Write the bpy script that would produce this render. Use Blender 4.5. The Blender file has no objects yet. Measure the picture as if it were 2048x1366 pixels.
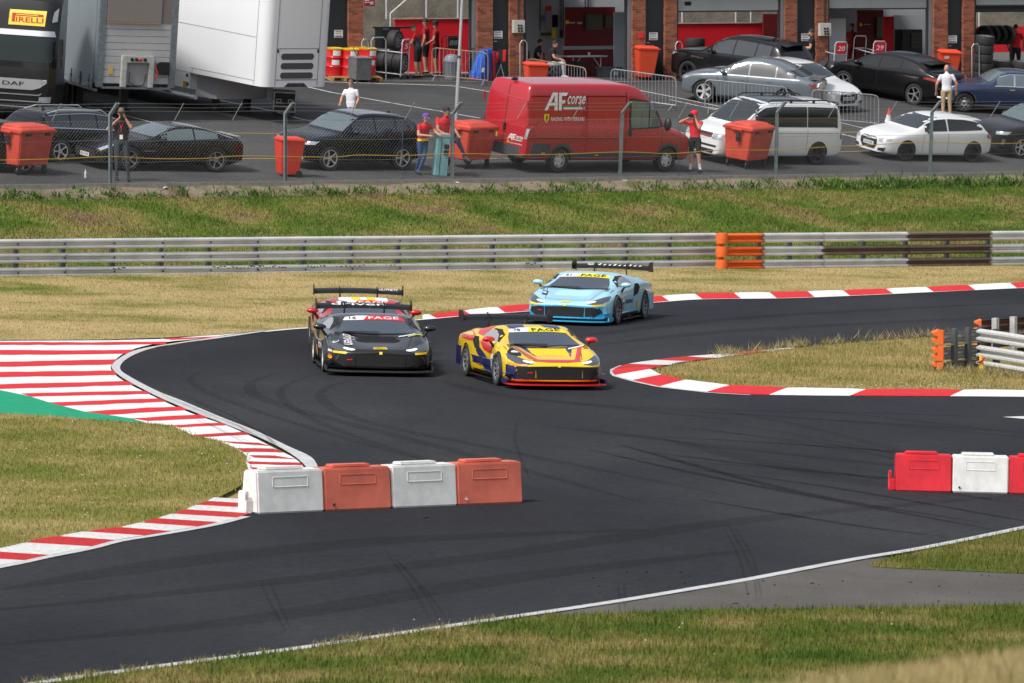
import bpy, bmesh, math, random
import numpy as np
from mathutils import Vector, Matrix
from mathutils.bvhtree import BVHTree
random.seed(7); RNG = np.random.default_rng(11)
R = math.radians
SC = bpy.context.scene; COL = SC.collection

# ------------------------------------------------------------------ camera, sky, sun, exposure
F = 13000.0                       # focal length in photo pixels (2048 wide), a long lens
TH = math.atan((683+130)/F)       # pitch below the horizon
CZ = 9.0                          # eye height over the track, on the spectator bank
cd = bpy.data.cameras.new('camera'); cam = bpy.data.objects.new('camera', cd); COL.objects.link(cam)
cam.location = (0, 0, CZ); cam.rotation_euler = (math.pi/2-TH, 0, 0)
cd.sensor_width = 36.0; cd.lens = F*36.0/2048; cd.clip_start = 1.0; cd.clip_end = 6000
cd.dof.use_dof = True; cd.dof.focus_distance = 140; cd.dof.aperture_fstop = 7.1
SC.camera = cam
SC.render.resolution_x = 1024; SC.render.resolution_y = 683
SUN_EL, SUN_AZ = 52.0, 222.0      # azimuth clockwise from +Y: sun high on the left, a little behind the camera
w = bpy.data.worlds.new('World'); SC.world = w; w.use_nodes = True
nt = w.node_tree; bgn = nt.nodes['Background']; sky = nt.nodes.new('ShaderNodeTexSky')
sky.sky_type = 'NISHITA'; sky.sun_disc = False; sky.sun_elevation = R(SUN_EL); sky.sun_rotation = R(SUN_AZ)
sky.air_density = 1.0; sky.dust_density = 3.0; sky.ozone_density = 1.0
hsv = nt.nodes.new('ShaderNodeHueSaturation'); hsv.inputs['Saturation'].default_value = 0.45
nt.links.new(sky.outputs[0], hsv.inputs['Color']); nt.links.new(hsv.outputs[0], bgn.inputs['Color'])
bgn.inputs['Strength'].default_value = 0.115
sl = bpy.data.lights.new('sun', 'SUN'); sl.energy = 2.3; sl.angle = R(12); sl.color = (1, .965, .91)
so = bpy.data.objects.new('sun', sl); COL.objects.link(so)
sd = Vector((math.sin(R(SUN_AZ))*math.cos(R(SUN_EL)), math.cos(R(SUN_AZ))*math.cos(R(SUN_EL)), math.sin(R(SUN_EL))))
so.rotation_euler = sd.to_track_quat('Z', 'Y').to_euler(); so.location = sd*300
vs = SC.view_settings; vs.view_transform = 'Standard'; vs.look = 'None'; vs.exposure = 0.42; vs.gamma = 1.0

# ------------------------------------------------------------------ pixel -> place
K = 0.025                         # the whole site falls gently to the right
def ray(px, py):
    a = (px-1024)/F; b = (683-py)/F
    return (a, math.cos(TH)+b*math.sin(TH), -math.sin(TH)+b*math.cos(TH))
def zt(X, Y): return -K*max(-45, min(45, X))
def Ya(X): return 165.2+.732*(max(-45, min(45, X))+13.03)        # guard-rail line
def Yf(X): return 176+.904*(X+13.86)                              # fence line
def Yg(X): return 213+.539*(X+5.3)                                # garage front line
def zp(X, Y):
    zf = 2.2-.0208*(X+13.86); zg = 4.33-.0118*(X+5.3)
    return zf+(zg-zf)*min(1.0, (Y-Yf(X))/(Yg(X)-Yf(X)))
def hit(px, py, f=zt, h=0.0):
    d = ray(px, py); lo, hi = 20., 500.
    for i in range(50):
        m = (lo+hi)/2; k = m/d[1]
        if CZ+d[2]*k > f(d[0]*k, m)+h: lo = m
        else: hi = m
    k = lo/d[1]; return Vector((d[0]*k, lo, CZ+d[2]*k))
def on_line(px, Yl):              # point of the ground line Y = Yl(X) seen in column px
    X = 0.0
    for i in range(60): X = (px-1024)/F*Yl(X)
    return X, Yl(X)
def frame(loc, yaw, f=None, roll=0):     # matrix standing on surface f, local +x heading yaw (degrees, world)
    X, Y = loc[0], loc[1]
    if f is None: n = Vector((0, 0, 1)); z = loc[2]
    else:
        e = .3; z = f(X, Y)
        n = Vector((-(f(X+e, Y)-f(X-e, Y))/(2*e), -(f(X, Y+e)-f(X, Y-e))/(2*e), 1)).normalized()
    h = Vector((math.cos(R(yaw)), math.sin(R(yaw)), 0)); x = (h-n*h.dot(n)).normalized(); y = n.cross(x)
    M = Matrix(((x.x, y.x, n.x, X), (x.y, y.y, n.y, Y), (x.z, y.z, n.z, z), (0, 0, 0, 1)))
    return M @ Matrix.Rotation(R(roll), 4, 'X')

# ------------------------------------------------------------------ materials
MATS = {}
def mat(name, col, rough=.5, metal=0., coat=0., var=None, bump=None, spec=.5, isl=0., emit=None, alpha=1.):
    if name in MATS: return MATS[name]
    m = bpy.data.materials.new(name); m.use_nodes = True; t = m.node_tree; b = t.nodes['Principled BSDF']
    b.inputs['Base Color'].default_value = (*col, 1); b.inputs['Roughness'].default_value = rough
    b.inputs['Metallic'].default_value = metal; b.inputs['Coat Weight'].default_value = coat
    b.inputs['Coat Roughness'].default_value = .04; b.inputs['Specular IOR Level'].default_value = spec
    b.inputs['Alpha'].default_value = alpha
    if emit: b.inputs['Emission Color'].default_value = (*emit[0], 1); b.inputs['Emission Strength'].default_value = emit[1]
    tc = None
    def coord():
        nonlocal tc
        if tc is None: tc = t.nodes.new('ShaderNodeTexCoord')
        return tc.outputs['Object']
    val = None
    if var:
        n = t.nodes.new('ShaderNodeTexNoise'); n.inputs['Scale'].default_value = var[0]; n.inputs['Detail'].default_value = 6
        n.inputs['Roughness'].default_value = .62; t.links.new(coord(), n.inputs['Vector'])
        mr = t.nodes.new('ShaderNodeMapRange'); mr.inputs[1].default_value = .25; mr.inputs[2].default_value = .75
        mr.inputs[3].default_value = 1-var[1]; mr.inputs[4].default_value = 1+var[1]
        t.links.new(n.outputs['Fac'], mr.inputs[0]); val = mr.outputs[0]
    if isl:
        g = t.nodes.new('ShaderNodeNewGeometry'); mr2 = t.nodes.new('ShaderNodeMapRange')
        mr2.inputs[3].default_value = 1-isl; mr2.inputs[4].default_value = 1+isl
        t.links.new(g.outputs['Random Per Island'], mr2.inputs[0])
        if val is None: val = mr2.outputs[0]
        else:
            mu = t.nodes.new('ShaderNodeMath'); mu.operation = 'MULTIPLY'
            t.links.new(val, mu.inputs[0]); t.links.new(mr2.outputs[0], mu.inputs[1]); val = mu.outputs[0]
    if val is not None:
        vm = t.nodes.new('ShaderNodeVectorMath'); vm.operation = 'SCALE'; vm.inputs[0].default_value = col
        t.links.new(val, vm.inputs['Scale']); t.links.new(vm.outputs[0], b.inputs['Base Color'])
    if bump:
        n = t.nodes.new('ShaderNodeTexNoise'); n.inputs['Scale'].default_value = bump[0]; n.inputs['Detail'].default_value = 4
        t.links.new(coord(), n.inputs['Vector']); bp = t.nodes.new('ShaderNodeBump')
        bp.inputs['Strength'].default_value = bump[1]; bp.inputs['Distance'].default_value = bump[2] if len(bump) > 2 else .02
        t.links.new(n.outputs['Fac'], bp.inputs['Height']); t.links.new(bp.outputs[0], b.inputs['Normal'])
    MATS[name] = m; return m

def ramp_mat(name, cols, scale, stretch=(1, 1, 1), fine=(40., .25), rough=.9, isl=0., bump=None, detail=8, pos=(.35, .65), spots=None):
    """two or more colours mixed by noise in world space, broken up by a finer noise"""
    m = bpy.data.materials.new(name); m.use_nodes = True; t = m.node_tree; b = t.nodes['Principled BSDF']
    b.inputs['Roughness'].default_value = rough; b.inputs['Specular IOR Level'].default_value = .08
    g = t.nodes.new('ShaderNodeNewGeometry'); mp = t.nodes.new('ShaderNodeMapping'); mp.inputs['Scale'].default_value = stretch
    t.links.new(g.outputs['Position'], mp.inputs['Vector'])
    n = t.nodes.new('ShaderNodeTexNoise'); n.inputs['Scale'].default_value = scale; n.inputs['Detail'].default_value = detail
    n.inputs['Roughness'].default_value = .6; t.links.new(mp.outputs[0], n.inputs['Vector'])
    cr = t.nodes.new('ShaderNodeValToRGB'); el = cr.color_ramp.elements
    while len(el) < len(cols): el.new(.5)
    for i, c in enumerate(cols):
        el[i].position = pos[0]+(pos[1]-pos[0])*i/(len(cols)-1); el[i].color = (*c, 1)
    t.links.new(n.outputs['Fac'], cr.inputs['Fac'])
    n2 = t.nodes.new('ShaderNodeTexNoise'); n2.inputs['Scale'].default_value = fine[0]; n2.inputs['Detail'].default_value = 5
    t.links.new(g.outputs['Position'], n2.inputs['Vector'])
    mr = t.nodes.new('ShaderNodeMapRange'); mr.inputs[1].default_value = .3; mr.inputs[2].default_value = .7
    mr.inputs[3].default_value = 1-fine[1]; mr.inputs[4].default_value = 1+fine[1]; t.links.new(n2.outputs['Fac'], mr.inputs[0])
    val = mr.outputs[0]
    if isl:
        mr2 = t.nodes.new('ShaderNodeMapRange'); mr2.inputs[3].default_value = 1-isl; mr2.inputs[4].default_value = 1+isl
        t.links.new(g.outputs['Random Per Island'], mr2.inputs[0]); mu = t.nodes.new('ShaderNodeMath'); mu.operation = 'MULTIPLY'
        t.links.new(val, mu.inputs[0]); t.links.new(mr2.outputs[0], mu.inputs[1]); val = mu.outputs[0]
    vm = t.nodes.new('ShaderNodeVectorMath'); vm.operation = 'SCALE'
    t.links.new(cr.outputs['Color'], vm.inputs[0]); t.links.new(val, vm.inputs['Scale'])
    t.links.new(vm.outputs[0], b.inputs['Base Color'])
    if bump:
        bp = t.nodes.new('ShaderNodeBump'); bp.inputs['Strength'].default_value = bump[0]; bp.inputs['Distance'].default_value = bump[1]
        t.links.new(n2.outputs['Fac'], bp.inputs['Height']); t.links.new(bp.outputs[0], b.inputs['Normal'])
    return m

# ------------------------------------------------------------------ mesh builder
I4 = Matrix.Identity(4)
def T(x, y, z): return Matrix.Translation((x, y, z))
def RX(a): return Matrix.Rotation(R(a), 4, 'X')
def RY(a): return Matrix.Rotation(R(a), 4, 'Y')
def RZ(a): return Matrix.Rotation(R(a), 4, 'Z')
class G:
    def __init__(s): s.v = []; s.f = []; s.m = []
    def add(s, vs, fs, mi=0, m=None):
        o = len(s.v)
        s.v += [tuple(m @ Vector(p)) for p in vs] if m is not None else [tuple(p) for p in vs]
        s.f += [tuple(i+o for i in f) for f in fs]; s.m += [mi]*len(fs); return s
    def box(s, c, d, mi=0, m=None):
        x, y, z = c; a, b, e = d[0]/2, d[1]/2, d[2]/2
        return s.add([(x-a, y-b, z-e), (x+a, y-b, z-e), (x+a, y+b, z-e), (x-a, y+b, z-e), (x-a, y-b, z+e), (x+a, y-b, z+e), (x+a, y+b, z+e), (x-a, y+b, z+e)],
                     [(0, 3, 2, 1), (4, 5, 6, 7), (0, 1, 5, 4), (1, 2, 6, 5), (2, 3, 7, 6), (3, 0, 4, 7)], mi, m)
    def bb(s, x0, x1, y0, y1, z0, z1, mi=0, m=None):
        return s.box(((x0+x1)/2, (y0+y1)/2, (z0+z1)/2), (abs(x1-x0), abs(y1-y0), abs(z1-z0)), mi, m)
    def frus(s, z0, z1, a0, b0, a1, b1, mi=0, m=None):      # tapered box, half sizes
        return s.add([(-a0, -b0, z0), (a0, -b0, z0), (a0, b0, z0), (-a0, b0, z0), (-a1, -b1, z1), (a1, -b1, z1), (a1, b1, z1), (-a1, b1, z1)],
                     [(0, 3, 2, 1), (4, 5, 6, 7), (0, 1, 5, 4), (1, 2, 6, 5), (2, 3, 7, 6), (3, 0, 4, 7)], mi, m)
    def tube(s, pts, r, n=7, mi=0, m=None, closed=False):
        P = [Vector(p) for p in pts]; N = len(P); rs = r if isinstance(r, (list, tuple)) else [r]*N
        V = []; up = None
        for i in range(N):
            if closed: t = (P[(i+1) % N]-P[i-1])
            else: t = P[min(i+1, N-1)]-P[max(i-1, 0)]
            t.normalize()
            if up is None:
                up = Vector((0, 0, 1)) if abs(t.z) < .9 else Vector((1, 0, 0))
            a = t.cross(up)
            if a.length < 1e-4: a = t.cross(Vector((1, .1, 0)))
            a.normalize(); b = a.cross(t).normalized(); up = b
            for k in range(n):
                q = 2*math.pi*k/n; V.append(P[i]+a*(rs[i]*math.cos(q))+b*(rs[i]*math.sin(q)))
        Fc = []
        for i in range(N if closed else N-1):
            j = (i+1) % N
            for k in range(n): Fc.append((i*n+k, i*n+(k+1) % n, j*n+(k+1) % n, j*n+k))
        if not closed: Fc += [tuple(range(n))[::-1], tuple((N-1)*n+k for k in range(n))]
        return s.add(V, Fc, mi, m)
    def lathe(s, prof, n=20, mi=0, m=None, closed=False, caps=True):    # profile (r, z) about z
        V = []; Fc = []; N = len(prof)
        for r, z in prof:
            for k in range(n): q = 2*math.pi*k/n; V.append((r*math.cos(q), r*math.sin(q), z))
        for i in range(N if closed else N-1):
            j = (i+1) % N
            for k in range(n): Fc.append((i*n+k, i*n+(k+1) % n, j*n+(k+1) % n, j*n+k))
        if not closed and caps:
            if prof[0][0] > 1e-3: Fc.append(tuple(range(n))[::-1])
            if prof[-1][0] > 1e-3: Fc.append(tuple((N-1)*n+k for k in range(n)))
        return s.add(V, Fc, mi, m)
    def prism(s, poly, h0, h1, mi=0, m=None):                # polygon in xy, extruded in z
        n = len(poly); V = [(x, y, h0) for x, y in poly]+[(x, y, h1) for x, y in poly]
        return s.add(V, [tuple(range(n))[::-1], tuple(range(n, 2*n))]+[(i, (i+1) % n, n+(i+1) % n, n+i) for i in range(n)], mi, m)
    def ball(s, c, r, mi=0, m=None, n=10, k=7):
        rx, ry, rz = r if isinstance(r, (list, tuple)) else (r, r, r); V = []; Fc = []
        for i in range(k+1):
            a = math.pi*i/k
            for j in range(n):
                b = 2*math.pi*j/n; V.append((c[0]+rx*math.sin(a)*math.cos(b), c[1]+ry*math.sin(a)*math.sin(b), c[2]+rz*math.cos(a)))
        for i in range(k):
            for j in range(n): Fc.append((i*n+j, (i+1)*n+j, (i+1)*n+(j+1) % n, i*n+(j+1) % n))
        return s.add(V, Fc, mi, m)
    def mesh(s, name, mats, smooth=False, bevel=0, angle=35):
        me = bpy.data.meshes.new(name); me.from_pydata(s.v, [], s.f)
        for x in (mats if isinstance(mats, (list, tuple)) else [mats]): me.materials.append(x)
        me.polygons.foreach_set('material_index', s.m)
        bm = bmesh.new(); bm.from_mesh(me)
        bmesh.ops.remove_doubles(bm, verts=bm.verts, dist=1e-5)
        bmesh.ops.recalc_face_normals(bm, faces=bm.faces)
        if bevel:
            ed = [e for e in bm.edges if len(e.link_faces) == 2 and e.calc_face_angle(0) > .5]
            bmesh.ops.bevel(bm, geom=ed, offset=bevel, segments=2, affect='EDGES', clamp_overlap=True)
        bm.to_mesh(me); bm.free()
        if smooth or bevel:
            me.polygons.foreach_set('use_smooth', [True]*len(me.polygons)); me.set_sharp_from_angle(angle=R(angle))
        me.update(); return me
    def make(s, name, mats, parent=None, M=None, smooth=False, bevel=0, angle=35):
        return link(name, s.mesh(name, mats, smooth, bevel, angle), parent, M)
def link(name, me, parent=None, M=None):
    o = bpy.data.objects.new(name, me); COL.objects.link(o)
    if parent is not None: o.parent = parent
    if M is not None: o.matrix_local = M
    return o
def tag(o, label=None, cat=None, group=None, kind=None):
    if label: o['label'] = label
    if cat: o['category'] = cat
    if group: o['group'] = group
    if kind: o['kind'] = kind
    return o
def thing(name, label, cat, M=I4, group=None):
    o = bpy.data.objects.new(name, None); COL.objects.link(o); o.empty_display_size = .2
    o.matrix_local = M; return tag(o, label, cat, group)
def copy_tree(o, parent=None):
    c = o.copy(); COL.objects.link(c)
    if parent is not None: c.parent = parent
    for ch in list(o.children): copy_tree(ch, c)
    return c
def structure(o): o['kind'] = 'structure'; return o
def stuff(o): o['kind'] = 'stuff'; return o
def rrect(x0, x1, y0, y1, r, n=4):
    P = []
    for cx, cy, a0 in ((x1-r, y1-r, 0), (x0+r, y1-r, 90), (x0+r, y0+r, 180), (x1-r, y0+r, 270)):
        for k in range(n+1): a = R(a0+90*k/n); P.append((cx+r*math.cos(a), cy+r*math.sin(a)))
    return P
def smooth_line(P, n=6):          # Catmull-Rom through 2D points
    Q = []; N = len(P)
    for i in range(N-1):
        p0, p1, p2, p3 = P[max(i-1, 0)], P[i], P[i+1], P[min(i+2, N-1)]
        for k in range(n):
            t = k/n
            Q.append(tuple(.5*(2*b+(c-a)*t+(2*a-5*b+4*c-d)*t*t+(3*b-a-3*c+d)*t**3) for a, b, c, d in zip(p0, p1, p2, p3)))
    return Q+[tuple(P[-1])]
def resample(P, n):
    P = [Vector(p) for p in P]; L = [0]
    for a, b in zip(P, P[1:]): L.append(L[-1]+(b-a).length)
    out = []; j = 0
    for i in range(n):
        s = L[-1]*i/(n-1)
        while j < len(L)-2 and L[j+1] < s: j += 1
        k = (s-L[j])/max(1e-9, L[j+1]-L[j]); out.append(P[j].lerp(P[j+1], min(1, max(0, k))))
    return out
def along(P, t):
    P = [Vector(p) for p in P]; L = [0]
    for a, b in zip(P, P[1:]): L.append(L[-1]+(b-a).length)
    s = L[-1]*t
    for j in range(len(P)-1):
        if L[j+1] >= s or j == len(P)-2: return P[j].lerp(P[j+1], (s-L[j])/max(1e-9, L[j+1]-L[j]))
def fill(pts):                    # triangulated polygon of 3D points -> verts, faces
    bm = bmesh.new(); vs = [bm.verts.new(p) for p in pts]; f = bm.faces.new(vs)
    r = bmesh.ops.triangulate(bm, faces=[f]); bm.verts.index_update()
    V = [tuple(v.co) for v in bm.verts]; Fc = [tuple(v.index for v in q.verts) for q in bm.faces]
    bm.normal_update()
    if sum(q.normal.z for q in bm.faces) < 0: Fc = [f[::-1] for f in Fc]
    bm.free(); return V, Fc
def sheet(name, poly, mt, dz=0., f=zt, parent=None):
    P = [hit(x, y, f)+Vector((0, 0, dz)) for x, y in poly]
    V, Fc = fill(P); me = bpy.data.meshes.new(name); me.from_pydata(V, [], Fc); me.materials.append(mt)
    return link(name, me, parent)
def ribbon(name, line, wd, mt, dz, f=zt, parent=None, seg=40, taper=0., g=None):
    """strip of width wd (metres) laid on surface f along a line of pixels"""
    W = resample([hit(x, y, f) for x, y in line], seg); gg = g or G(); V = []
    for i, p in enumerate(W):
        t = (W[min(i+1, seg-1)]-W[max(i-1, 0)]); t.z = 0; t.normalize(); nrm = Vector((-t.y, t.x, 0))
        q = wd/2*(1-taper*abs(2*i/(seg-1)-1)**3)
        for s_ in (-1, 1):
            u = p+nrm*(s_*q); V.append((u.x, u.y, f(u.x, u.y)+dz))
    gg.add(V, [(2*i, 2*i+1, 2*i+3, 2*i+2) for i in range(seg-1)])
    if g is None: return gg.make(name, mt, parent)
TXT = {}
def text_mesh(s):                 # 2D triangles of a word, normalised to height 1 (cap height), left-bottom at 0
    if s in TXT: return TXT[s]
    cu = bpy.data.curves.new('t', 'FONT'); cu.body = s; cu.resolution_u = 2; cu.offset = .012
    o = bpy.data.objects.new('t', cu); COL.objects.link(o); bpy.context.view_layer.update()
    me = o.evaluated_get(bpy.context.evaluated_depsgraph_get()).to_mesh()
    V = [(v.co.x, v.co.y) for v in me.vertices]; Fc = [tuple(p.vertices) for p in me.polygons]
    bpy.data.objects.remove(o); bpy.data.curves.remove(cu)
    x0 = min(v[0] for v in V); x1 = max(v[0] for v in V); y0 = min(v[1] for v in V); y1 = max(v[1] for v in V)
    V = [((x-x0)/(x1-x0), (y-y0)/(y1-y0)) for x, y in V]; TXT[s] = (V, Fc); return TXT[s]
def flat_text(name, s, x0, x1, z0, z1, mt, parent, M, shear=0., off=.004):
    """word in the local xz plane of M, facing local -y"""
    V, Fc = text_mesh(s); g = G()
    g.add([(x0+(x1-x0)*u+shear*(z1-z0)*v, -off, z0+(z1-z0)*v) for u, v in V], Fc)
    me = bpy.data.meshes.new(name); me.from_pydata(g.v, [], g.f); me.materials.append(mt); return link(name, me, parent, M)
# ------------------------------------------------------------------ ground and track
m_track = ramp_mat('track_asphalt', [(.021, .0218, .026), (.029, .030, .0345), (.040, .041, .045)], .20, (.6, .28, 1), (9., .22), .92, bump=(.25, .01), pos=(.36, .66))
m_old = ramp_mat('worn_asphalt', [(.085, .078, .072), (.12, .112, .104)], .5, (1, .5, 1), (45., .30), .85, bump=(.4, .01))
m_pad = ramp_mat('paddock_asphalt', [(.048, .049, .051), (.068, .068, .069), (.088, .087, .084)], .25, (1, 1, 1), (38., .22), .8, bump=(.3, .01), pos=(.3, .7))
STRAW, OLIVE, GREEN, DEEP, EARTH = (.37, .29, .13), (.22, .20, .06), (.10, .15, .022), (.06, .10, .016), (.20, .135, .078)
m_soil = ramp_mat('verge_soil', [OLIVE, STRAW], .16, (1, 1, 1), (25., .3), .95, bump=(.5, .03))
m_white = mat('track_paint_white', (.74, .74, .73), .6, spec=.1, var=(9, .10), bump=(30, .15, .01))
m_whiteworn = mat('line_paint_worn', (.50, .505, .51), .65, spec=.1, var=(5, .25))
m_red = mat('track_paint_red', (.62, .022, .028), .55, spec=.1, var=(6, .16), bump=(30, .15, .01))
m_redworn = mat('kerb_paint_red_worn', (.46, .03, .03), .7, spec=.1, var=(14, .4))
m_whiteworn2 = mat('kerb_paint_white_worn', (.60, .60, .59), .7, spec=.1, var=(14, .3))
m_green = mat('track_paint_green', (.006, .30, .15), .55, spec=.1, var=(3, .15))
m_skid = mat('tyre_rubber_mark', (.005, .005, .006), .8, alpha=.30, spec=.1)
m_skid2 = mat('tyre_rubber_mark_faint', (.006, .006, .007), .8, alpha=.13, spec=.1)

g = G(); xs = [-3000, -600, -200, -100, -45]+list(range(-40, 45, 5))+[45, 100, 200, 600, 3000]
ys = [40, 60, 70]+list(range(80, 196, 5))+[200]
V = [(x, y, zt(x, y)-.06) for y in ys for x in xs]; n = len(xs)
g.add(V, [(j*n+i, j*n+i+1, (j+1)*n+i+1, (j+1)*n+i) for j in range(len(ys)-1) for i in range(n-1)])
structure(g.make('ground', m_soil))

far = [(2250, 560), (2048, 576), (1850, 585), (1700, 592), (1560, 597), (1400, 599), (1300, 606), (1200, 613), (1040, 624), (930, 632), (840, 640), (740, 647), (640, 655), (580, 659), (527, 664)]
apex_in = [(527, 664), (439, 677), (348, 689), (293, 700), (253, 719), (240, 737), (256, 752), (315, 783), (366, 803), (439, 834), (513, 863), (571, 891), (619, 913), (633, 929), (636, 944), (628, 975)]
apex_out = [(527, 662), (403, 679), (330, 690), (275, 700), (242, 715), (223, 733), (234, 748), (256, 763), (315, 794), (366, 816), (439, 845), (513, 874), (571, 902), (604, 926), (615, 944), (612, 975)]
low_in = [(-150, 1162), (0, 1132), (37, 1125), (95, 1112), (176, 1096), (234, 1081), (289, 1072), (344, 1063), (395, 1054), (439, 1045), (491, 1031), (560, 1003)]
low_out = [(-150, 1128), (0, 1103), (48, 1092), (73, 1085), (128, 1076), (183, 1067), (256, 1057), (311, 1043), (355, 1030), (395, 1015), (428, 1001), (469, 979), (500, 950)]
near = [(-150, 1408), (80, 1367), (300, 1336), (600, 1297), (900, 1253), (1200, 1209), (1400, 1176), (1500, 1159), (1700, 1121), (1850, 1096), (2048, 1056), (2250, 1012)]
S = smooth_line
track = structure(sheet('track', S(far)+S(apex_in)[1:]+[(560, 1003)]+S(low_in)[::-1][1:]+S(near), m_track))
# worn service road beside the near edge
structure(sheet('service_road', [(960, 1249)]+S([(1000, 1243), (1200, 1213), (1400, 1180), (1600, 1144), (1760, 1116), (1850, 1120), (2250, 1140)])+[(2250, 1230), (1700, 1232), (1250, 1242)], m_old, .004))
# painted run-off: white base, red bands, green paint
grass_l = [(-150, 826), (0, 828), (110, 834), (205, 842), (289, 847), (344, 852), (384, 871), (436, 882), (472, 898), (494, 913), (492, 926), (498, 944), (490, 962)]
edge_r = [(500, 664), (403, 677), (335, 684), (275, 696), (240, 712), (222, 733), (229, 748), (250, 764), (293, 786), (330, 804), (366, 820), (414, 838), (458, 853), (513, 878), (549, 897), (586, 915), (606, 934), (608, 962)]
runoff = structure(sheet('painted_runoff', [(-150, 683), (0, 682), (220, 681), (330, 678), (440, 669), (500, 662)]+S(edge_r)+[(490, 962)]+grass_l[::-1], m_white, .004))
z5 = lambda P: [(x/2.731, 640+y/2.731) for x, y in P]
bands = [[(-400, 124), (0, 122), (500, 124), (910, 119), (905, 135), (500, 137), (0, 138), (-400, 140)],
         [(880, 103), (1215, 90), (1180, 97), (940, 110)],
         [(-400, 170), (0, 165), (400, 168), (735, 163), (690, 186), (350, 190), (0, 191), (-400, 194)],
         [(-400, 234), (0, 230), (640, 216), (610, 244), (0, 257), (-400, 264)],
         [(-400, 290), (0, 286), (626, 278), (640, 302), (0, 314), (-400, 320)],
         [(-400, 360), (0, 353), (690, 335), (735, 356), (5, 378), (-380, 381)],
         [(115, 403), (790, 389), (825, 406), (170, 420)], [(255, 452), (868, 430), (915, 448), (345, 471)],
         [(450, 504), (800, 480), (1000, 474), (1040, 492), (530, 523)], [(715, 539), (1130, 515), (1180, 534), (810, 553)],
         [(925, 577), (1230, 561), (1275, 575), (985, 589)], [(1050, 630), (1350, 611), (1385, 626), (1090, 641)],
         [(1190, 661), (1410, 672), (1480, 690), (1280, 676)], [(1290, 702), (1490, 704), (1560, 726), (1400, 722), (1330, 723)],
         [(1360, 741), (1500, 742), (1625, 763), (1390, 753)], [(1350, 773), (1640, 781), (1652, 795), (1362, 789)],
         [(1365, 806), (1655, 820), (1660, 829), (1380, 818)]]
for i, b in enumerate(bands):
    b2 = []
    for p, q in zip(b, b[1:]+b[:1]):      # hand-painted, slightly wavy edges
        k = max(1, int(abs(q[0]-p[0])/70))
        b2 += [(p[0]+(q[0]-p[0])*t/k, p[1]+(q[1]-p[1])*t/k+(random.uniform(-1.6, 1.6) if t else 0)) for t in range(k)]
    sheet('red_band', z5(b2), m_red if i < 11 else m_redworn, .008, parent=runoff)
sheet('green_band', z5([(-400, 310), (0, 385), (160, 418), (260, 450), (460, 503), (620, 525), (720, 540), (800, 566), (550, 552), (300, 532), (0, 517), (-400, 512)]), m_green, .009, parent=runoff)
# white edge lines
def strip(name, A, B, mt, dz, n=70, parent=None):
    A = resample([hit(*p) for p in A], n); B = resample([hit(*p) for p in B], n); g = G()
    g.add([(p.x, p.y, p.z+dz) for ab in zip(A, B) for p in ab], [(2*i, 2*i+1, 2*i+3, 2*i+2) for i in range(n-1)])
    return g.make(name, mt, parent)
strip('edge_line', S(apex_in), S(apex_out), m_whiteworn, .012, parent=track)
ribbon('edge_line', S(far[1:]), .16, m_white, .012, parent=track, seg=60)
ribbon('edge_line', [(x, y+3) for x, y in S(low_in[:-1])], .16, m_whiteworn, .012, parent=track)
ribbon('edge_line', S(near), .19, m_whiteworn, .012, parent=track, seg=80)
sheet('edge_line', [(2005, 835), (2060, 833), (2250, 838), (2250, 848), (2060, 840)], m_whiteworn2, .012, parent=track)
# kerbs: rows of painted concrete blocks
def kerb(name, A, B, cuts, first, h, mts, seg=5):
    root = structure(bpy.data.objects.new(name, None)); COL.objects.link(root)
    A = resample([hit(*p) for p in S(A)], 240); B = resample([hit(*p) for p in S(B)], 240)
    at = lambda P, t: P[int(t*238)].lerp(P[int(t*238)+1], t*238-int(t*238))
    for i, ((a0, b0), (a1, b1)) in enumerate(zip(cuts, cuts[1:])):
        g = G(); V = []
        for k in range(seg+1):
            t = k/seg; a = at(A, min(1, a0+(a1-a0)*t)); b = at(B, min(1, b0+(b1-b0)*t)); m_ = a.lerp(b, .5); q = .0 if 0 < k < seg else .012
            for p, z in ((a, .004), (a, .012), (m_, h*.75-q), (b, h-q), (b, -.03)): V.append((p.x, p.y, p.z+z))
        g.add(V, [(k*5+j, k*5+j+1, k*5+j+6, k*5+j+5) for k in range(seg) for j in range(4)])
        g.make('kerb_block', mts[(i+first) % 2], root)
    return root
fk = [p for p in far if 835 < p[0] < 2300]
fkB = [(2250, 553), (2048, 567), (1850, 577), (1700, 583), (1560, 587), (1400, 590), (1300, 597), (1200, 604), (1040, 613), (930, 624), (840, 634)]
xsplit = [2215, 2130, 2033, 1949, 1865, 1784, 1697, 1626, 1549, 1477, 1400, 1335, 1290, 1225, 1150, 1075, 1005, 938, 868]
def tx(line, x):
    P = S(line); L = [0]
    W = [hit(*p) for p in P]
    for a, b in zip(W, W[1:]): L.append(L[-1]+(b-a).length)
    for i in range(len(P)-1):
        if (P[i][0]-x)*(P[i+1][0]-x) <= 0 and P[i][0] != P[i+1][0]:
            return (L[i]+(L[i+1]-L[i])*(x-P[i][0])/(P[i+1][0]-P[i][0]))/L[-1]
    return 0. if abs(P[0][0]-x) < abs(P[-1][0]-x) else 1.
kerb('far_kerb', fk, fkB, [(tx(fk, x), tx(fkB, x-14)) for x in xsplit]+[(1, 1)], 0, .05, (m_white, m_red))
iA = [(1224, 741), (1231, 751), (1266, 761), (1320, 773), (1417, 784), (1500, 789), (1600, 791), (1704, 792), (1922, 793), (2048, 794), (2250, 796)]
iB = [(1290, 737), (1301, 743), (1320, 753), (1371, 764), (1461, 775), (1577, 780), (1735, 783), (1932, 784), (2048, 786), (2250, 789)]
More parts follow.
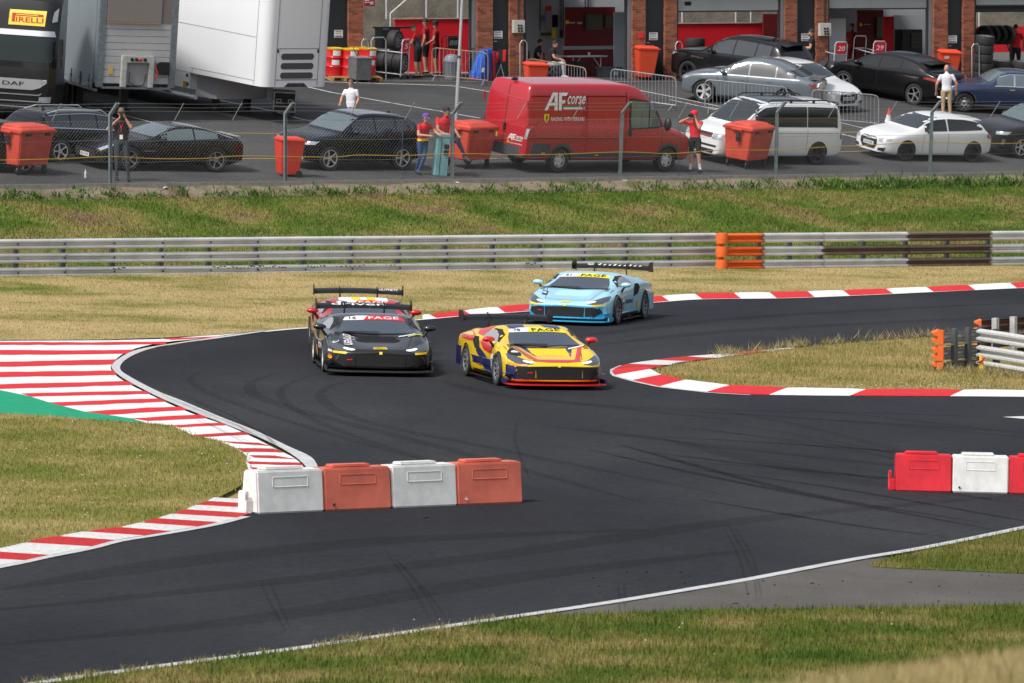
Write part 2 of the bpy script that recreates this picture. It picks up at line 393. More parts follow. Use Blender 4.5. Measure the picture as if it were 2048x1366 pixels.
kerb('infield_kerb', iA, iB, [(0, 0)]+[(tx(iA, a), tx(iB, b)) for a, b in ((1231, 1300), (1266, 1322), (1322, 1371), (1417, 1461), (1542, 1577), (1704, 1735), (1905, 1932), (2080, 2110))]+[(1, 1)], 1, .06, (m_white, m_red))
ribbon('edge_line', [(x, y+2) for x, y in [(1245, 730), (1226, 738), (1226, 746)]+iA[1:6]], .12, m_whiteworn, .012, parent=track, seg=60)
uA = [(1226, 740), (1240, 733), (1265, 727), (1300, 722), (1345, 716), (1420, 710), (1500, 703), (1590, 695)]
uB = [(1290, 741), (1305, 739), (1320, 735), (1345, 730), (1370, 725), (1430, 718), (1510, 708), (1595, 698)]
kerb('infield_back_kerb', uA, uB, [(t, t) for t in (0, .2, .36, .52, .68, .84, 1)], 0, .03, (m_redworn, m_whiteworn2))
def ty(line, y):
    P = S(line); W = [hit(*p) for p in P]; L = [0]
    for a, b in zip(W, W[1:]): L.append(L[-1]+(b-a).length)
    for i in range(len(P)-1):
        if P[i][1] >= y >= P[i+1][1]: return (L[i]+(L[i+1]-L[i])*(y-P[i][1])/(P[i+1][1]-P[i][1]))/L[-1]
    return 0. if y > P[0][1] else 1.
kerb('near_left_kerb', low_in, low_out, [(ty(low_in, y), ty(low_out, y-4)) for y in (1140, 1122, 1111, 1094, 1081, 1072, 1063, 1054, 1045, 1036, 1027, 1018, 1010, 1003)], 1, .05, (m_redworn, m_whiteworn2))
# rubber laid on the asphalt
sk = G(); sk2 = G()
for line, wd in [([(1120, 806), (1500, 830), (2100, 868)], .16), ([(1250, 870), (1600, 890), (2100, 925)], .2), ([(1300, 905), (1600, 940), (2100, 985)], .25),
                 ([(1180, 900), (1500, 970), (2000, 1062)], .2), ([(1240, 890), (1600, 985), (1960, 1045)], .22), ([(1400, 1000), (1700, 1050), (1900, 1075)], .18),
                 ([(1560, 836), (1800, 852), (2100, 880)], .1), ([(1230, 812), (1500, 822), (1800, 828), (2040, 838)], .12),
                 
                 ]:
    ribbon('', S(line), wd, None, .007, seg=50, taper=.8, g=sk)
for line, wd in [([(880, 760), (1000, 790), (1200, 812), (1500, 845)], .5), ([(700, 760), (640, 790), (720, 840), (1000, 900), (1500, 1000)], .3), ([(560, 745), (500, 770), (560, 810), (900, 900), (1300, 1010)], .35),
                 ([(420, 740), (380, 760), (450, 800), (700, 880), (1000, 960)], .22), ([(640, 745), (560, 790), (700, 870), (1100, 990)], .2), ([(0, 1180), (400, 1120), (800, 1080), (1300, 1060)], .9),
                 ([(0, 1290), (500, 1240), (1000, 1160), (1500, 1100)], .8), ([(-100, 1230), (500, 1170), (1000, 1110), (1500, 1040), (2100, 985)], .7), ([(1200, 690), (1500, 660), (2100, 630)], .7), ([(1100, 680), (1500, 635), (2100, 603)], .6),
                 ([(520, 1165), (545, 1215), (572, 1265)], .05), ([(1450, 1040), (1490, 1110), (1510, 1165), (1512, 1200)], .06), ([(1465, 1050), (1505, 1115), (1524, 1200)], .05), ([(1440, 1045), (1478, 1115), (1498, 1200)], .05), ([(770, 1100), (830, 1185), (862, 1245)], .06), ([(785, 1110), (850, 1190), (878, 1242)], .05), ([(805, 1130), (866, 1200), (892, 1240)], .05), ([(540, 1165), (562, 1215), (585, 1265)], .05), ([(1235, 1165), (1238, 1195), (1240, 1225)], .05), ([(1248, 1162), (1250, 1192), (1250, 1222)], .05),
                 ([(1040, 830), (1030, 880), (1060, 960)], .06), ([(1330, 880), (1700, 960), (2080, 1010)], .6), ([(1080, 850), (1500, 900), (2080, 960)], .5)]:
    ribbon('', S(line), wd, None, .0055, seg=50, taper=.9, g=sk2)
sk3 = G()
for k in range(16):
    y0 = 800+k*9+random.uniform(-6, 6); y1 = y0+random.uniform(45, 125); x0 = random.uniform(1000, 1500); x1 = min(2120, x0+random.uniform(450, 900))
    ribbon('', S([(x0, y0), (x0*.6+x1*.4, y0+(y1-y0)*.33), (x1, y1)]), random.uniform(.05, .16), None, .0065, seg=40, taper=.9, g=sk2 if k % 3 else sk)
for line in ([(300, 770), (420, 815), (520, 868), (600, 930)], [(320, 795), (440, 838), (540, 890)], [(470, 845), (520, 875), (560, 905)], [(1270, 748), (1330, 762), (1420, 776)], [(380, 830), (470, 872), (520, 900)]):
    for k in range(3): ribbon('', [(x+random.uniform(-8, 8), y+random.uniform(-5, 5)) for x, y in S(line)][::4], .05, None, .016, seg=30, taper=.9, g=sk3)
sk3.make('tyre_scuff', m_skid2, runoff)
sk.make('tyre_mark', m_skid, track); sk2.make('tyre_mark', m_skid2, track)
g = G()                                    # crumbs of rubber and stones
for i in range(70):
    px, py = (random.uniform(1100, 2048), random.uniform(1145, 1215)) if i < 60 else (random.uniform(300, 2048), random.uniform(780, 1000))
    p = hit(px, py); r = random.uniform(.006, .02); g.ball((p.x, p.y, p.z+r*.5), (r*random.uniform(1, 2), r, r*.6), n=5, k=3)
p = hit(852, 1036); g.ball((p.x, p.y, p.z+.015), (.035, .03, .02), n=6, k=4)
tag(g.make('rubber_crumbs', mat('rubber', (.015, .015, .016), .8)), 'dark crumbs of rubber scattered over the asphalt', 'debris', kind='stuff')

# ------------------------------------------------------------------ banks, paddock
def zbank(X, Y):
    a, b = Ya(X)+.6, Yf(X)-1.45; t = min(1, max(0, (Y-a)/(b-a)))
    z0 = zt(X, a); z1 = zp(X, Yf(X))-.34
    e = t**.85; bump = .07*math.sin(X*1.3+Y*.7)*math.sin(Y*.9-X*.4)*math.sin(math.pi*t)
    return z0+(z1-z0)*e+bump
m_bank = ramp_mat('bank_turf', [EARTH, OLIVE, GREEN, DEEP], .38, (1, 1, 1), (18., .35), .95, bump=(.6, .05), pos=(.30, .68))
g = G(); NX, NY = 90, 26; V = []
for j in range(NY+1):
    for i in range(NX+1):
        X = -34+68*i/NX; a, b = Ya(X)-.2, Yf(X)-1.15; Y = a+(b-a)*j/NY; V.append((X, Y, zbank(X, Y)))
g.add(V, [(j*(NX+1)+i, j*(NX+1)+i+1, (j+1)*(NX+1)+i+1, (j+1)*(NX+1)+i) for j in range(NY) for i in range(NX)])
structure(g.make('grass_bank', m_bank, smooth=True))
m_dirt = ramp_mat('dry_earth', [(.16, .125, .085), (.25, .205, .15), (.12, .12, .05)], .9, (1, 1, 1), (22., .35), .95, bump=(.8, .04))
g = G(); V = []
for i in range(91):
    X = -34+68*i/90
    for o, dz in ((-1.3, -.36), (-.9, -.23), (-.5, -.12), (-.16, -.06)): Y = Yf(X)+o; V.append((X, Y, zp(X, Yf(X))+dz+.03*math.sin(X*2.1)))
g.add(V, [(i*4+j, i*4+j+1, i*4+j+5, i*4+j+4) for i in range(90) for j in range(3)])
structure(g.make('earth_strip', m_dirt, smooth=True))
g = G(); V = []                            # concrete edging under the fence
for i in range(61):
    X = -34+68*i/60
    for o, dz in ((-.16, -.25), (-.16, .05), (.0, .05), (.0, -.1)): Y = Yf(X)+o; V.append((X, Y, zp(X, Yf(X))+dz))
g.add(V, [(i*4+j, i*4+j+1, i*4+j+5, i*4+j+4) for i in range(60) for j in range(3)])
structure(g.make('kerb_edging', mat('old_concrete', (.30, .285, .26), .85, var=(6, .25), bump=(40, .4))))
g = G(); NX, NY = 60, 40; V = []
for j in range(NY+1):
    for i in range(NX+1):
        X = -45+95*i/NX; a = Yf(X); Y = a+(75)*(j/NY)**1.3; V.append((X, Y, zp(X, Y)))
g.add(V, [(j*(NX+1)+i, j*(NX+1)+i+1, (j+1)*(NX+1)+i+1, (j+1)*(NX+1)+i) for j in range(NY) for i in range(NX)])
paddock = structure(g.make('paddock', m_pad))
m_lw = mat('bay_line_white', (.62, .62, .60), .7, var=(8, .2)); m_ly = mat('bay_line_yellow', (.55, .36, .03), .7, var=(8, .25))
for line, wd, mt in [([(300, 120), (620, 178), (790, 208), (960, 237)], .09, m_lw), ([(230, 160), (560, 226), (605, 240), (760, 270)], .09, m_lw), ([(80, 188), (150, 207), (330, 252)], .09, m_lw),
                     ([(640, 164), (905, 172), (985, 185), (1100, 200)], .09, m_lw), ([(1060, 160), (1230, 172), (1480, 222), (1750, 285)], .09, m_lw), ([(1560, 218), (1760, 265)], .07, m_lw),
                     ([(60, 262), (470, 267), (640, 268), (1080, 266), (1400, 266), (1720, 265)], .07, m_ly), ([(60, 312), (480, 318), (560, 318), (860, 316), (1030, 318)], .07, m_ly), ([(1560, 307), (1720, 303), (1900, 300)], .06, m_ly),
                     ([(1340, 200), (1440, 222), (1500, 236)], .07, m_lw)]:
    ribbon('bay_line', line, wd, mt, .012, f=zp, parent=paddock, seg=24)
m_apron = mat('apron_concrete', (.27, .235, .19), .85, var=(3, .2), bump=(30, .3))
V = []; g = G()
for i in range(41):
    X = -16+50*i/40
    for o in (-1.3, 9): V.append((X, Yg(X)+o, zp(X, Yg(X)+o)+.02+(0 if o > 0 else .0)))
g.add(V, [(i*2, i*2+1, i*2+3, i*2+2) for i in range(40)]); structure(g.make('garage_apron', m_apron))
# spectator bank the camera stands on; its dry brow shows at the lower right
def zspec(X, Y):
    brow = 5.27+.145*max(-6, min(9, X))
    if Y < 30: return brow+(30-Y)*.052
    return max(-.2, brow-(Y-30)*.175)
g = G(); NX, NY = 60, 40; V = []
for j in range(NY+1):
    for i in range(NX+1): X = -40+80*i/NX; Y = -12+77*j/NY; V.append((X, Y, zspec(X, Y)+.02*math.sin(X*3+Y)))
g.add(V, [(j*(NX+1)+i, j*(NX+1)+i+1, (j+1)*(NX+1)+i+1, (j+1)*(NX+1)+i) for j in range(NY) for i in range(NX)])
structure(g.make('spectator_bank', m_soil, smooth=True))

# ------------------------------------------------------------------ grass: surfaces and blades
def inside(P, Q):
    x, y = P[:, 0], P[:, 1]; r = np.zeros(len(P), bool); n = len(Q)
    for i in range(n):
        x0, y0 = Q[i]; x1, y1 = Q[(i+1) % n]
        c = ((y0 > y) != (y1 > y)); r ^= c & (x < (x1-x0)*(y-y0)/((y1-y0) or 1e-9)+x0)
    return r
def blades(name, label, poly, f, dens, h, wd, mt, lean=.5, clump=.07):
    """poly in world XY; single-triangle blades as one mesh"""
    Q = np.array(poly); lo, hi = Q.min(0), Q.max(0); n = int((hi-lo).prod()*dens)
    P = RNG.uniform(lo, hi, (n, 2)); P = P[inside(P, poly)]
    if clump: P = P+RNG.normal(0, clump, P.shape)*(RNG.random((len(P), 1)) < .5)
    n = len(P); Z = np.array([f(a, b) for a, b in P])
    H = h*RNG.uniform(.45, 1.35, n); A = RNG.uniform(0, 2*math.pi, n); L = RNG.uniform(0, lean, n)*H; B = RNG.uniform(0, 2*math.pi, n)
    V = np.zeros((n, 3, 3)); dx, dy = np.cos(A)*wd, np.sin(A)*wd
    V[:, 0] = np.stack([P[:, 0]-dx, P[:, 1]-dy, Z-.01], 1); V[:, 1] = np.stack([P[:, 0]+dx, P[:, 1]+dy, Z-.01], 1)
    V[:, 2] = np.stack([P[:, 0]+np.cos(B)*L, P[:, 1]+np.sin(B)*L, Z+H], 1)
    me = bpy.data.meshes.new(name); me.vertices.add(3*n); me.loops.add(3*n); me.polygons.add(n)
    me.vertices.foreach_set('co', V.reshape(-1)); me.loops.foreach_set('vertex_index', np.arange(3*n))
    me.polygons.foreach_set('loop_start', np.arange(0, 3*n, 3)); me.polygons.foreach_set('loop_total', np.full(n, 3)); me.update(); me.validate()
    me.materials.append(mt); return tag(link(name, me), label, 'grass', kind='stuff')
wp = lambda P, f=zt: [tuple(hit(x, y, f)[:2]) for x, y in P]
FS = (1, 1.0, 1)
def grass_mat(nm, cols, sc, pos=(.33, .68), isl=.35): 
    return (ramp_mat(nm+'_surface', cols, sc, FS, (14., .28), .95, bump=(.7, .04), pos=pos), ramp_mat(nm+'_blades', cols, sc, FS, (3., .15), .8, isl=isl, pos=pos))
gm_far = grass_mat('parched_verge', [GREEN, OLIVE, STRAW, (.42, .325, .155)], .28, (.27, .62))
gm_left = grass_mat('mixed_verge', [GREEN, (.17, .18, .04), OLIVE, (.30, .25, .095), STRAW], .42, (.25, .72))
gm_in = grass_mat('infield', [GREEN, OLIVE, (.30, .24, .095), STRAW], .4, (.25, .68))
gm_fore = grass_mat('foreground', [(.045, .078, .014), (.075, .115, .018), (.125, .135, .03), (.24, .195, .075), (.17, .12, .06)], .42, (.30, .72))
gm_bank = grass_mat('bank', [EARTH, (.20, .17, .06), (.13, .15, .04), (.085, .135, .024), (.07, .12, .02)], .38, (.30, .66))
gm_dry = grass_mat('brow', [(.30, .25, .11), (.44, .35, .18)], .8, (.3, .7))
far_poly = [(-150, 681), (0, 681), (220, 680), (330, 676), (440, 670), (527, 662), (580, 658), (640, 654), (740, 646), (845, 638), (940, 626), (1040, 615), (1300, 598), (1400, 591), (1700, 584), (2048, 565), (2250, 552), (2250, 512), (2048, 520), (1740, 526), (1430, 535), (700, 542), (0, 546), (-150, 547)]
left_poly = grass_l+[(480, 973)]+low_out[::-1][1:]
in_poly = [(1301, 743), (1320, 753), (1371, 764), (1461, 775), (1577, 780), (1735, 783), (1932, 784), (2048, 786), (2250, 789), (2250, 652), (2048, 667), (1850, 676), (1700, 687), (1600, 696), (1515, 708), (1430, 719), (1365, 728), (1320, 737)]
fr_poly = [(2250, 1016), (2048, 1062), (1850, 1102), (1770, 1120), (1740, 1134), (1800, 1138), (1900, 1142), (2048, 1148), (2250, 1156)]
fg_poly = [(-150, 1412), (60, 1372), (300, 1339), (600, 1300), (900, 1257), (1020, 1241), (1100, 1232), (1250, 1228), (1400, 1221), (1700, 1218), (2048, 1211), (2250, 1208), (2250, 1440), (-150, 1480)]
for nm, P, gm, dens, h, wd, lab in (('far_verge', far_poly, gm_far, 190, .05, .011, 'parched cut grass between the far kerb and the guard rail'),
                                    ('left_verge', left_poly, gm_left, 440, .06, .009, 'patchy green and straw grass left of the track'),
                                    ('infield_verge', in_poly, gm_in, 320, .075, .010, 'straw coloured grass inside the corner'),
                                    ('roadside_verge', fr_poly, gm_fore, 600, .08, .009, 'green grass wedge between track and service road'),
                                    ('front_verge', fg_poly, gm_fore, 460, .085, .010, 'longer green grass along the bottom of the view')):
    structure(sheet(nm, P, gm[0], .012))
    blades('grass', lab, wp(P), zt, dens, h, wd, gm[1])
bp = [(-19, Ya(-19)+.3), (20, Ya(20)+.3), (20, Yf(20)-1.15), (-19, Yf(-19)-1.15)]
blades('grass', 'green grass growing over the bank below the fence', bp, zbank, 300, .085, .013, gm_bank[1], .9)
blades('grass', 'pale dry grass on the near brow at lower right', [(.2, 25), (3.2, 25), (3.2, 31.5), (.2, 31.5)], zspec, 1500, .11, .004, gm_dry[1], .7)
m_leaf = ramp_mat('weed_leaf', [(.05, .10, .02), (.09, .16, .03)], 1.5, FS, (5., .2), .7, isl=.3)
def weeds(line, n, h, spread, f, wd=.02):
    W = resample([f_ for f_ in line], 200); P = []
    for i in range(n):
        c = W[random.randrange(200)]; k = random.randint(8, 30); hh = h*random.uniform(.5, 1.3)
        for j in range(k):
            x = c.x+random.gauss(0, spread); y = c.y+random.gauss(0, spread); z = f(x, y); b = random.uniform(0, 6.28); l = hh*random.uniform(.1, .7)
            u = random.uniform(0, 6.28); q = hh*random.uniform(.4, 1.1)
            P.append([(x-wd*math.cos(u), y-wd*math.sin(u), z+q*.25), (x+wd*math.cos(u), y+wd*math.sin(u), z+q*.3), (x+l*math.cos(b), y+l*math.sin(b), z+q)])
    return P
def zst(X, Y): return zbank(X, Y) if Y < Yf(X)-1.2 else zp(X, Yf(X))-.05+.26*(Y-Yf(X)+.1)
tri = weeds([Vector((X, Yf(X)-1.1, 0)) for X in np.linspace(-16, 19, 80)], 170, .20, .16, zst, .028)
tri += weeds([Vector((X, Yf(X)-.6, 0)) for X in np.linspace(-16, 19, 80)], 40, .16, .12, zst, .024)
tri += weeds([Vector((X, Yf(X)-1.2, 0)) for X in np.linspace(9, 19, 40)], 110, .28, .25, zst, .03)
g = G()
for t in tri: g.add(t, [(0, 1, 2)])
tag(g.make('weeds', m_leaf), 'leafy green weeds along the foot of the fence', 'weeds', kind='stuff')
m_stalk = ramp_mat('seed_stalk', [(.22, .19, .08), (.36, .29, .14)], 2, FS, (5., .2), .8, isl=.3)
tri = weeds([hit(x, y) for x, y in ((1420, 716), (1520, 707), (1600, 694), (1700, 686), (1850, 675), (1960, 672))], 60, .26, .12, zt, .006)
tri += weeds([hit(x, y) for x, y in ((1870, 745), (1960, 748), (2048, 760))], 40, .22, .15, zt, .008)
tri += weeds([hit(x, y) for x, y in ((60, 1370), (300, 1338), (600, 1299), (900, 1255), (1010, 1240))], 40, .10, .08, zt, .005)
g = G()
for t in tri: g.add(t, [(0, 1, 2)])
tag(g.make('seed_stalks', m_stalk), 'thin dry seed stalks standing along the grass edges', 'grass', kind='stuff')
g = G()                                     # daisies and yellow flowers
for i in range(420):
    if i < 90: px, py = random.uniform(1660, 1980), 783-abs(random.gauss(0, 5)); f = zt
    elif i < 170: px, py = random.uniform(0, 480), random.uniform(850, 1060); f = zt
    elif i < 180: px, py = random.uniform(700, 2048), random.uniform(1230, 1340); f = zt
    else: px, py = random.uniform(0, 2048), random.uniform(385, 470); f = zbank
    p = hit(px, py, f); r = random.uniform(.008, .015); g.ball((p.x, p.y, p.z+.09), (r, r, r*.5), 0 if (i < 200 or i % 3) else 1, n=5, k=3)
tag(g.make('wild_flowers', [mat('daisy', (.75, .75, .68), .7), mat('yellow_flower', (.6, .5, .05), .7)]), 'tiny white and yellow flowers dotted through the grass', 'flowers', kind='stuff')
# ------------------------------------------------------------------ guard rails
m_galv = mat('galvanised_rail', (.64, .65, .68), .38, .30, var=(1.2, .22), bump=(6, .12, .01))
m_galv2 = mat('weathered_rail', (.52, .53, .54), .55, .25, var=(8, .25), bump=(6, .12, .01))
m_brown = mat('mud_brown_rail', (.135, .10, .075), .7, .1, var=(3, .3))
m_orange = mat('orange_paint', (.80, .14, .02), .5, var=(4, .14))
m_post = mat('steel_post', (.10, .11, .125), .55, .4, var=(4, .25))
m_bolt = mat('bolt_steel', (.06, .065, .08), .5, .6)
WB = [(0, -.156), (.03, -.150), (.10, -.110), (.10, -.066), (.0, -.024), (.0, .024), (.10, .066), (.10, .110), (.03, .150), (0, .156)]
WB = [(d_, z_*.86) for d_, z_ in WB]
def rail(a, b, zc, mt, parent, side=1, solid=False, lap=.012):
    """one W-section rail from a to b (3D ground points), humps towards side*normal"""
    a, b = Vector(a), Vector(b); t = (b-a).normalized(); nrm = Vector((t.y, -t.x, 0)).normalized()*side
    g = G(); V = []; prof = WB+([(-.02, .156), (-.02, -.156)] if solid else [])
    for p in (a, b):
        for d, z in prof: V.append(p+nrm*(d+.02)+Vector((0, 0, zc+z)))
    n = len(prof); Fc = [(i, i+1, n+i+1, n+i) for i in range(n-1)]
    if solid: Fc += [(n-1, 0, n, 2*n-1), tuple(range(n))[::-1], tuple(range(n, 2*n))]
    g.add(V, Fc); return g.make('rail', mt, parent, smooth=True, angle=28)
def gpost(p, h, t, parent, mt, side=1, w=.11, d=.12):
    g = G(); yaw = math.atan2(t.y, t.x)
    m = T(*p) @ Matrix.Rotation(yaw, 4, 'Z')
    g.bb(-w/2, w/2, .03, .03+d, -.2, h, 0, m) if side > 0 else g.bb(-w/2, w/2, -.03-d, -.03, -.2, h, 0, m)
    return g.make('post', mt, parent)
ROWS = (.09, .455, .82)
g = G(); g.ball((0, 0, 0), .022, n=6, k=4); BOLT = g.mesh('bolt', m_bolt)
ar = thing('guard_rail', 'long grey three-tier steel guard rail along the foot of the bank', 'barrier')
cuts = [-200, -62, 128, 324, 514, 703, 893, 1082, 1254, 1428]
pts = []
for px in cuts: X, Y = on_line(px, Ya); pts.append(Vector((X, Y, zt(X, Y))))
for a, b in zip(pts, pts[1:]):
    t = (b-a).normalized()
    for r in ROWS: rail(a-t*.03, b+t*.03, r+random.uniform(-.006, .006), m_galv, ar)
    for k in (0, .5): gpost(a.lerp(b, k), .93, t, ar, m_post)
    for k in (.0, .5):
        for r in ROWS:
            p = a.lerp(b, k)+Vector((t.y, -t.x, 0))*.045; link('bolt', BOLT, ar, T(p.x, p.y, p.z+r))
g = G()                                     # rust-coloured mud along the bottom rail
for px in list(np.linspace(218, 243, 6))+list(np.linspace(420, 480, 9))+list(np.linspace(488, 562, 13))+list(np.linspace(608, 640, 6))+list(np.linspace(665, 720, 7))+list(np.linspace(765, 782, 3))+list(np.linspace(1045, 1062, 4)):
    X, Y = on_line(px, Ya); g.ball((X+.07, Y-.07, zt(X, Y)+.165+random.uniform(-.02, .03)), (.06*random.uniform(.7, 1.5), .02, .022*random.uniform(.6, 1.3)), n=6, k=4)
stuff(g.make('mud_crust', mat('dark_mud', (.06, .04, .03), .9), ar))
ar2 = thing('guard_rail', 'three-tier guard rail with orange nose and mud-brown panels at right', 'barrier')
cuts = [1437, 1521, 1645, 1815, 1980, 2160, 2300]; pts = []
for px in cuts: X, Y = on_line(px, lambda x: Ya(x)-1.0); pts.append(Vector((X, Y, zt(X, Y))))
MM = [(m_orange,)*3, (m_galv,)*3, (m_galv, m_brown, m_galv), (m_brown,)*3, (m_galv,)*3, (m_galv,)*3]
for i, (a, b) in enumerate(zip(pts, pts[1:])):
    t = (b-a).normalized()
    for r, mt in zip(ROWS, MM[i]): rail(a-t*(.05 if i else -.02), b+t*(.02 if i else .08), r+.03, mt, ar2)
    for k in ((0, .5) if i else (.1,)): gpost(a.lerp(b, k), .96, t, ar2, m_post if i else m_orange)
g = G(); a, b = pts[0], pts[1]; t = (b-a).normalized(); yaw = math.atan2(t.y, t.x)
for r in ROWS: g.lathe([(.16, -.14), (.17, 0), (.16, .14)], 14, 0, T(a.x+.10, a.y+.05, a.z+r+.03))
g.make('end_nose', m_orange, ar2, smooth=True)
# rails at the infield, seen from behind and end on
ar3 = thing('guard_rail', 'guard rail with orange end and dark posts standing in the infield grass', 'barrier')
a = hit(1884, 740); b = hit(1966, 733); t = (b-a).normalized()
RW3 = (.02, .34, .69)
for r in RW3: rail(a, b, r, m_galv2, ar3, side=-1)
for k in (.22, .55, .86): gpost(a.lerp(b, k), .87, t, ar3, m_post, side=-1, w=.13, d=.10)
g = G(); 
for r in (.17, .52): g.bb(0, (b-a).length, -.10, -.02, r-.012, r+.012, 0, T(*a) @ Matrix.Rotation(math.atan2(t.y, t.x), 4, 'Z'))
g.make('spacer', mat('spacer_timber', (.25, .22, .11), .8, var=(9, .3)), ar3)
e0 = a+Vector((-.06, 0, 0)); e1 = e0+Vector((-.02, .55, 0)); 
for r in RW3:
    q = rail(e0, e1, r, m_orange, ar3, side=-1, solid=True); q.name = 'orange_end'
    g = G(); g.bb(-.035, .10, -.01, .05, r-.165, r+.165, 0, T(*e0)); g.make('orange_end', m_orange, ar3, bevel=.015)
ar4 = thing('guard_rail', 'speckled white three-tier guard rail cut by the right picture edge', 'barrier')
P4 = [hit(1962, 737), hit(2008, 744), hit(2120, 763), hit(2260, 790)]
m_speck = mat('speckled_rail', (.60, .605, .60), .5, .15, var=(22, .30), bump=(6, .12, .01))
for a, b in zip(P4, P4[1:]):
    t = (b-a).normalized()
    for r in RW3: rail(a, b, r+.03, m_speck, ar4)
    gpost(a.lerp(b, .5), .88, t, ar4, m_post)
ar5 = thing('guard_rail', 'rusty backed guard rail behind the white one at the right edge', 'barrier')
a = hit(1968, 716); b = hit(2260, 690); t = (b-a).normalized()
for r in RW3: rail(a, b, r, mat('rusty_rail', (.17, .085, .06), .7, .2, var=(3, .35)), ar5, side=-1)
for k in (.05, .17, .29, .5, .7): gpost(a.lerp(b, k), .87, t, ar5, m_galv2, side=-1, w=.13)
e0 = a+Vector((-.06, 0, 0)); e1 = e0+Vector((-.02, .4, 0))
for r in RW3: q = rail(e0, e1, r, m_orange, ar5, side=-1, solid=True); q.name = 'orange_end'
# yellow stub post with a red cap, leaning beside the rail
mk = thing('marker_post', 'stubby yellow marker post with tilted red ring beside white guard rail', 'post', T(*hit(1964, 745)) @ RY(-4))
g = G(); g.lathe([(.085, 0), (.075, .06), (.055, .12), (.04, .3), (.035, .36), (.0, .365)], 12); g.make('stem', mat('yellow_plastic', (.75, .48, .02), .45), mk, smooth=True)
g = G(); g.lathe([(.04, -.012), (.10, -.015), (.105, .0), (.10, .015), (.04, .012)], 14, 0, T(0, 0, .26) @ RY(-28)); g.make('ring', mat('red_plastic', (.55, .03, .035), .45), mk, smooth=True)

# ------------------------------------------------------------------ water-filled barriers
def wf_mesh(nm, mt):
    g = G(); L, H, W0, W1 = 1.06, .62, .24, .17
    prof = [(-W0, 0), (W0, 0), (W0-.01, .06), (W1, H), (-W1, H), (-W0+.01, .06)]
    g.prism(prof, -L/2, L/2, 0, RY(90) @ RZ(90))
    g2 = G(); g2.v = g.v; g2.f = g.f; g2.m = g.m
    return g2.mesh(nm, mt, bevel=.022)
m_bw = mat('barrier_white_plastic', (.73, .73, .71), .5, var=(4, .17), bump=(5, .1, .02), spec=.35)
m_br = mat('barrier_faded_red_plastic', (.66, .16, .105), .5, var=(2.5, .25), bump=(5, .1, .02), spec=.35)
m_br2 = mat('barrier_red_plastic', (.66, .025, .04), .5, var=(2.5, .22), bump=(5, .1, .02), spec=.35)
m_grime = mat('dark_plug', (.03, .03, .03), .7)
WF = {}
def wf(label, M, mt, key, lug=0, plug=None, plugmat=None):
    r = thing('water_barrier', label, 'barrier', M, 'plastic water-filled barriers on the track')
    if key not in WF:
        p = G(); p.bb(-.36, .26, -.11, .11, .615, .665)              # raised filler ridge on the top
        q = G(); V = rrect(-.28, .28, .38, .52, .02)                    # shallow panel frame on the front
        for (x0, z0), (x1, z1) in zip(V, V[1:]+V[:1]):
            y0 = -(.24-(.07)*(z0/.62)); y1 = -(.24-(.07)*(z1/.62))
            q.tube([(x0, y0+.002, z0), (x1, y1+.002, z1)], .009, 5)
        WF[key] = (wf_mesh('barrier_body', mt), p.mesh('filler_ridge', mt, bevel=.02), q.mesh('panel_moulding', mt, smooth=True))
    link('barrier_body', WF[key][0], r); link('filler_ridge', WF[key][1], r); link('panel_moulding', WF[key][2], r)
    if lug:
        g = G(); s = lug; g.bb(s*.53, s*.65, -.10, .10, .0, .20); g.bb(s*.60, s*.65, -.10, .10, .2, .33); g.make('coupling_lug', mt, r, bevel=.012)
    if plug is not None:
        g = G(); g.lathe([(.02, 0), (.02, .012), (.012, .012), (.0, .008)], 10, 0, T(plug, -.235, .09) @ RX(85)); g.make('drain_plug', plugmat or m_grime, r)
    return r
a = hit(482, 1028); b = hit(1016, 1005); t = (b-a); yaw = math.degrees(math.atan2(t.y, t.x)); L = t.length
lab = ['dirty white water barrier with coupling lug, nearest the left kerb', 'faded red water barrier with a dented face, between two white ones', 'white water barrier between two faded red ones on the track', 'faded red water barrier at the free right end of the left row']
for i in range(4):
    p = a+t*((i+.5)/4)+Vector((.1, .24, 0))
    Mx = frame(p+Vector((0, random.uniform(-.03, .03), 0)), yaw+random.uniform(-2.2, 2.2), zt) @ Matrix.Scale(L/4/1.075, 4, (1, 0, 0)) @ Matrix.Scale(1.06, 4, (0, 0, 1))
    wf(lab[i], Mx, (m_bw, m_br)[i % 2], 'a'+str(i % 2), -1 if i == 0 else 0, (None, -.39, None, -.40)[i], (m_bw if i == 3 else m_grime))
a = hit(1784, 982); b = hit(2124, 990); t = b-a; yaw = math.degrees(math.atan2(t.y, t.x)); L = t.length
lab = ['bright red water barrier with lug at the start of the right row', 'white water barrier of the right row beside a bright red one', 'red water barrier cut off by the right picture edge']
for i in range(3):
    Mx = frame(a+t*((i+.5)/3)+Vector((.05, .22, 0)), yaw, zt) @ Matrix.Scale(L/3/1.075, 4, (1, 0, 0)) @ Matrix.Scale(.98, 4, (0, 0, 1))
    wf(lab[i], Mx, (m_br2, m_bw)[i % 2], 'b'+str(i % 2), -1 if i == 0 else 0, (None, -.4, None)[i])

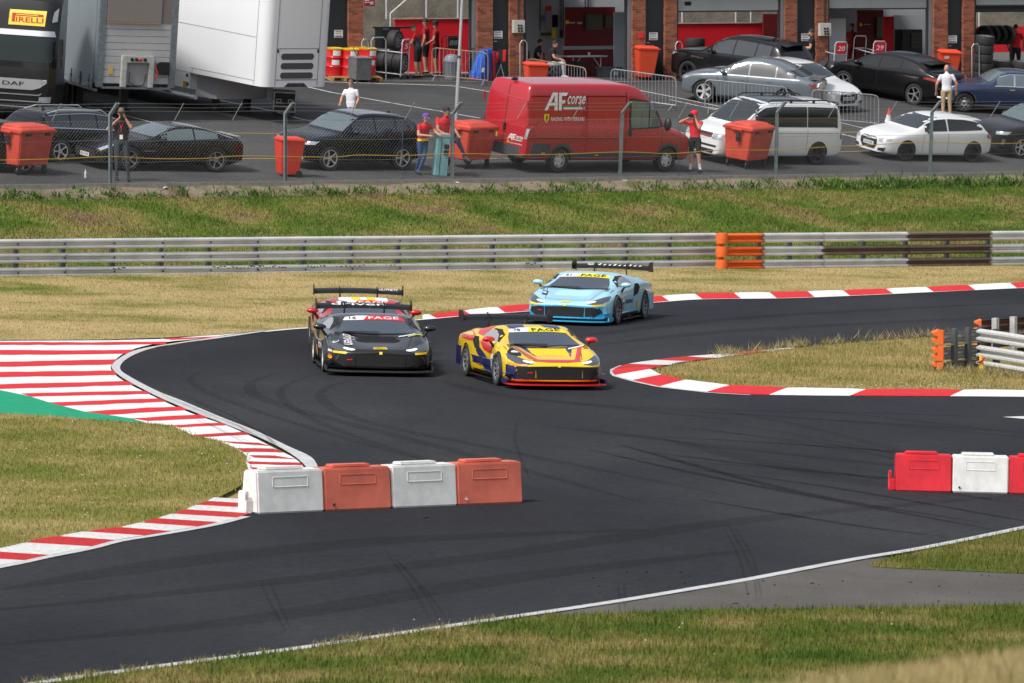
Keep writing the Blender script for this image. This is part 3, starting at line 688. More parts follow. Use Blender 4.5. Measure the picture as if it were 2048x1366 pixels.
# ------------------------------------------------------------------ chain link fence
m_fz = mat('galvanised_post', (.27, .32, .345), .5, .5, var=(5, .25))
m_wire = mat('galvanised_wire', (.36, .37, .365), .5, .1)
m_wired = mat('dull_shaded_wire', (.22, .225, .225), .6, .3)
fe = thing('chain_link_fence', 'chain link fence with cranked steel posts along the paddock edge', 'fence')
def fp(X, h=0., out=0.):                    # point of the fence line; out = metres towards the track
    return Vector((X+.67*out, Yf(X)-.742*out, zp(X, Yf(X))+.05+h))
FX0, FX1 = -18.5, 22.0
post_px = [-130, 220, 570, 905, 1240, 1552, 1860, 2160]; PX = [on_line(p, Yf)[0] for p in post_px]
lean = [0, 0, 0, .01, .05, .03, .05, 0]
for X, le in zip(PX, lean):
    g = G(); yaw = math.degrees(math.atan2(.904, 1)); p = fp(X)
    for q0, q1 in (((0, 0, -.25), (le*2, 0, 1.86)), ((le*2, 0, 1.86), (le*2+.0, -.36, 2.2))):
        q0, q1 = Vector(q0), Vector(q1); d = (q1-q0); L = d.length
        rot = d.to_track_quat('Z', 'Y').to_matrix().to_4x4()
        m = T(*p) @ RZ(yaw) @ T(*q0) @ rot
        g.bb(-.045, .045, -.02, -.012, 0, L, 0, m); g.bb(-.045, -.037, -.02, .045, 0, L, 0, m); g.bb(.037, .045, -.02, .045, 0, L, 0, m)
    g.make('post', m_fz, fe)
g = G(); Hm = 1.72; pw, ph = .117, .112      # diamond mesh, woven from slanted wires
ds = math.hypot(1, .904); Ltot = (FX1-FX0)*ds; run = Hm/ph*pw
def fu(u, h, off): X = FX0+u/ds; q = .012*math.sin(u*3.1)*math.sin(h*2.2); return fp(X, h, off+q)
for sgn, mi in ((1, 0), (-1, 1)):  # one slant darker and thinner: its weaker light put into the wires
    u = -run
    while u < Ltot+run:
        pts = [fu(u+sgn*(k/4-.5)*run, Hm*k/4-.02, .04+.004*sgn) for k in range(5)]
        g.tube(pts, .0013 if mi == 0 else .0005, 3, mi); u += pw
stuff(g.make('wire_mesh', [m_wire, m_wired], fe))
for h in (.02, .58, 1.16, 1.70):
    g = G(); g.tube([fp(X, h+.012*math.sin(X*2), .045) for X in np.linspace(FX0, FX1, 60)], .004, 4); g.make('line_wire', m_wired, fe)
for k in (.32, .64, .95):
    g = G(); g.tube([fp(X, 1.86+.34*k+.012*math.sin(X*1.7+k), .36*k) for X in np.linspace(FX0, FX1, 90)], .0036, 4)
    for X in np.arange(FX0, FX1, .16):
        p = fp(X, 1.86+.34*k+.012*math.sin(X*1.7+k), .36*k); g.tube([p-Vector((.012, 0, .018)), p+Vector((.012, 0, .018))], .002, 3)
    g.make('barbed_wire', m_wired, fe)
for px in (105, 350, 466, 697, 811, 1035, 1146, 1358, 1460, 1658, 1776, 1982):
    X = on_line(px, Yf)[0]; g = G(); g.tube([fp(X, 1.72, -.02), fp(X, 2.2, .38)], .011, 5); g.make('wire_arm', m_wire, fe)
for px in (803, 1355):
    X = on_line(px, Yf)[0]; g = G(); g.tube([fp(X, -.1, .05), fp(X, 1.72, .05)], .012, 6); g.make('dropper', m_post, fe)
g = G(); C = [(-120, 318), (0, 320), (60, 319), (130, 317), (220, 313), (300, 317), (400, 317), (470, 312), (570, 313), (665, 314), (712, 310), (800, 311), (905, 307), (1000, 309), (1100, 309), (1240, 304), (1340, 307), (1440, 300), (1552, 300), (1660, 293), (1700, 292), (1790, 287), (1860, 285), (1960, 287), (2160, 285)]
pts = []
for px, py in S(C, 4):
    X, Y = on_line(px, Yf); d = ray(px, py); k = (Y-.1)/d[1]; pts.append((d[0]*k+.05, Y-.1, CZ+d[2]*k))
g.tube(pts, .012, 6); tag(g.make('yellow_cable', mat('yellow_cable_sheath', (.52, .33, .03), .5)), 'thin yellow cable strung along the chain link fence', 'cable')
# litter on the earth strip
def litter(px, py, label, name, fn, mt, h=0): 
    p = hit(px, py, zst); g = G(); fn(g); return tag(g.make(name, mt, None, T(*p) @ RZ(random.uniform(0, 360))), label, 'litter', 'litter below the fence')
m_lit = mat('litter_white', (.72, .72, .72), .5, var=(20, .15))
for px, py, lab in ((332, 378, 'crumpled white paper on the earth left of centre below fence'), (915, 368, 'white scrap beside the foot of the third fence post'), (1294, 376, 'white scrap on the grass right of the leaning fence post')):
    litter(px, py, lab, 'paper_scrap', lambda g: g.add([(-.1, -.05, 0), (.02, -.07, .05), (.11, -.02, .01), (.06, .06, .06), (-.07, .05, .02), (0, 0, .075)], [(0, 1, 5), (1, 2, 5), (2, 3, 5), (3, 4, 5), (4, 0, 5), (0, 4, 3, 2, 1)]), m_lit)
for px, py, lab in ((1250, 364, 'dropped drinks can lying by the leaning fence post'), (1298, 406, 'pale crushed bottle lying on the grassy bank')):
    litter(px, py, lab, 'drinks_can', lambda g: g.lathe([(.0, -.075), (.028, -.07), (.034, -.06), (.034, .055), (.025, .075), (.0, .075)], 10, 0, T(0, 0, .04) @ RX(88)), mat('pale_can', (.35, .45, .5), .35, .5))
wb_ = thing('water_bottle', 'clear plastic water bottle standing inside the fence at left', 'bottle', T(*hit(171, 356, zp)))
g = G(); g.lathe([(.032, 0), (.036, .02), (.033, .1), (.036, .14), (.02, .19), (.014, .2), (.014, .215)], 12); g.make('bottle_body', mat('clear_plastic', (.55, .6, .65), .15, spec=.6), wb_, smooth=True)
g = G(); g.lathe([(.016, .213), (.016, .235), (0, .236)], 10); g.make('cap', mat('bottle_cap', (.6, .62, .7), .4), wb_)
# ------------------------------------------------------------------ vehicles: shared builders
def lin(P, x):
    if x <= P[0][0]: return P[0][1]
    for (a, b), (c, d) in zip(P, P[1:]):
        if x <= c: return b+(d-b)*(x-a)/max(1e-9, c-a)
    return P[-1][1]
def lerp(a, b, t): return a+(b-a)*t
class Car:
    """lofted body from a centre-line profile, a belt line and a plan; d = metres behind the nose"""
    def __init__(s, root, L, W, wb, foh, top, belt, plan, bot, r, tum=.30, railz=.88, paint=None, fend=None, arch=1.12, sub=2, hoodc=.84):
        s.root, s.L, s.W, s.wb, s.foh, s.top, s.belt, s.plan, s.bot, s.r, s.tum, s.railz = root, L, W, wb, foh, top, belt, plan, bot, r, tum, railz
        s.fend = fend or [(0, 0)]; s.x0 = foh+wb/2; s.hoodc = hoodc
        ds = sorted({round(p[0], 3) for q in (top, belt, plan, s.fend) for p in q if 0 <= p[0] <= L} | {0., .05, round(L-.05, 3), L})
        dd = [ds[0]]
        for d in ds[1:]:
            if d-dd[-1] > .62: dd.append((d+dd[-1])/2)
            if d-dd[-1] > .035: dd.append(d)
        g = G(); rings = [s.ring(d) for d in dd]; n = len(rings[0])
        for d, rg in zip(dd, rings): g.v += [(s.x0-d, y, z) for y, z in rg]
        for i in range(len(dd)-1):
            for k in range(n): g.f.append((i*n+k, i*n+(k+1) % n, (i+1)*n+(k+1) % n, (i+1)*n+k)); g.m.append(0)
        h = n//2
        for b in (0, (len(dd)-1)*n):                      # caps: quads across the symmetric ring
            for k in range(h):
                a_, b_, c_, d_ = b+k, b+k+1, b+(n-k-1) % n, b+(n-k) % n
                f = (a_, b_, c_, d_) if k else (a_, b_, c_)
                f = tuple(dict.fromkeys(f))
                if len(f) > 2: g.f.append(f); g.m.append(0)
        me = g.mesh('b', [paint, M_ARCH]); o = link('b', me)
        md = o.modifiers.new('s', 'SUBSURF'); md.levels = sub; md.render_levels = sub
        c = G(); ra = r*arch
        for ax in (wb/2, -wb/2):
            for sg in (1, -1): c.lathe([(ra, 0), (ra, .6)], 28, 0, T(ax, sg*(W/2-.26), r) @ RX(-90*sg))
        ce = c.mesh('c', M_ARCH); ce.materials.clear(); ce.materials.append(M_ARCH); co = link('c', ce)
        bo = o.modifiers.new('b', 'BOOLEAN'); bo.operation = 'DIFFERENCE'; bo.object = co; bo.solver = 'EXACT'
        try: bo.material_mode = 'TRANSFER'
        except Exception: pass
        bpy.context.view_layer.update(); dg = bpy.context.evaluated_depsgraph_get()
        me2 = bpy.data.meshes.new_from_object(o.evaluated_get(dg)); me2.name = 'body'
        bpy.data.objects.remove(o); bpy.data.objects.remove(co)
        me2.polygons.foreach_set('use_smooth', [True]*len(me2.polygons)); me2.set_sharp_from_angle(angle=R(38))
        s.bvh = BVHTree.FromPolygons([v.co[:] for v in me2.vertices], [tuple(p.vertices) for p in me2.polygons])
        s.body = link('body', me2, root)
    def ring(s, d):
        t, b, w_, z0 = lin(s.top, d), lin(s.belt, d), lin(s.plan, d), lin(s.bot, d) if isinstance(s.bot, list) else s.bot
        gh = t-b; g = max(0., min(1., gh/.34)); h = b-z0
        ry = lerp(w_*s.hoodc, w_*.95-s.tum*gh, g); rz = b+gh*lerp(.55, s.railz, g)+lin(s.fend, d)
        P = [(0, z0), (w_*.82, z0), (w_*.955, z0+.035), (w_*.985, z0+.22*h), (w_, z0+.58*h), (w_*.99, b-.05), (w_*.955, b+.0)]
        P += [(lerp(w_*.955, ry, .5)+.012*g, lerp(b, rz, .5)), (ry, rz), (ry*.80, b+gh*lerp(.80, (s.railz+1.02)/2, g)+lin(s.fend, d)*.5), (ry*.42, b+gh*lerp(.95, .99, g)), (0, t)]
        return P+[(-y, z) for y, z in P[-2:0:-1]]
    def X(s, d): return s.x0-d
    def rail_y(s, d): return s.ring(d)[8][0]
    def decal(s, name, poly, axis, mt, off=.006, grid=.09, parent=None, mirror=False, faces=None, label=None):
        """lay a flat outline onto the body; axis: 'L','R' sides (d,z), 'F','B' (y,z), 'T' top (d,y)"""
        if mirror:
            o2 = {'L': 'R', 'R': 'L'}.get(axis, axis)
            q = poly if o2 != axis else ([(-y, z) for y, z in poly] if axis in 'FB' else [(d, -y) for d, y in poly])
            s.decal(name, q, o2, mt, off, grid, parent, False, faces)
        bm = bmesh.new(); vs = [bm.verts.new((a, b, 0)) for a, b in poly]
        if faces is None:
            bm.faces.new(vs)
            for ax in (0, 1):
                lo = min(p[ax] for p in poly); hi = max(p[ax] for p in poly); k = int((hi-lo)/grid)
                for i in range(1, k+1):
                    c = lo+(hi-lo)*i/(k+1); no = (1, 0, 0) if ax == 0 else (0, 1, 0)
                    bmesh.ops.bisect_plane(bm, geom=bm.verts[:]+bm.edges[:]+bm.faces[:], plane_co=(no[0]*c, no[1]*c, 0), plane_no=no, dist=1e-5)
        else:
            for f in faces:
                try: bm.faces.new([vs[i] for i in f])
                except ValueError: pass
        bmesh.ops.triangulate(bm, faces=bm.faces[:])
        bad = []; nor = {}
        for v in bm.verts:
            a, b = v.co.x, v.co.y
            if axis in 'LR': sg = 1 if axis == 'L' else -1; o_, d_ = Vector((s.x0-a, 4*sg, b)), Vector((0, -sg, 0))
            elif axis == 'F': o_, d_ = Vector((8, a, b)), Vector((-1, 0, 0))
            elif axis == 'B': o_, d_ = Vector((-8, a, b)), Vector((1, 0, 0))
            else: o_, d_ = Vector((s.x0-a, b, 6)), Vector((0, 0, -1))
            loc, n, i, dist = s.bvh.ray_cast(o_, d_)
            if loc is None: bad.append(v); continue
            if n.dot(d_) > 0: n = -n
            v.co = loc+n*off; nor[v] = n
        bmesh.ops.delete(bm, geom=bad, context='VERTS')
        bm.normal_update()
        fl = [f for f in bm.faces if f.normal.dot(sum((nor[v] for v in f.verts), Vector())) < 0]
        if fl: bmesh.ops.reverse_faces(bm, faces=fl)
        me = bpy.data.meshes.new(name); bm.to_mesh(me); bm.free(); me.materials.append(mt)
        me.polygons.foreach_set('use_smooth', [True]*len(me.polygons))
        o = link(name, me, parent or s.root)
        if label: o['label'] = label
        return o
    def word(s, name, txt, axis, a0, a1, b0, b1, mt, off=.012, shear=0., parent=None):
        """a0->a1 runs with the reading direction, b0->b1 from bottom to top of the letters"""
        V, Fc = text_mesh(txt)
        return s.decal(name, [(lerp(a0, a1, u+shear*v), lerp(b0, b1, v)) for u, v in V], axis, mt, off, parent=parent, faces=Fc)
    def side_glass(s, d0, d1, pillars, mt, lo=.03, hi=.80, gap=.05, name='window', frame=None):
        cuts = [d0]+list(pillars)+[d1]
        for a, b in zip(cuts, cuts[1:]):
            a2 = a+(gap/2 if a != d0 else 0); b2 = b-(gap/2 if b != d1 else 0); n = 10
            D = [a2+(b2-a2)*k/n for k in range(n+1)]
            low = [(d, lin(s.belt, d)+lo) for d in D]
            up = [(d, max(lin(s.belt, d)+lo+.012, lin(s.belt, d)+(lin(s.top, d)-lin(s.belt, d))*hi)) for d in D]
            s.decal(name, low+up[::-1], 'L', mt, .006, .12); s.decal(name, low+up[::-1], 'R', mt, .006, .12)
    def screen(s, name, axis, dlow, dhigh, mt, zl=.02, zh=.04, wl=.04, wh=.07, off=.006):
        z0 = lin(s.top, dlow)+zl; z1 = lin(s.top, dhigh)-zh; w0 = s.rail_y(dlow+(.12 if axis == 'F' else -.12))-wl; w1 = s.rail_y(dhigh)-wh
        m_ = lerp(w0, w1, .5)+.02
        return s.decal(name, [(-w0, z0), (w0, z0), (m_, (z0+z1)/2), (w1, z1), (-w1, z1), (-m_, (z0+z1)/2)], axis, mt, off, .10)
    def wheels(s, style, tw=.23, inset=.02):
        for ax in (s.wb/2, -s.wb/2):
            for sg in (1, -1):
                wm = T(ax, sg*(s.W/2-tw/2-inset), s.r) @ RZ(0 if sg > 0 else 180)
                o = link('wheel', tyre_mesh(s.r, tw, style), s.root, wm); link('rim', rim_mesh(s.r, tw, style), o)
    def mirror(s, d, z, mt, y=None, sz=(.09, .10, .07), arm=True):
        for sg in (1, -1):
            yy = (y if y else lin(s.plan, d)+.06)*sg; g = G(); g.ball((0, 0, 0), sz, n=12, k=8)
            o = g.make('wing_mirror', mt, s.root, T(s.X(d), yy, z), smooth=True)
            if arm: g = G(); g.tube([(0, 0, -.02), (-.02, -sg*.14, -.07)], .025, 6); g.make('mirror_arm', M_BLK, o)
    def plate(s, axis, y, z, txt, front=True, w_=.52, h=.115):
        mt = mat('plate_white', (.72, .72, .70), .5) if front else mat('plate_yellow', (.72, .50, .04), .5)
        o = s.decal('number_plate', [(y-w_/2, z-h/2), (y+w_/2, z-h/2), (y+w_/2, z+h/2), (y-w_/2, z+h/2)], axis, mt, .014, .2)
        sg = 1 if axis == 'F' else -1                     # reading direction seen from outside
        s.word('registration', txt, axis, y-sg*w_*.42, y+sg*w_*.42, z-h*.33, z+h*.33, M_BLK, .018, parent=o)
    def handle(s, d, z, mt):
        for ax in 'LR': s.decal('door_handle', [(d-.09, z-.014), (d+.09, z-.014), (d+.09, z+.014), (d-.09, z+.014)], ax, mt, .02)
    def seam(s, pts, mt=None, w_=.012, axis='LR'):
        for ax in axis:
            for (a, b), (c, e) in zip(pts, pts[1:]):
                l = math.hypot(c-a, e-b); nx, ny = -(e-b)/l*w_/2, (c-a)/l*w_/2
                s.decal('panel_seam', [(a-nx, b-ny), (c-nx, e-ny), (c+nx, e+ny), (a+nx, b+ny)], ax, mt or M_SEAM, .004)
    def spoiler(s, d0, d1, hw, mt, rise=-.02, th=.03, name='roof_spoiler'):
        def zz(d, y):
            h_ = s.bvh.ray_cast(Vector((s.x0-d, y, 6)), Vector((0, 0, -1)))[0]; return h_.z if h_ else 1.
        g = G(); V = []; N = 8
        for i in range(N+1):
            y = -hw+2*hw*i/N; a = zz(d0, y)
            V += [(s.x0-d0, y, a-.01), (s.x0-d0, y, a+.008), (s.x0-d1, y, a+rise), (s.x0-d1, y, a+rise-th)]
        g.add(V, [(i*4+k, i*4+(k+1) % 4, i*4+4+(k+1) % 4, i*4+4+k) for i in range(N) for k in range(4)]+[(0, 1, 2, 3), (N*4+3, N*4+2, N*4+1, N*4)])
        return g.make(name, mt, s.root, smooth=True)
    def arches(s, mt, wd=.055, k=1.10, z0=.16):
        for ax, d in ((0, s.foh), (1, s.foh+s.wb)):
            P = []; r0 = s.r*k; r1 = r0+wd
            a0 = math.degrees(math.asin(max(-1, (z0-s.r)/r1)))
            A = [a0+(180-2*a0)*i/18 for i in range(19)]
            po = [(d+r1*math.cos(R(a)), s.r+r1*math.sin(R(a))) for a in A]; pi_ = [(d+r0*1.015*math.cos(R(a)), s.r+r0*1.015*math.sin(R(a))) for a in A]
            for sd_ in 'LR':
                g_ = []
                s.decal('wheel_arch', po+pi_[::-1], sd_, mt, .014, 1., faces=[(i, i+1, 2*19-2-i, 2*19-1-i) for i in range(18)])
M_ARCH = mat('wheel_well', (.012, .012, .013), .9); M_BLK = mat('black_trim', (.014, .014, .015), .45); M_SEAM = mat('panel_gap', (.01, .01, .01), .8)
M_TYRE = mat('tyre_rubber', (.022, .022, .023), .75, bump=(60, .2)); M_TYRE2 = mat('racing_slick', (.028, .028, .029), .7)
M_ALLOY = mat('alloy', (.60, .61, .63), .35, .35); M_DALLOY = mat('dark_alloy', (.26, .26, .27), .35, .4); M_BALLOY = mat('black_alloy', (.016, .016, .017), .35, .3)
M_GLASS = mat('car_glass', (.022, .027, .03), .04, spec=.9, coat=.6); M_GLASSL = mat('car_glass_clear', (.10, .135, .14), .05, spec=.9, coat=.6); M_PRIV = mat('privacy_glass', (.010, .011, .012), .05, spec=.7)
M_CHROME = mat('chrome', (.75, .76, .78), .15, 1.); M_LAMP = mat('headlamp', (.40, .42, .45), .08, .3, coat=1, spec=.8); M_LAMPD = mat('headlamp_dark', (.09, .10, .12), .06, .2, coat=1)
M_TAIL = mat('tail_lamp', (.35, .008, .01), .15, coat=1); M_GREY = mat('grey_trim', (.06, .063, .07), .6); M_DRL = mat('lamp_white', (.8, .8, .74), .3, emit=((1, .98, .9), .6))
M_CLAD = mat('grey_cladding', (.05, .056, .066), .65, var=(4, .15))
TM = {}
def tyre_mesh(r, tw, st):
    k = ('t', round(r, 3), round(tw, 3), st[0] == 'race')
    if k not in TM:
        rr = r*(.70 if st[0] not in ('van', 'classic') else .56); h = tw/2
        prof = [(rr, -h*.8), (rr+.02, -h*.92), (r*.86, -h), (r*.965, -h*.93), (r, -h*.72), (r, h*.72), (r*.965, h*.93), (r*.86, h), (rr+.02, h*.92), (rr, h*.8)]
        g = G(); g.lathe(prof, 32, 0, RX(-90), closed=True); TM[k] = g.mesh('wheel', M_TYRE2 if st[0] == 'race' else M_TYRE, smooth=True, angle=50)
    return TM[k]
def rim_mesh(r, tw, st):
    k = ('r', round(r, 3), round(tw, 3), st)
    if k in TM: return TM[k]
    kind, ns, mt = st; R0 = r*(.705 if kind not in ('van', 'classic') else .565); h = tw/2; g = G()
    g.lathe([(R0, h*.84), (R0*.93, h*.86), (R0*.90, h*.70), (R0*.86, -h*.2), (0, -h*.25)], 28, 1, RX(-90), caps=False)
    g.lathe([(R0, h*.80), (R0*.985, h*.90), (R0*.92, h*.90), (R0*.905, h*.72)], 28, 0, RX(-90), caps=False)
    if kind in ('van', 'classic'):
        g.lathe([(R0*.9, h*.5), (R0*.6, h*.62), (R0*.45, h*.5), (R0*.25, h*.7), (0, h*.72)], 20, 0, RX(-90), caps=False)
        for i in range(ns): q = 2*math.pi*i/ns; g.lathe([(.03, 0), (.03, .012), (0, .012)], 7, 1, T(R0*.74*math.cos(q), h*.55, R0*.74*math.sin(q)) @ RX(-90))
    else:
        wd = .085 if kind == 'wide' else .036
        for i in range(ns):
            a = 360*i/ns
            for off in ((-9, 9) if kind in ('twin', 'race') else (0,)):
                m = RY(a+off*.5) 
                V = []
                for x, ww, y in ((.03, wd*.9, h*.62), (R0*.5, wd*.8, h*.70), (R0*.93, wd*(1.25 if kind == 'wide' else 1), h*.84)):
                    z_ = math.tan(R(off*.5))*x*.6
                    V += [(x, y, z_-ww/2), (x, y, z_+ww/2), (x, y-.03, z_-ww/2), (x, y-.03, z_+ww/2)]
                Fc = []
                for q in (0, 4): Fc += [(q, q+1, q+5, q+4), (q, q+4, q+6, q+2), (q+1, q+3, q+7, q+5)]
                g.add(V, Fc, 0, m)
        g.lathe([(.07, h*.5), (.065, h*.72), (.03, h*.74), (0, h*.74)], 14, 0, RX(-90))
    TM[k] = g.mesh('rim', [mt, M_BALLOY], smooth=True, angle=40); return TM[k]
def park(px, py, yaw, wb, W, near='L', f=zp):
    """matrix of a vehicle whose near-side wheels' midpoint touches the ground at a pixel"""
    p = hit(px, py, f); s = 1 if near == 'L' else -1; y = R(yaw); lx, ly = -math.sin(y), math.cos(y)
    return frame((p.x-s*lx*(W/2-.1), p.y-s*ly*(W/2-.1)), yaw, f)
def paint(nm, c, metal=.0, rough=.28, var=None): return mat('paint_'+nm, c, rough, metal, .35 if max(c) < .05 else .8, var=var or (1.5, .04), spec=.3 if max(c) < .05 else .45)
# ------------------------------------------------------------------ racing coupes
P_BLK = mat('paint_race_black', (.012, .012, .014), .25, 0, .75, spec=.45)
CARBON = mat('carbon', (.012, .012, .013), .4, spec=.35); CARB2 = mat('wing_black', (.012, .012, .013), .35, spec=.3)
M_RGLASS = mat('race_screen', (.06, .075, .10), .07, spec=.7, coat=.4); M_RSIDE = mat('race_side_window', (.30, .31, .33), .25, spec=.6)
ST_W = mat('sticker_white', (.74, .74, .74), .45); ST_Y = mat('sticker_yellow', (.85, .60, .015), .45); ST_R = mat('sticker_red', (.72, .015, .025), .45); ST_K = mat('sticker_black', (.012, .012, .012), .45)
ST_O = mat('sticker_orange', (.85, .30, .01), .45); ST_N = mat('sticker_navy', (.012, .016, .10), .4, coat=.6); ST_YB = mat('banner_yellow', (.85, .72, .03), .45)
def racer(M, label, base, liv):
    r = thing('racing_car', label, 'racing car', M, 'racing coupes on the track')
    top = [(0, .50), (.12, .565), (.5, .635), (.9, .705), (1.22, .785), (1.30, .82), (1.75, 1.035), (2.10, 1.155), (2.4, 1.19), (2.75, 1.165), (3.2, 1.06), (3.7, .965), (4.2, .915), (4.46, .89), (4.56, .84)]
    belt = [(0, .46), (.12, .52), (.5, .63), (.9, .715), (1.25, .765), (1.9, .815), (2.5, .86), (3.0, .92), (3.5, .945), (4.1, .90), (4.46, .86), (4.56, .80)]
    plan = [(0, .56), (.08, .74), (.25, .88), (.55, .955), (1.05, .985), (1.6, .955), (2.1, .95), (2.6, .97), (3.1, .995), (3.65, 1.0), (4.2, .985), (4.5, .96), (4.56, .92)]
    fend = [(0, 0), (.35, .035), (.7, .10), (1.05, .125), (1.35, .07), (1.6, 0), (2.8, 0), (3.2, .03), (3.6, .075), (4.0, .04), (4.4, 0)]
    bot = [(0, .17), (.2, .13), (.5, .11), (4.0, .12), (4.56, .26)]
    c = Car(r, 4.56, 2.0, 2.6, 1.06, top, belt, plan, bot, .345, tum=.52, railz=.86, paint=base, fend=fend, arch=1.07, hoodc=.80)
    c.wheels(('race', 10, liv.get('rim', M_DALLOY)), tw=.30, inset=-.012)
    # glass
    z0, z1 = .845, 1.125
    ws = [(-.70, z0), (-.35, z0-.02), (0, z0-.03), (.35, z0-.02), (.70, z0), (.62, .98), (.53, z1-.03), (.25, z1+.005), (0, z1+.01), (-.25, z1+.005), (-.53, z1-.03), (-.62, .98)]
    c.decal('windscreen', ws, 'F', M_RGLASS, .008, .07)
    c.decal('screen_surround', [(-.74, z0-.02), (0, z0-.055), (.74, z0-.02), (.74, z0), (.35, z0-.015), (0, z0-.028), (-.35, z0-.015), (-.74, z0)], 'F', M_BLK, .007)
    bl, bh = 1.055, 1.128                       # sun strip with white number field on the car's right
    left = [(.57, bl-.012), (.27, bl+.012), (.22, bh+.003), (.525, bh-.022)]
    c.decal('sun_strip', [(-.585, bl-.012), (-.57, bl-.012), (-.2, bl+.005), (-.1, bh+.008), (-.30, bh+.004), (-.53, bh-.024)], 'F', ST_W, .013, .08)
    c.decal('sun_strip', [(-.21, bl+.005), (0, bl+.01), (.3, bl+.006), (.59, bl-.012), (.53, bh-.024), (.25, bh+.006), (0, bh+.012), (-.11, bh+.008)], 'F', liv['strip'], .013, .08)
    c.word('race_number', liv['no'], 'F', -.46, -.33, bl+.012, bl+.052, ST_K, .02)
    c.word('strip_lettering', 'FAGE', 'F', -.10, .47, bl+.016, bl+.064, liv['strip_t'], .02)
    for ax in 'LR':
        c.decal('side_window', [(1.62, .875), (2.0, .88), (2.45, .905), (2.62, .925), (2.5, 1.02), (2.3, 1.085), (2.1, 1.075), (1.85, 1.0)], ax, M_RSIDE, .008, .1)
        c.decal('window_surround', [(1.50, .86), (1.62, .875), (1.85, 1.0), (2.1, 1.075), (2.3, 1.085), (2.28, 1.11), (2.05, 1.10), (1.78, 1.01)], ax, M_BLK, .007, .1)
        c.decal('side_intake', [(2.62, .60), (2.95, .66), (3.12, .80), (3.02, .905), (2.78, .90), (2.68, .80)], ax, M_ARCH, .006, .1)
        c.decal('sill_blade', [(1.5, .17), (3.1, .17), (3.1, .235), (1.5, .215)], ax, CARBON, .008, .2)
    # nose openings
    lo, hi = .205, .445
    c.decal('lower_bumper', [(-.80, .13), (.80, .13), (.93, .20), (.95, .27), (.55, .235), (-.55, .235), (-.95, .27), (-.93, .20)], 'F', liv.get('low', CARBON), .006, .08)
    c.decal('nose_band', [(-.86, .40), (.86, .40), (.80, .465), (0, .475), (-.80, .465)], 'F', liv.get('band', CARBON), .005, .08)
    c.decal('grille', [(-.45, lo), (.45, lo), (.46, hi-.01), (0, hi+.005), (-.46, hi-.01)], 'F', M_ARCH, .009, .12)
    for sg in (-1, 1):
        c.decal('side_intake', [(sg*.47, lo), (sg*.66, lo+.02), (sg*.80, lo+.10), (sg*.74, hi-.03), (sg*.62, hi-.005), (sg*.47, hi-.01)], 'F', M_ARCH, .008, .1)
        c.decal('intake_rim', [(sg*.62, lo-.012), (sg*.67, lo), (sg*.83, lo+.11), (sg*.77, hi-.01), (sg*.745, hi-.03), (sg*.805, lo+.10), (sg*.66, lo+.02)], 'F', liv.get('rimcol', CARBON), .012, .1)
        g = G(); g.tube([(c.X(.02), sg*.40, .20), (c.X(.05), sg*.42, .42)], .013, 6); g.make('grille_strut', ST_W, r)
        # lamp unit: smoked cover plus white bar
        c.decal('headlight', [(sg*.50, .515), (sg*.66, .500), (sg*.82, .525), (sg*.91, .60), (sg*.90, .69), (sg*.78, .66), (sg*.62, .59), (sg*.48, .552)], 'F', M_LAMPD, .009, .06)
        c.decal('light_bar', [(sg*.47, .532), (sg*.54, .524), (sg*.63, .540), (sg*.69, .566), (sg*.66, .580), (sg*.57, .562), (sg*.48, .548)], 'F', M_DRL, .015, .06)
    c.seam([(1.44, .24), (1.50, .60), (1.46, .80)]); c.seam([(2.50, .30), (2.62, .60), (2.66, .90)])
    c.seam([(.30, -.52), (1.12, -.68)], axis='T'); c.seam([(.30, .52), (1.12, .68)], axis='T'); c.seam([(.30, -.52), (.24, 0), (.30, .52)], axis='T')
    for sg in (-1, 1):
        for k in range(4): c.decal('fender_louvre', [(.86+.07*k, sg*.70), (.90+.07*k, sg*.70), (.90+.07*k, sg*.86), (.86+.07*k, sg*.86)], 'T', M_ARCH, .005, .1)
    c.decal('tow_strap', [(-.62, .33), (-.52, .335), (-.52, .355), (-.62, .35)], 'F', ST_R, .014)
    # splitter, dive planes, skirts
    g = G(); out = [(-.18, -1.0), (.02, -.93), (.16, -.70), (.20, -.35), (.20, .35), (.16, .70), (.02, .93), (-.18, 1.0), (-.45, 1.0), (-.45, -1.0)]
    g.prism([(c.X(0)+x, y) for x, y in out], .085, .115); g.make('front_splitter', liv['split'], r, bevel=.01)
    for sg in (-1, 1):
        g = G(); g.bb(c.X(.62), c.X(.18), sg*.965, sg*1.0, .10, .20); g.make('splitter_fence', liv.get('canard', liv['split']), r, bevel=.01)
        g = G(); g.prism([(c.X(.18), sg*.86), (c.X(.52), sg*.97), (c.X(.50), sg*1.03), (c.X(.16), sg*.96)], .30, .312, 0, T(0, 0, 0)); g.make('dive_plane', liv.get('canard', CARBON), r)
        g = G(); g.bb(c.X(3.25), c.X(1.45), sg*.93, sg*1.02, .085, .115); g.make('side_skirt', CARBON, r, bevel=.01)
    # bonnet louvres
    g = G()
    for k in range(6):
        d = .66+k*.075; z = lin(top, d); hw = .40+.028*k
        g.add([(c.X(d), -hw, z+.004), (c.X(d), hw, z+.004), (c.X(d+.055), hw, z+.036), (c.X(d+.055), -hw, z+.036)], [(0, 1, 2, 3)])
    lv = g.make('bonnet_louvre', liv.get('louv', base), r)
    stuff(lv)
    g = G(); g.bb(c.X(1.28), c.X(1.22), -.62, .05, .845, .862); g.make('wiper', M_BLK, r, T(0, 0, 0))
    g = G(); g.tube([(c.X(2.9), .0, 1.15), (c.X(2.95), 0, 1.27)], .006, 5); g.make('aerial', M_BLK, r)
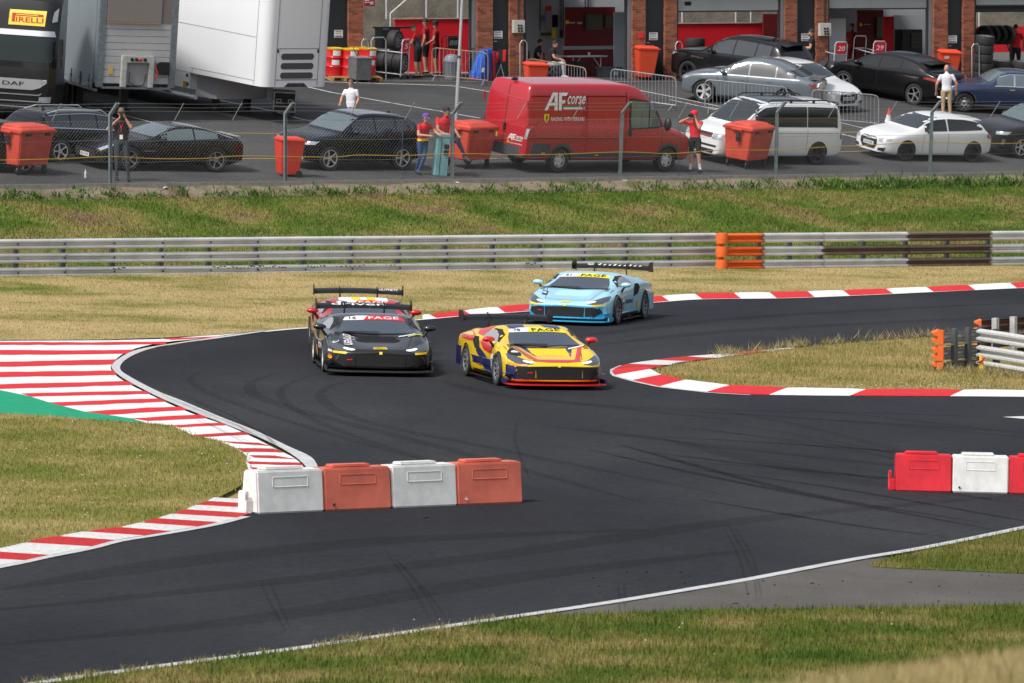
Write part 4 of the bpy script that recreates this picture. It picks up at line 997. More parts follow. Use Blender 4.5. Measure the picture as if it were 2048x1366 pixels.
    # door mirrors on curved stalks
    for sg in (-1, 1):
        g = G(); g.ball((0, 0, 0), (.075, .125, .062), n=14, k=9)
        o = g.make('wing_mirror', liv['mirror'], r, T(c.X(1.60), sg*1.03, .925), smooth=True)
        g = G(); g.tube([(-.02, -sg*.02, -.04), (0, -sg*.07, -.10), (.0, -sg*.12, -.20)], [.018, .028, .03], 7); g.make('mirror_arm', CARBON, o)
    # rear wing on swan necks
    wz, wx = 1.235, c.X(4.50); g = G(); ch = .30
    wz += .05; prof = [(.0, 0), (.06, .022), (.15, .024), (.30, -.012), (.15, -.012), (.06, -.016)]
    V = []; N = 9
    for i in range(N):
        y = -.90+1.80*i/(N-1); sag = -.03*(abs(y)/.9)**2
        for x, z in prof: V.append((wx+.15-x, y, wz+sag+(.3-x)*-.40+z))
    n = len(prof); Fc = [(i*n+k, i*n+(k+1) % n, (i+1)*n+(k+1) % n, (i+1)*n+k) for i in range(N-1) for k in range(n)]+[tuple(range(n)), tuple((N-1)*n+k for k in range(n))]
    g.add(V, Fc); rw = g.make('rear_wing', CARB2, r, smooth=True, angle=40)
    for sg in (-1, 1):
        g = G(); g.prism([(wx+.2, wz-.16), (wx-.22, wz-.20), (wx-.20, wz+.06), (wx+.1, wz+.06), (wx+.22, wz-.02)], sg*.90, sg*.915, 0, RX(90) @ Matrix.Scale(-1, 4, (0, 0, 1))); g.make('end_plate', liv.get('endp', CARB2), r)
        g = G(); g.tube([(wx+.10, sg*.38, .95), (wx+.22, sg*.38, 1.12), (wx+.20, sg*.38, 1.27), (wx+.06, sg*.38, 1.285), (wx+.0, sg*.38, wz+.01)], .016, 6); g.make('wing_support', CARBON, r)
        g = G(); g.bb(c.X(4.46), c.X(4.1), sg*.985, sg*1.005, .22, .62); g.make('rear_fin', liv.get('fin', CARBON), r)
    g = G(); g.prism([(-2.05, -.85), (-2.4, -.8), (-2.4, .8), (-2.05, .85)], .14, .16); g.make('diffuser', CARBON, r)
    c.decal('tail_panel', [(-.75, .45), (.75, .45), (.78, .70), (-.78, .70)], 'B', M_BLK, .006, .2)
    for sg in (-1, 1): c.decal('tail_light', [(sg*.45, .71), (sg*.78, .70), (sg*.76, .78), (sg*.47, .78)], 'B', M_TAIL, .008)
    c.decal('badge', [(-.028, .46), (.028, .46), (.028, .505), (-.028, .505)], 'F', ST_YB, .012)
    return c
def WINGM(c): return T(c.X(4.50), 0, 1.245) @ RZ(90) @ RX(-68)
def wing_word(c, txt, y0, y1, h): stuff(flat_text('wing_lettering', txt, y0, y1, -h, h, ST_W, c.root, WINGM(c)))
def wing_marks(c, y0, y1, n, h):
    g = G()                                   # lettering too blurred in the photograph to read: slanted strokes
    for k in range(n):
        y = lerp(y0, y1, k/(n-1)); a, w_ = (h if k % 3 == 0 else h*.6), .05
        g.add([(y, -.005, -h*.45), (y+w_, -.005, -h*.45), (y+w_+.03, -.005, -h*.45+a), (y+.03, -.005, -h*.45+a)], [(0, 1, 2, 3)])
    stuff(g.make('wing_lettering', ST_W, c.root, WINGM(c)))
def side_marks(c, ax, a0, a1, z0, z1, n, mt):
    for k in range(n):
        u = lerp(a0, a1, (k+.1)/n); v = lerp(a0, a1, (k+.75)/n); c.decal('sponsor_mark', [(u, z0), (v, z0), (v, z1), (u, z1)], ax, mt, .018)
def place_racer(px, py, yaw, side, wy=1.035):
    """front wheel on the camera side touches the track at the pixel"""
    p = hit(px, py); y = R(yaw); fx, fy = math.cos(y), math.sin(y); s = 1 if side == 'L' else -1
    cx = p.x-fx*1.3-s*(-fy)*.86; cy = p.y-fy*1.3-s*fx*.86
    return frame((cx, cy), yaw, zt) @ Matrix.Scale(wy, 4, (0, 1, 0)) @ Matrix.Scale(.965, 4, (0, 0, 1))
Y_Y = paint('race_yellow', (.84, .56, .008)); Y_B = paint('race_sky_blue', (.36, .66, .80)); Y_R = paint('race_red', (.50, .012, .02))
# --- yellow, red and navy car
c = racer(place_racer(1008, 771, -76, 'R'), 'yellow racing coupe with red mirrors, navy flanks and red splitter, leading the group', Y_Y,
          dict(strip=ST_YB, strip_t=ST_K, no='78', split=paint('race_signal_red', (.66, .015, .02)), mirror=paint('race_signal_red', (.66, .015, .02)), canard=ST_N, fin=ST_N, rim=M_DALLOY, low=ST_N, band=CARBON))
PR = paint('race_signal_red', (.66, .015, .02))
for ax in 'LR':
    c.decal('navy_flank', [(1.45, .20), (1.75, .22), (2.2, .24), (2.85, .62), (2.62, .70), (2.2, .58), (1.9, .42)], ax, ST_N, .012, .12)
    c.decal('red_haunch', [(3.1, .80), (3.4, .78), (4.1, .80), (4.3, .90), (3.9, .95), (3.4, .98), (3.05, .93)], ax, PR, .006, .1)
    c.decal('red_door', [(1.62, .60), (2.3, .66), (2.6, .80), (2.55, .86), (1.75, .80)], ax, PR, .006, .1)
    c.decal('red_pillar', [(2.62, .93), (2.95, .95), (3.05, 1.02), (2.7, 1.10), (2.4, 1.14), (2.4, 1.10), (2.52, 1.02)], ax, PR, .010, .1)
    c.decal('number_board', [(1.46, .33), (1.66, .33), (1.66, .62), (1.46, .62)], ax, ST_W, .014, .2)
    c.decal('number_board', [(1.475, .34), (1.645, .34), (1.645, .52), (1.475, .52)], ax, ST_K, .018, .2)
    c.decal('sponsor_disc', [(2.62+.09*math.cos(q), .42+.10*math.sin(q)) for q in np.linspace(0, 6.0, 12)], ax, ST_O, .016, .3)
c.word('race_number', '78', 'R', 1.63, 1.49, .36, .50, ST_W, .024); c.word('race_number', '78', 'L', 1.49, 1.63, .36, .50, ST_W, .024)
side_marks(c, 'R', 2.35, 2.08, .45, .50, 5, ST_W); side_marks(c, 'R', 2.28, 2.02, .36, .41, 5, ST_W)
c.decal('navy_bumper', [(-.97, .20), (-.66, .20), (-.83, .32), (-.80, .42), (-.84, .47), (-.99, .50)], 'F', ST_N, .006, .06, mirror=True)
# red frame of the bonnet and navy arrows beside the vents
c.decal('red_stripe', [(.16, -.47), (.30, -.48), (1.02, -.69), (1.04, -.61), (.36, -.40), (.27, -.36), (.27, .36), (.36, .40), (1.04, .61), (1.02, .69), (.30, .48), (.16, .47), (.10, .2), (.10, -.2)], 'T', PR, .009, .09)
c.decal('navy_arrow', [(.48, -.34), (1.05, -.50), (1.18, -.56), (1.20, -.40), (1.02, -.38)], 'T', ST_N, .007, .08, mirror=True)
c.decal('navy_cowl', [(1.14, -.62), (1.14, .62), (1.21, .60), (1.21, -.60)], 'T', ST_N, .008, .1)
c.decal('white_patch', [(1.02, .42), (1.10, .44), (1.12, .74), (1.04, .74)], 'T', ST_W, .012, .1)
c.decal('navy_roof', [(2.06, -.52), (2.06, -.2), (2.6, -.18), (2.6, -.50)], 'T', ST_N, .010, .1, mirror=True)
c.decal('light_pod', [(.42, -.78), (.62, -.88), (.75, -.86), (.9, -.72), (.60, -.62), (.44, -.66)], 'T', M_BLK, .008, .08)
c.decal('team_roundel', [(.63+.055*math.cos(q), -.74+.07*math.sin(q)) for q in np.linspace(0, 6.0, 12)], 'T', ST_W, .014, .3)
c.decal('orange_tab', [(-.92, .50), (-.80, .475), (-.62, .475), (-.62, .505), (-.80, .51), (-.92, .545)], 'F', ST_O, .012, .08)
# --- black car
c = racer(place_racer(668, 744, -84, 'R', 1.10), 'black racing coupe with red and white sun strip and yellow stickers', P_BLK,
          dict(strip=ST_R, strip_t=ST_W, no='16', split=mat('splitter_highlight', (.035, .036, .04), .4), mirror=P_BLK, rim=M_ALLOY, louv=CARBON, rimcol=mat('intake_edge', (.055, .056, .06), .35)))  # grey splitter: lip highlight put into its colour
c.word('sponsor_text', 'driven', 'T', 1.05, .34, -.66, -.42, ST_W, .016)
c.decal('team_roundel', [(.52+.05*math.cos(q), -.80+.06*math.sin(q)) for q in np.linspace(0, 6.0, 12)], 'T', ST_W, .014, .3)
c.decal('team_roundel', [(.525+.03*math.cos(q), -.795+.038*math.sin(q)) for q in np.linspace(0, 6.0, 12)], 'T', ST_K, .018, .3)
c.decal('yellow_sticker', [(-.13, .552), (.13, .552), (.12, .585), (-.12, .585)], 'F', ST_Y, .012)
c.word('sticker_text', 'PIRELLI', 'F', -.11, .11, .560, .578, ST_K, .016)
c.decal('yellow_sticker', [(-.86, .47), (-.63, .455), (-.63, .495), (-.86, .51)], 'F', ST_Y, .016, mirror=True)
c.decal('white_sticker', [(-.93, .49), (-.87, .48), (-.87, .52), (-.93, .54)], 'F', ST_W, .016)
c.decal('orange_shell', [(-.90+.035*math.cos(q), .38+.045*math.sin(q)) for q in np.linspace(0, 6.0, 10)], 'F', ST_O, .016)
c.decal('white_patch', [(1.04, .40), (1.10, .42), (1.12, .72), (1.05, .72)], 'T', ST_W, .012, .1); c.decal('lime_patch', [(.95, .58), (1.0, .58), (1.04, .84), (.98, .84)], 'T', mat('sticker_lime', (.5, .6, .05), .5), .014, .1)
for ax in 'LR':
    c.decal('number_board', [(1.48, .36), (1.68, .36), (1.68, .64), (1.48, .64)], ax, ST_W, .014, .2)
    c.decal('orange_disc', [(2.85+.07*math.cos(q), .36+.12*math.sin(q)) for q in np.linspace(0, 6.0, 12)], ax, ST_O, .016, .3)
c.word('race_number', '16', 'R', 1.66, 1.5, .38, .50, ST_K, .02); c.word('sponsor_text', 'driven', 'R', 2.6, 1.8, .42, .62, ST_W, .016)
wing_word(c, 'driven', -.62, .42, .06)
# --- dark red car right behind the black one
c = racer(place_racer(648, 708, -86, 'R', 1.07), 'dark red racing coupe with white roof band tucked behind the black one', Y_R,
          dict(strip=ST_R, strip_t=ST_W, no='98', split=CARBON, mirror=Y_R, rim=M_ALLOY))
c.decal('white_roof', [(2.06, -.50), (2.06, .50), (2.5, .48), (2.5, -.48)], 'T', ST_W, .010, .1)
c.decal('yellow_block', [(2.07, -.24), (2.07, -.06), (2.48, -.06), (2.48, -.24)], 'T', ST_Y, .014, .1, mirror=True)
wing_word(c, 'OUTFIETS', .42, .80, .05)
# --- sky blue car
c = racer(place_racer(1222, 648, -105, 'L'), 'pale blue racing coupe with yellow sun strip, running farthest back on the right', Y_B,
          dict(strip=ST_YB, strip_t=ST_K, no='61', split=paint('race_deep_blue', (.05, .42, .66)), mirror=Y_B, rim=M_DALLOY, canard=paint('race_deep_blue', (.05, .42, .66)), fin=Y_B, low=paint('race_deep_blue', (.05, .42, .66)), band=paint('race_deep_blue', (.05, .42, .66))))
c.decal('deep_blue_bumper', [(-.97, .22), (-.55, .18), (.55, .18), (.97, .22), (.99, .42), (.80, .455), (0, .455), (-.80, .455), (-.99, .42)], 'F', MATS['paint_race_deep_blue'], .004, .08)
c.decal('orange_sticker', [(-.11, .535), (.11, .535), (.10, .562), (-.10, .562)], 'F', ST_Y, .012)
c.decal('orange_sticker', [(-.86, .47), (-.62, .455), (-.62, .492), (-.86, .505)], 'F', ST_Y, .016, mirror=True)
c.decal('navy_badge', [(.52, -.66), (.78, -.70), (.80, -.58), (.54, -.55)], 'T', ST_N, .012, .1); c.decal('white_disc', [(.66+.05*math.cos(q), -.63+.05*math.sin(q)) for q in np.linspace(0, 6.0, 10)], 'T', ST_W, .018, .3)
for ax in 'LR':
    c.decal('number_board', [(1.55, .33), (1.78, .33), (1.78, .60), (1.55, .60)], ax, ST_W, .014, .2); c.decal('number_board', [(1.565, .34), (1.765, .34), (1.765, .50), (1.565, .50)], ax, ST_K, .018, .2)
    c.decal('orange_disc', [(2.98+.07*math.cos(q), .40+.11*math.sin(q)) for q in np.linspace(0, 6.0, 12)], ax, ST_Y, .016, .3)
c.word('race_number', '61', 'L', 1.58, 1.74, .36, .48, ST_W, .024); side_marks(c, 'L', 1.9, 2.5, .46, .55, 5, ST_N)
wing_marks(c, -.34, .62, 9, .10)
g = G(); g.tube([(.08*math.cos(q), .0, .045*math.sin(q)) for q in np.linspace(0, 6.2832, 17)[:-1]], .010, 5, closed=True); g.make('wing_emblem', ST_W, c.root, WINGM(c) @ T(-.50, -.006, 0))
# ------------------------------------------------------------------ parked road vehicles
GRP = 'vehicles parked in the paddock'
def V_(name, label, cat, M): return thing(name, label, cat, M, GRP)
PB = paint('black', (.008, .008, .009), 0, .25); PN = paint('midnight', (.010, .011, .016), .2, .25); PW = paint('white', (.72, .725, .73)); PG = paint('slate_grey', (.17, .20, .225), .35, .3)
PRD = paint('van_red', (.42, .012, .022), 0, .3); PBL = paint('classic_blue', (.022, .036, .085), .2, .25); PDG = paint('dark_grey', (.012, .013, .015), .2, .3)
def lamp2(c, pts, axis, mt, off=.010): c.decal('headlight' if axis == 'F' else 'tail_light', pts, axis, mt, off, .08, mirror=True)
def hatch(M, label, col, rim, tail=True, name='parked_hatchback'):
    r = V_(name, label, 'car', M)
    top = [(0, .62), (.1, .70), (.5, .86), (1.0, .95), (1.18, .985), (1.65, 1.25), (2.0, 1.39), (2.5, 1.43), (3.1, 1.41), (3.6, 1.33), (3.85, 1.20), (4.12, .93), (4.25, .86), (4.31, .62)]
    belt = [(0, .56), (.1, .64), (.5, .78), (1.0, .86), (1.6, .91), (3.0, .95), (3.8, .985), (4.1, .90), (4.25, .80), (4.31, .56)]
    plan = [(0, .62), (.06, .74), (.25, .84), (.7, .89), (1.6, .885), (3.2, .89), (3.9, .86), (4.2, .80), (4.31, .70)]
    c = Car(r, 4.31, 1.79, 2.63, .86, top, belt, plan, [(0, .22), (.4, .17), (3.8, .18), (4.31, .30)], .318, tum=.42, paint=col)
    c.wheels(('twin', 5, rim), .22); c.side_glass(1.52, 3.80, (2.42,), M_PRIV, hi=.78); c.screen('windscreen', 'F', 1.2, 2.0, M_GLASS); c.screen('rear_window', 'B', 4.05, 3.6, M_PRIV, zl=.03)
    c.decal('grille', [(-.30, .30), (.30, .30), (.42, .44), (.40, .60), (.30, .66), (-.30, .66), (-.40, .60), (-.42, .44)], 'F', M_BLK, .01)
    lamp2(c, [(.47, .585), (.60, .565), (.80, .62), (.82, .685), (.66, .67), (.48, .645)], 'F', M_LAMP)
    c.decal('fog_intake', [(.47, .28), (.72, .28), (.76, .40), (.50, .36)], 'F', M_BLK, .01, mirror=True)
    for k in range(4): c.decal('badge_ring', [(-.085+.057*k+.032*math.cos(q), .60+.03*math.sin(q)) for q in np.linspace(0, 5.8, 10)], 'F', M_CHROME, .018)
    c.plate('F', 0, .46, 'LD18 KWK'); lamp2(c, [(.5, .76), (.78, .76), (.80, .90), (.52, .90)], 'B', M_TAIL)
    for ax in 'LR': c.decal('tail_light', [(4.0, .78), (4.22, .74), (4.2, .86), (4.02, .91)], ax, M_TAIL, .012)
    c.handle(2.28, .80, col); c.handle(3.2, .83, col); c.mirror(1.62, .97, M_BLK); c.seam([(1.45, .30), (1.48, .86)]); c.seam([(2.45, .30), (2.44, .90)])
    c.decal('lower_lip', [(-.70, .20), (.70, .20), (.74, .235), (-.74, .235)], 'F', M_CHROME, .012); c.spoiler(3.55, 3.92, .54, col, -.015)
    return c
hatch(park(1875, 323, -146, 2.63, 1.79), 'white hatchback with black grille beside the fence at right', PW, M_BALLOY)
hatch(park(-36, 346, -146, 2.63, 1.79), 'dark hatchback cut by the left edge behind the red bin', PDG, M_ALLOY)
hatch(frame(hit(1522, 189, zp), 163, zp) @ Matrix.Scale(.86, 4, (0, 0, 1)), 'white car mostly hidden between black SUV and grey coupe SUV', PW, M_ALLOY)
hatch(frame(hit(1596, 206, zp), -44, zp), 'white car whose nose shows behind the grey coupe SUV tail', PW, M_ALLOY)
def suv(M, label, col, L, W, H, wb, rim, kind, clad=None):
    r = V_('parked_suv', label, 'car', M); k = H/1.65; q = L/4.4
    if kind == 'coupe':          # sloping tail
        top = [(0, .78), (.1, .88), (.5, 1.0), (1.0, 1.06), (1.2, 1.10), (1.75, 1.40), (2.15, 1.57), (2.6, 1.615), (3.1, 1.56), (3.7, 1.36), (4.2, 1.14), (4.5, 1.08), (4.59, .80)]
        belt = [(0, .72), (.1, .82), (.5, .92), (1.0, .97), (1.7, 1.01), (3.0, 1.05), (4.0, 1.08), (4.5, 1.02), (4.59, .74)]
    elif kind == 'liftback':     # low cab-forward nose, high tail
        top = [(0, .80), (.1, .88), (.4, .99), (.75, 1.05), (.9, 1.09), (1.6, 1.42), (2.1, 1.545), (2.6, 1.565), (3.2, 1.53), (3.8, 1.40), (4.3, 1.16), (4.5, 1.13), (4.68, 1.08), (4.7, .80)]
        belt = [(0, .72), (.1, .80), (.4, .92), (.9, 1.0), (2.2, 1.02), (3.2, 1.10), (4.2, 1.12), (4.6, 1.03), (4.7, .74)]
    elif kind == 'big':
        top = [(0, .95), (.08, 1.05), (.5, 1.13), (1.2, 1.19), (1.4, 1.22), (1.95, 1.60), (2.3, 1.77), (2.8, 1.82), (3.6, 1.80), (4.3, 1.75), (4.48, 1.68), (4.78, 1.24), (4.92, 1.12), (4.95, .80)]
        belt = [(0, .88), (.08, .98), (.5, 1.06), (1.2, 1.11), (2.0, 1.15), (3.5, 1.19), (4.5, 1.22), (4.85, 1.06), (4.95, .74)]
    elif kind == 'estate':
        top = [(0, .66), (.1, .76), (.5, .88), (1.2, .97), (1.35, 1.0), (1.95, 1.30), (2.4, 1.44), (3.0, 1.475), (3.9, 1.44), (4.4, 1.37), (4.6, 1.18), (4.85, .95), (4.93, .68)]
        belt = [(0, .60), (.1, .70), (.5, .80), (1.2, .88), (2.0, .92), (3.5, .97), (4.6, 1.0), (4.85, .86), (4.93, .62)]
    else:
        top = [(0, .80), (.08, .90), (.5, 1.0), (1.0, 1.06), (1.15, 1.09), (1.62, 1.44), (1.95, 1.60), (2.4, 1.645), (3.1, 1.61), (3.8, 1.52), (4.0, 1.38), (4.22, 1.10), (4.34, 1.0), (4.37, .76)]
        belt = [(0, .74), (.08, .84), (.5, .94), (1.0, .985), (1.7, 1.03), (3.0, 1.09), (4.0, 1.14), (4.3, .96), (4.37, .70)]
    l0 = top[-1][0]; sx = L/l0; hz = H/max(p[1] for p in top)
    top = [(a*sx, b*hz) for a, b in top]; belt = [(a*sx, b*hz) for a, b in belt]; w_ = W/2
    plan = [(0, w_*.72), (.06, w_*.84), (.25, w_*.94), (.8, w_), (L*.5, w_*.99), (L-.7, w_), (L-.2, w_*.93), (L, w_*.82)]
    foh = (L-wb)*.46; rr = {'estate': .34, 'big': .38}.get(kind, .365)
    c = Car(r, L, W, wb, foh, top, belt, plan, [(0, .27), (.4, .22), (L-.5, .24), (L, .38)], rr, tum=.36, paint=col)
    ix = lambda t: lin([(0, 0), (1, L)], t)
    cowl = next(a for a, b in top if b-lin(belt, a) > .09 and a > .8); peak = max(top, key=lambda p: p[1])[0]
    hd = cowl+.74*(peak-cowl); c.rr = rr
    c.wheels(rim, .25); re = L-(.55 if kind in ('estate', 'suv') else .75 if kind == 'big' else .62)
    gl = M_PRIV if kind in ('liftback',) else M_GLASS
    c.side_glass(cowl+.42, re, (cowl+1.30, cowl+2.2) if L > 4.5 else (cowl+1.25, cowl+2.0), gl, hi=.78)
    c.screen('windscreen', 'F', cowl+.02, hd, M_GLASSL, zh=.02)
    rb = [a for a, b in top if a > peak]; c.screen('rear_window', 'B', rb[-3] if kind in ('suv', 'big', 'estate') else rb[-3], rb[1] if kind in ('coupe', 'liftback') else rb[0]+.35, M_PRIV, zl=.03, zh=.02)
    zl = lin(top, .12)
    c.decal('grille', [(-w_*.42, zl-.40), (w_*.42, zl-.40), (w_*.5, zl-.18), (w_*.46, zl-.10), (-w_*.46, zl-.10), (-w_*.5, zl-.18)], 'F', M_BLK, .01)
    lamp2(c, [(w_*.55, zl-.19), (w_*.90, zl-.16), (w_*.93, zl-.06), (w_*.56, zl-.09)], 'F', M_LAMP); c.decal('lower_intake', [(-w_*.7, .30), (w_*.7, .30), (w_*.74, zl-.50), (-w_*.74, zl-.50)], 'F', M_BLK, .01)
    zt_ = lin(belt, L-.15)
    lamp2(c, [(w_*.45, zt_-.16), (w_*.9, zt_-.16), (w_*.92, zt_-.03), (w_*.45, zt_-.06)], 'B', M_TAIL); c.plate('B', 0, zt_-.32, 'KV23 ZFO', False)
    c.mirror(cowl+.45, lin(belt, cowl+.45)+.10, col, sz=(.10, .11, .085)); c.handle(cowl+1.1, lin(belt, 2)-.13, col); c.handle(cowl+2.0, lin(belt, 3)-.13, col)
    c.seam([(cowl+.25, .40), (cowl+.28, lin(belt, cowl)-.02)]); c.seam([(cowl+1.28, .38), (cowl+1.27, lin(belt, cowl+1.2))])
    c.decal('sill_trim', [(foh+rr+.1, .235), (foh+wb-rr-.1, .245), (foh+wb-rr-.1, .33), (foh+rr+.1, .32)], 'L', M_GREY, .008, .3, mirror=True)
    g = G(); g.add([(0, -.02, 0), (0, .02, 0), (-.16, .02, 0), (-.16, -.02, 0), (-.14, 0, .08)], [(0, 1, 4), (1, 2, 4), (2, 3, 4), (3, 0, 4)]); g.make('roof_aerial', M_BLK, r, T(c.X(L*.78), 0, lin(top, L*.78)-.02))
    if clad: c.arches(clad, .06, 1.11, .26)
    return c
TW = ('twin', 5, M_ALLOY); WD = ('wide', 5, M_ALLOY); WDK = ('wide', 5, M_BALLOY)
c = suv(park(729, 341, -140, 2.68, 1.9), 'black compact SUV with pale roof parked beyond the narrow red bin', PN, 4.37, 1.9, 1.65, 2.68, TW, 'suv')
c.decal('roof_panel', [(1.95, -.55), (1.95, .55), (3.6, .52), (3.6, -.52)], 'T', paint('silver_roof', (.30, .31, .34), .5, .3), .006, .2)
c.decal('chrome_lip', [(-.6, .30), (.6, .30), (.64, .36), (-.64, .36)], 'F', M_ALLOY, .014)
c = suv(park(1447, 178, 141, 3.0, 2.0), 'large black SUV with glossy roof near the garages', PB, 4.95, 2.0, 1.82, 3.0, WDK, 'big')
c.decal('sunroof', [(2.4, -.5), (2.4, .5), (3.9, .5), (3.9, -.5)], 'T', M_PRIV, .006, .2); c.spoiler(4.25, 4.68, .62, PB, -.03)
c.decal('wing_vent', [(1.0, .92), (1.55, .90), (1.55, .95), (1.02, .97)], 'L', M_CHROME, .01, mirror=True)
c = suv(park(1488, 214, 163, 2.76, 1.87), 'grey coupe SUV with silver window line behind the crowd barrier', PG, 4.59, 1.87, 1.615, 2.76, WD, 'coupe')
c.decal('window_line', [(1.6, .985), (4.0, 1.055), (4.0, 1.075), (1.6, 1.01)], 'L', M_CHROME, .012, .3, mirror=True)
c.spoiler(4.22, 4.66, .66, PG, .035, .03, 'tail_spoiler')
c.decal('light_strip', [(-.85, .93), (.85, .93), (.85, .98), (-.85, .98)], 'B', M_TAIL, .014); c.arches(PG, .05, 1.1, .28)
c = suv(park(1757, 197, 139, 2.99, 1.9), 'black crossover with sloping tail, bald man standing at its rear', PB, 4.68, 1.9, 1.57, 2.99, ('twin', 5, M_DALLOY), 'liftback')
c.spoiler(3.66, 4.10, .56, PB, -.02)
for ax in 'L': c.decal('tail_light', [(4.1, .93), (4.6, .91), (4.6, .99), (4.15, 1.0)], ax, M_TAIL, .012)
c = suv(park(2104, 317, -143, 2.8, 1.9), 'dark SUV with square lamps cut by the right edge, behind white hatchback', PDG, 4.6, 1.9, 1.64, 2.8, TW, 'suv')
for sg in (-1, 1): c.decal('lamp_surround', [(sg*.50, .40), (sg*.82, .42), (sg*.84, .62), (sg*.78, .60), (sg*.77, .46), (sg*.53, .44)], 'F', M_CHROME, .016, .1)
c = suv(park(205, 326, 37, 2.94, 1.88, 'R'), 'black estate car with chrome window line behind the man filming', PB, 4.93, 1.88, 1.475, 2.94, TW, 'estate')
for ax in 'LR':
    lo = [(d, lin(c.belt, d)+.005) for d in np.linspace(1.8, 4.4, 9)]; up = [(d, lin(c.belt, d)+.03) for d in np.linspace(1.8, 4.4, 9)]
    c.decal('window_line', lo+up[::-1], ax, M_CHROME, .014, .3)
    up = [(d, lin(c.belt, d)+(lin(c.top, d)-lin(c.belt, d))*.84) for d in np.linspace(2.0, 4.4, 9)]; c.decal('window_line', up+[(a, b-.022) for a, b in up][::-1], ax, M_CHROME, .014, .3)
    c.decal('tail_light', [(4.55, .72), (4.86, .70), (4.80, .98), (4.6, 1.02)], ax, M_TAIL, .012)
for sg in (-1, 1):
    g = G(); g.tube([(c.X(d), sg*.60, lin(c.top, d)+z) for d, z in ((2.2, -.02), (2.4, .03), (3.8, .03), (4.2, -.02))], .018, 6); g.make('roof_rail', M_ALLOY, c.root)
# --- black sports coupe
r = V_('sports_coupe', 'black sports coupe with wide grille parked behind the man filming', 'car', park(343, 343, -148, 2.8, 1.95))
top = [(0, .56), (.08, .64), (.4, .76), (1.0, .85), (1.45, .90), (1.6, .93), (2.1, 1.16), (2.5, 1.27), (2.9, 1.29), (3.4, 1.23), (4.0, 1.05), (4.4, .97), (4.65, .95), (4.71, .70)]
belt = [(0, .50), (.08, .58), (.4, .69), (1.0, .79), (1.6, .83), (2.6, .86), (3.4, .90), (4.0, .92), (4.6, .87), (4.71, .64)]
plan = [(0, .66), (.06, .78), (.3, .90), (.9, .96), (1.7, .94), (2.6, .93), (3.5, .97), (4.2, .94), (4.6, .85), (4.71, .74)]
c = Car(r, 4.71, 1.95, 2.8, .93, top, belt, plan, [(0, .20), (.4, .15), (4.2, .17), (4.71, .30)], .345, tum=.50, paint=PB, fend=[(0, 0), (.5, .02), (.95, .05), (1.4, .02), (1.8, 0), (3.2, 0), (3.75, .03), (4.3, 0)])
c.wheels(('twin', 5, M_DALLOY), .26); c.side_glass(1.95, 3.75, (3.0,), M_GLASSL, hi=.76); c.screen('windscreen', 'F', 1.62, 2.5, M_GLASSL); c.screen('rear_window', 'B', 4.1, 3.3, M_PRIV)
c.decal('grille', [(-.50, .30), (.50, .30), (.62, .44), (.50, .54), (-.50, .54), (-.62, .44)], 'F', M_ARCH, .01); c.plate('F', 0, .37, 'MO11 KWK')
lamp2(c, [(.62, .58), (.74, .56), (.86, .66), (.84, .74), (.74, .70)], 'F', M_LAMP); c.decal('corner_duct', [(.60, .24), (.80, .26), (.84, .40), (.70, .36)], 'F', M_ARCH, .01, mirror=True)
c.mirror(1.95, .93, M_BLK); c.handle(2.9, .76, PB); c.seam([(1.7, .28), (1.75, .80)]); c.seam([(3.05, .3), (3.1, .86)]); c.decal('side_strake', [(1.2, .55), (1.75, .57), (1.75, .60), (1.2, .60)], 'L', M_GREY, .012, .2, mirror=True)
c.decal('sill_trim', [(1.5, .17), (3.1, .18), (3.1, .23), (1.5, .22)], 'L', M_GREY, .012, .3, mirror=True); c.decal('bonnet_crease', [(.2, -.34), (1.5, -.44), (1.5, -.42), (.2, -.32)], 'T', M_SEAM, .005, mirror=True)
g = G(); g.bb(c.X(4.70), c.X(4.45), -.6, .6, .965, .985); g.make('tail_lip', PB, r, bevel=.008); lamp2(c, [(.4, .76), (.8, .74), (.8, .79), (.4, .82)], 'B', M_TAIL)
# --- classic saloon
r = V_('classic_saloon', 'dark blue classic saloon with chrome trim at the right edge', 'car', park(2006, 230, -169, 2.73, 1.7))
top = [(0, .62), (.1, .76), (.5, .90), (1.3, .99), (1.5, 1.03), (1.85, 1.30), (2.2, 1.43), (2.7, 1.46), (3.2, 1.40), (3.7, 1.20), (4.1, 1.0), (4.5, .80), (4.6, .60)]
belt = [(0, .52), (.1, .66), (.5, .80), (1.3, .90), (2.0, .95), (3.0, .96), (3.7, .92), (4.2, .80), (4.5, .68), (4.6, .52)]
plan = [(0, .55), (.1, .68), (.4, .78), (1.0, .84), (2.0, .85), (3.2, .84), (4.0, .78), (4.4, .66), (4.6, .5)]
c = Car(r, 4.6, 1.7, 2.73, .78, top, belt, plan, [(0, .26), (4.6, .30)], .33, tum=.34, paint=PBL, fend=[(0, .03), (.4, .07), (.9, .06), (1.4, 0)])
c.wheels(('classic', 6, M_CHROME), .18, .06); c.side_glass(1.82, 3.45, (2.42, 3.05), M_GLASSL, hi=.78, gap=.09); c.screen('windscreen', 'F', 1.52, 2.15, M_GLASSL); c.screen('rear_window', 'B', 3.75, 3.15, M_GLASSL)
lo = [(d, lin(belt, d)+.0) for d in np.linspace(1.75, 3.5, 9)]; up = [(d, lin(belt, d)+(lin(top, d)-lin(belt, d))*.82) for d in np.linspace(1.9, 3.35, 9)]
c.decal('window_chrome', lo+[(a, b+.03) for a, b in lo][::-1], 'L', M_CHROME, .013, .3, mirror=True); c.decal('window_chrome', up+[(a, b-.03) for a, b in up][::-1], 'L', M_CHROME, .013, .3, mirror=True)
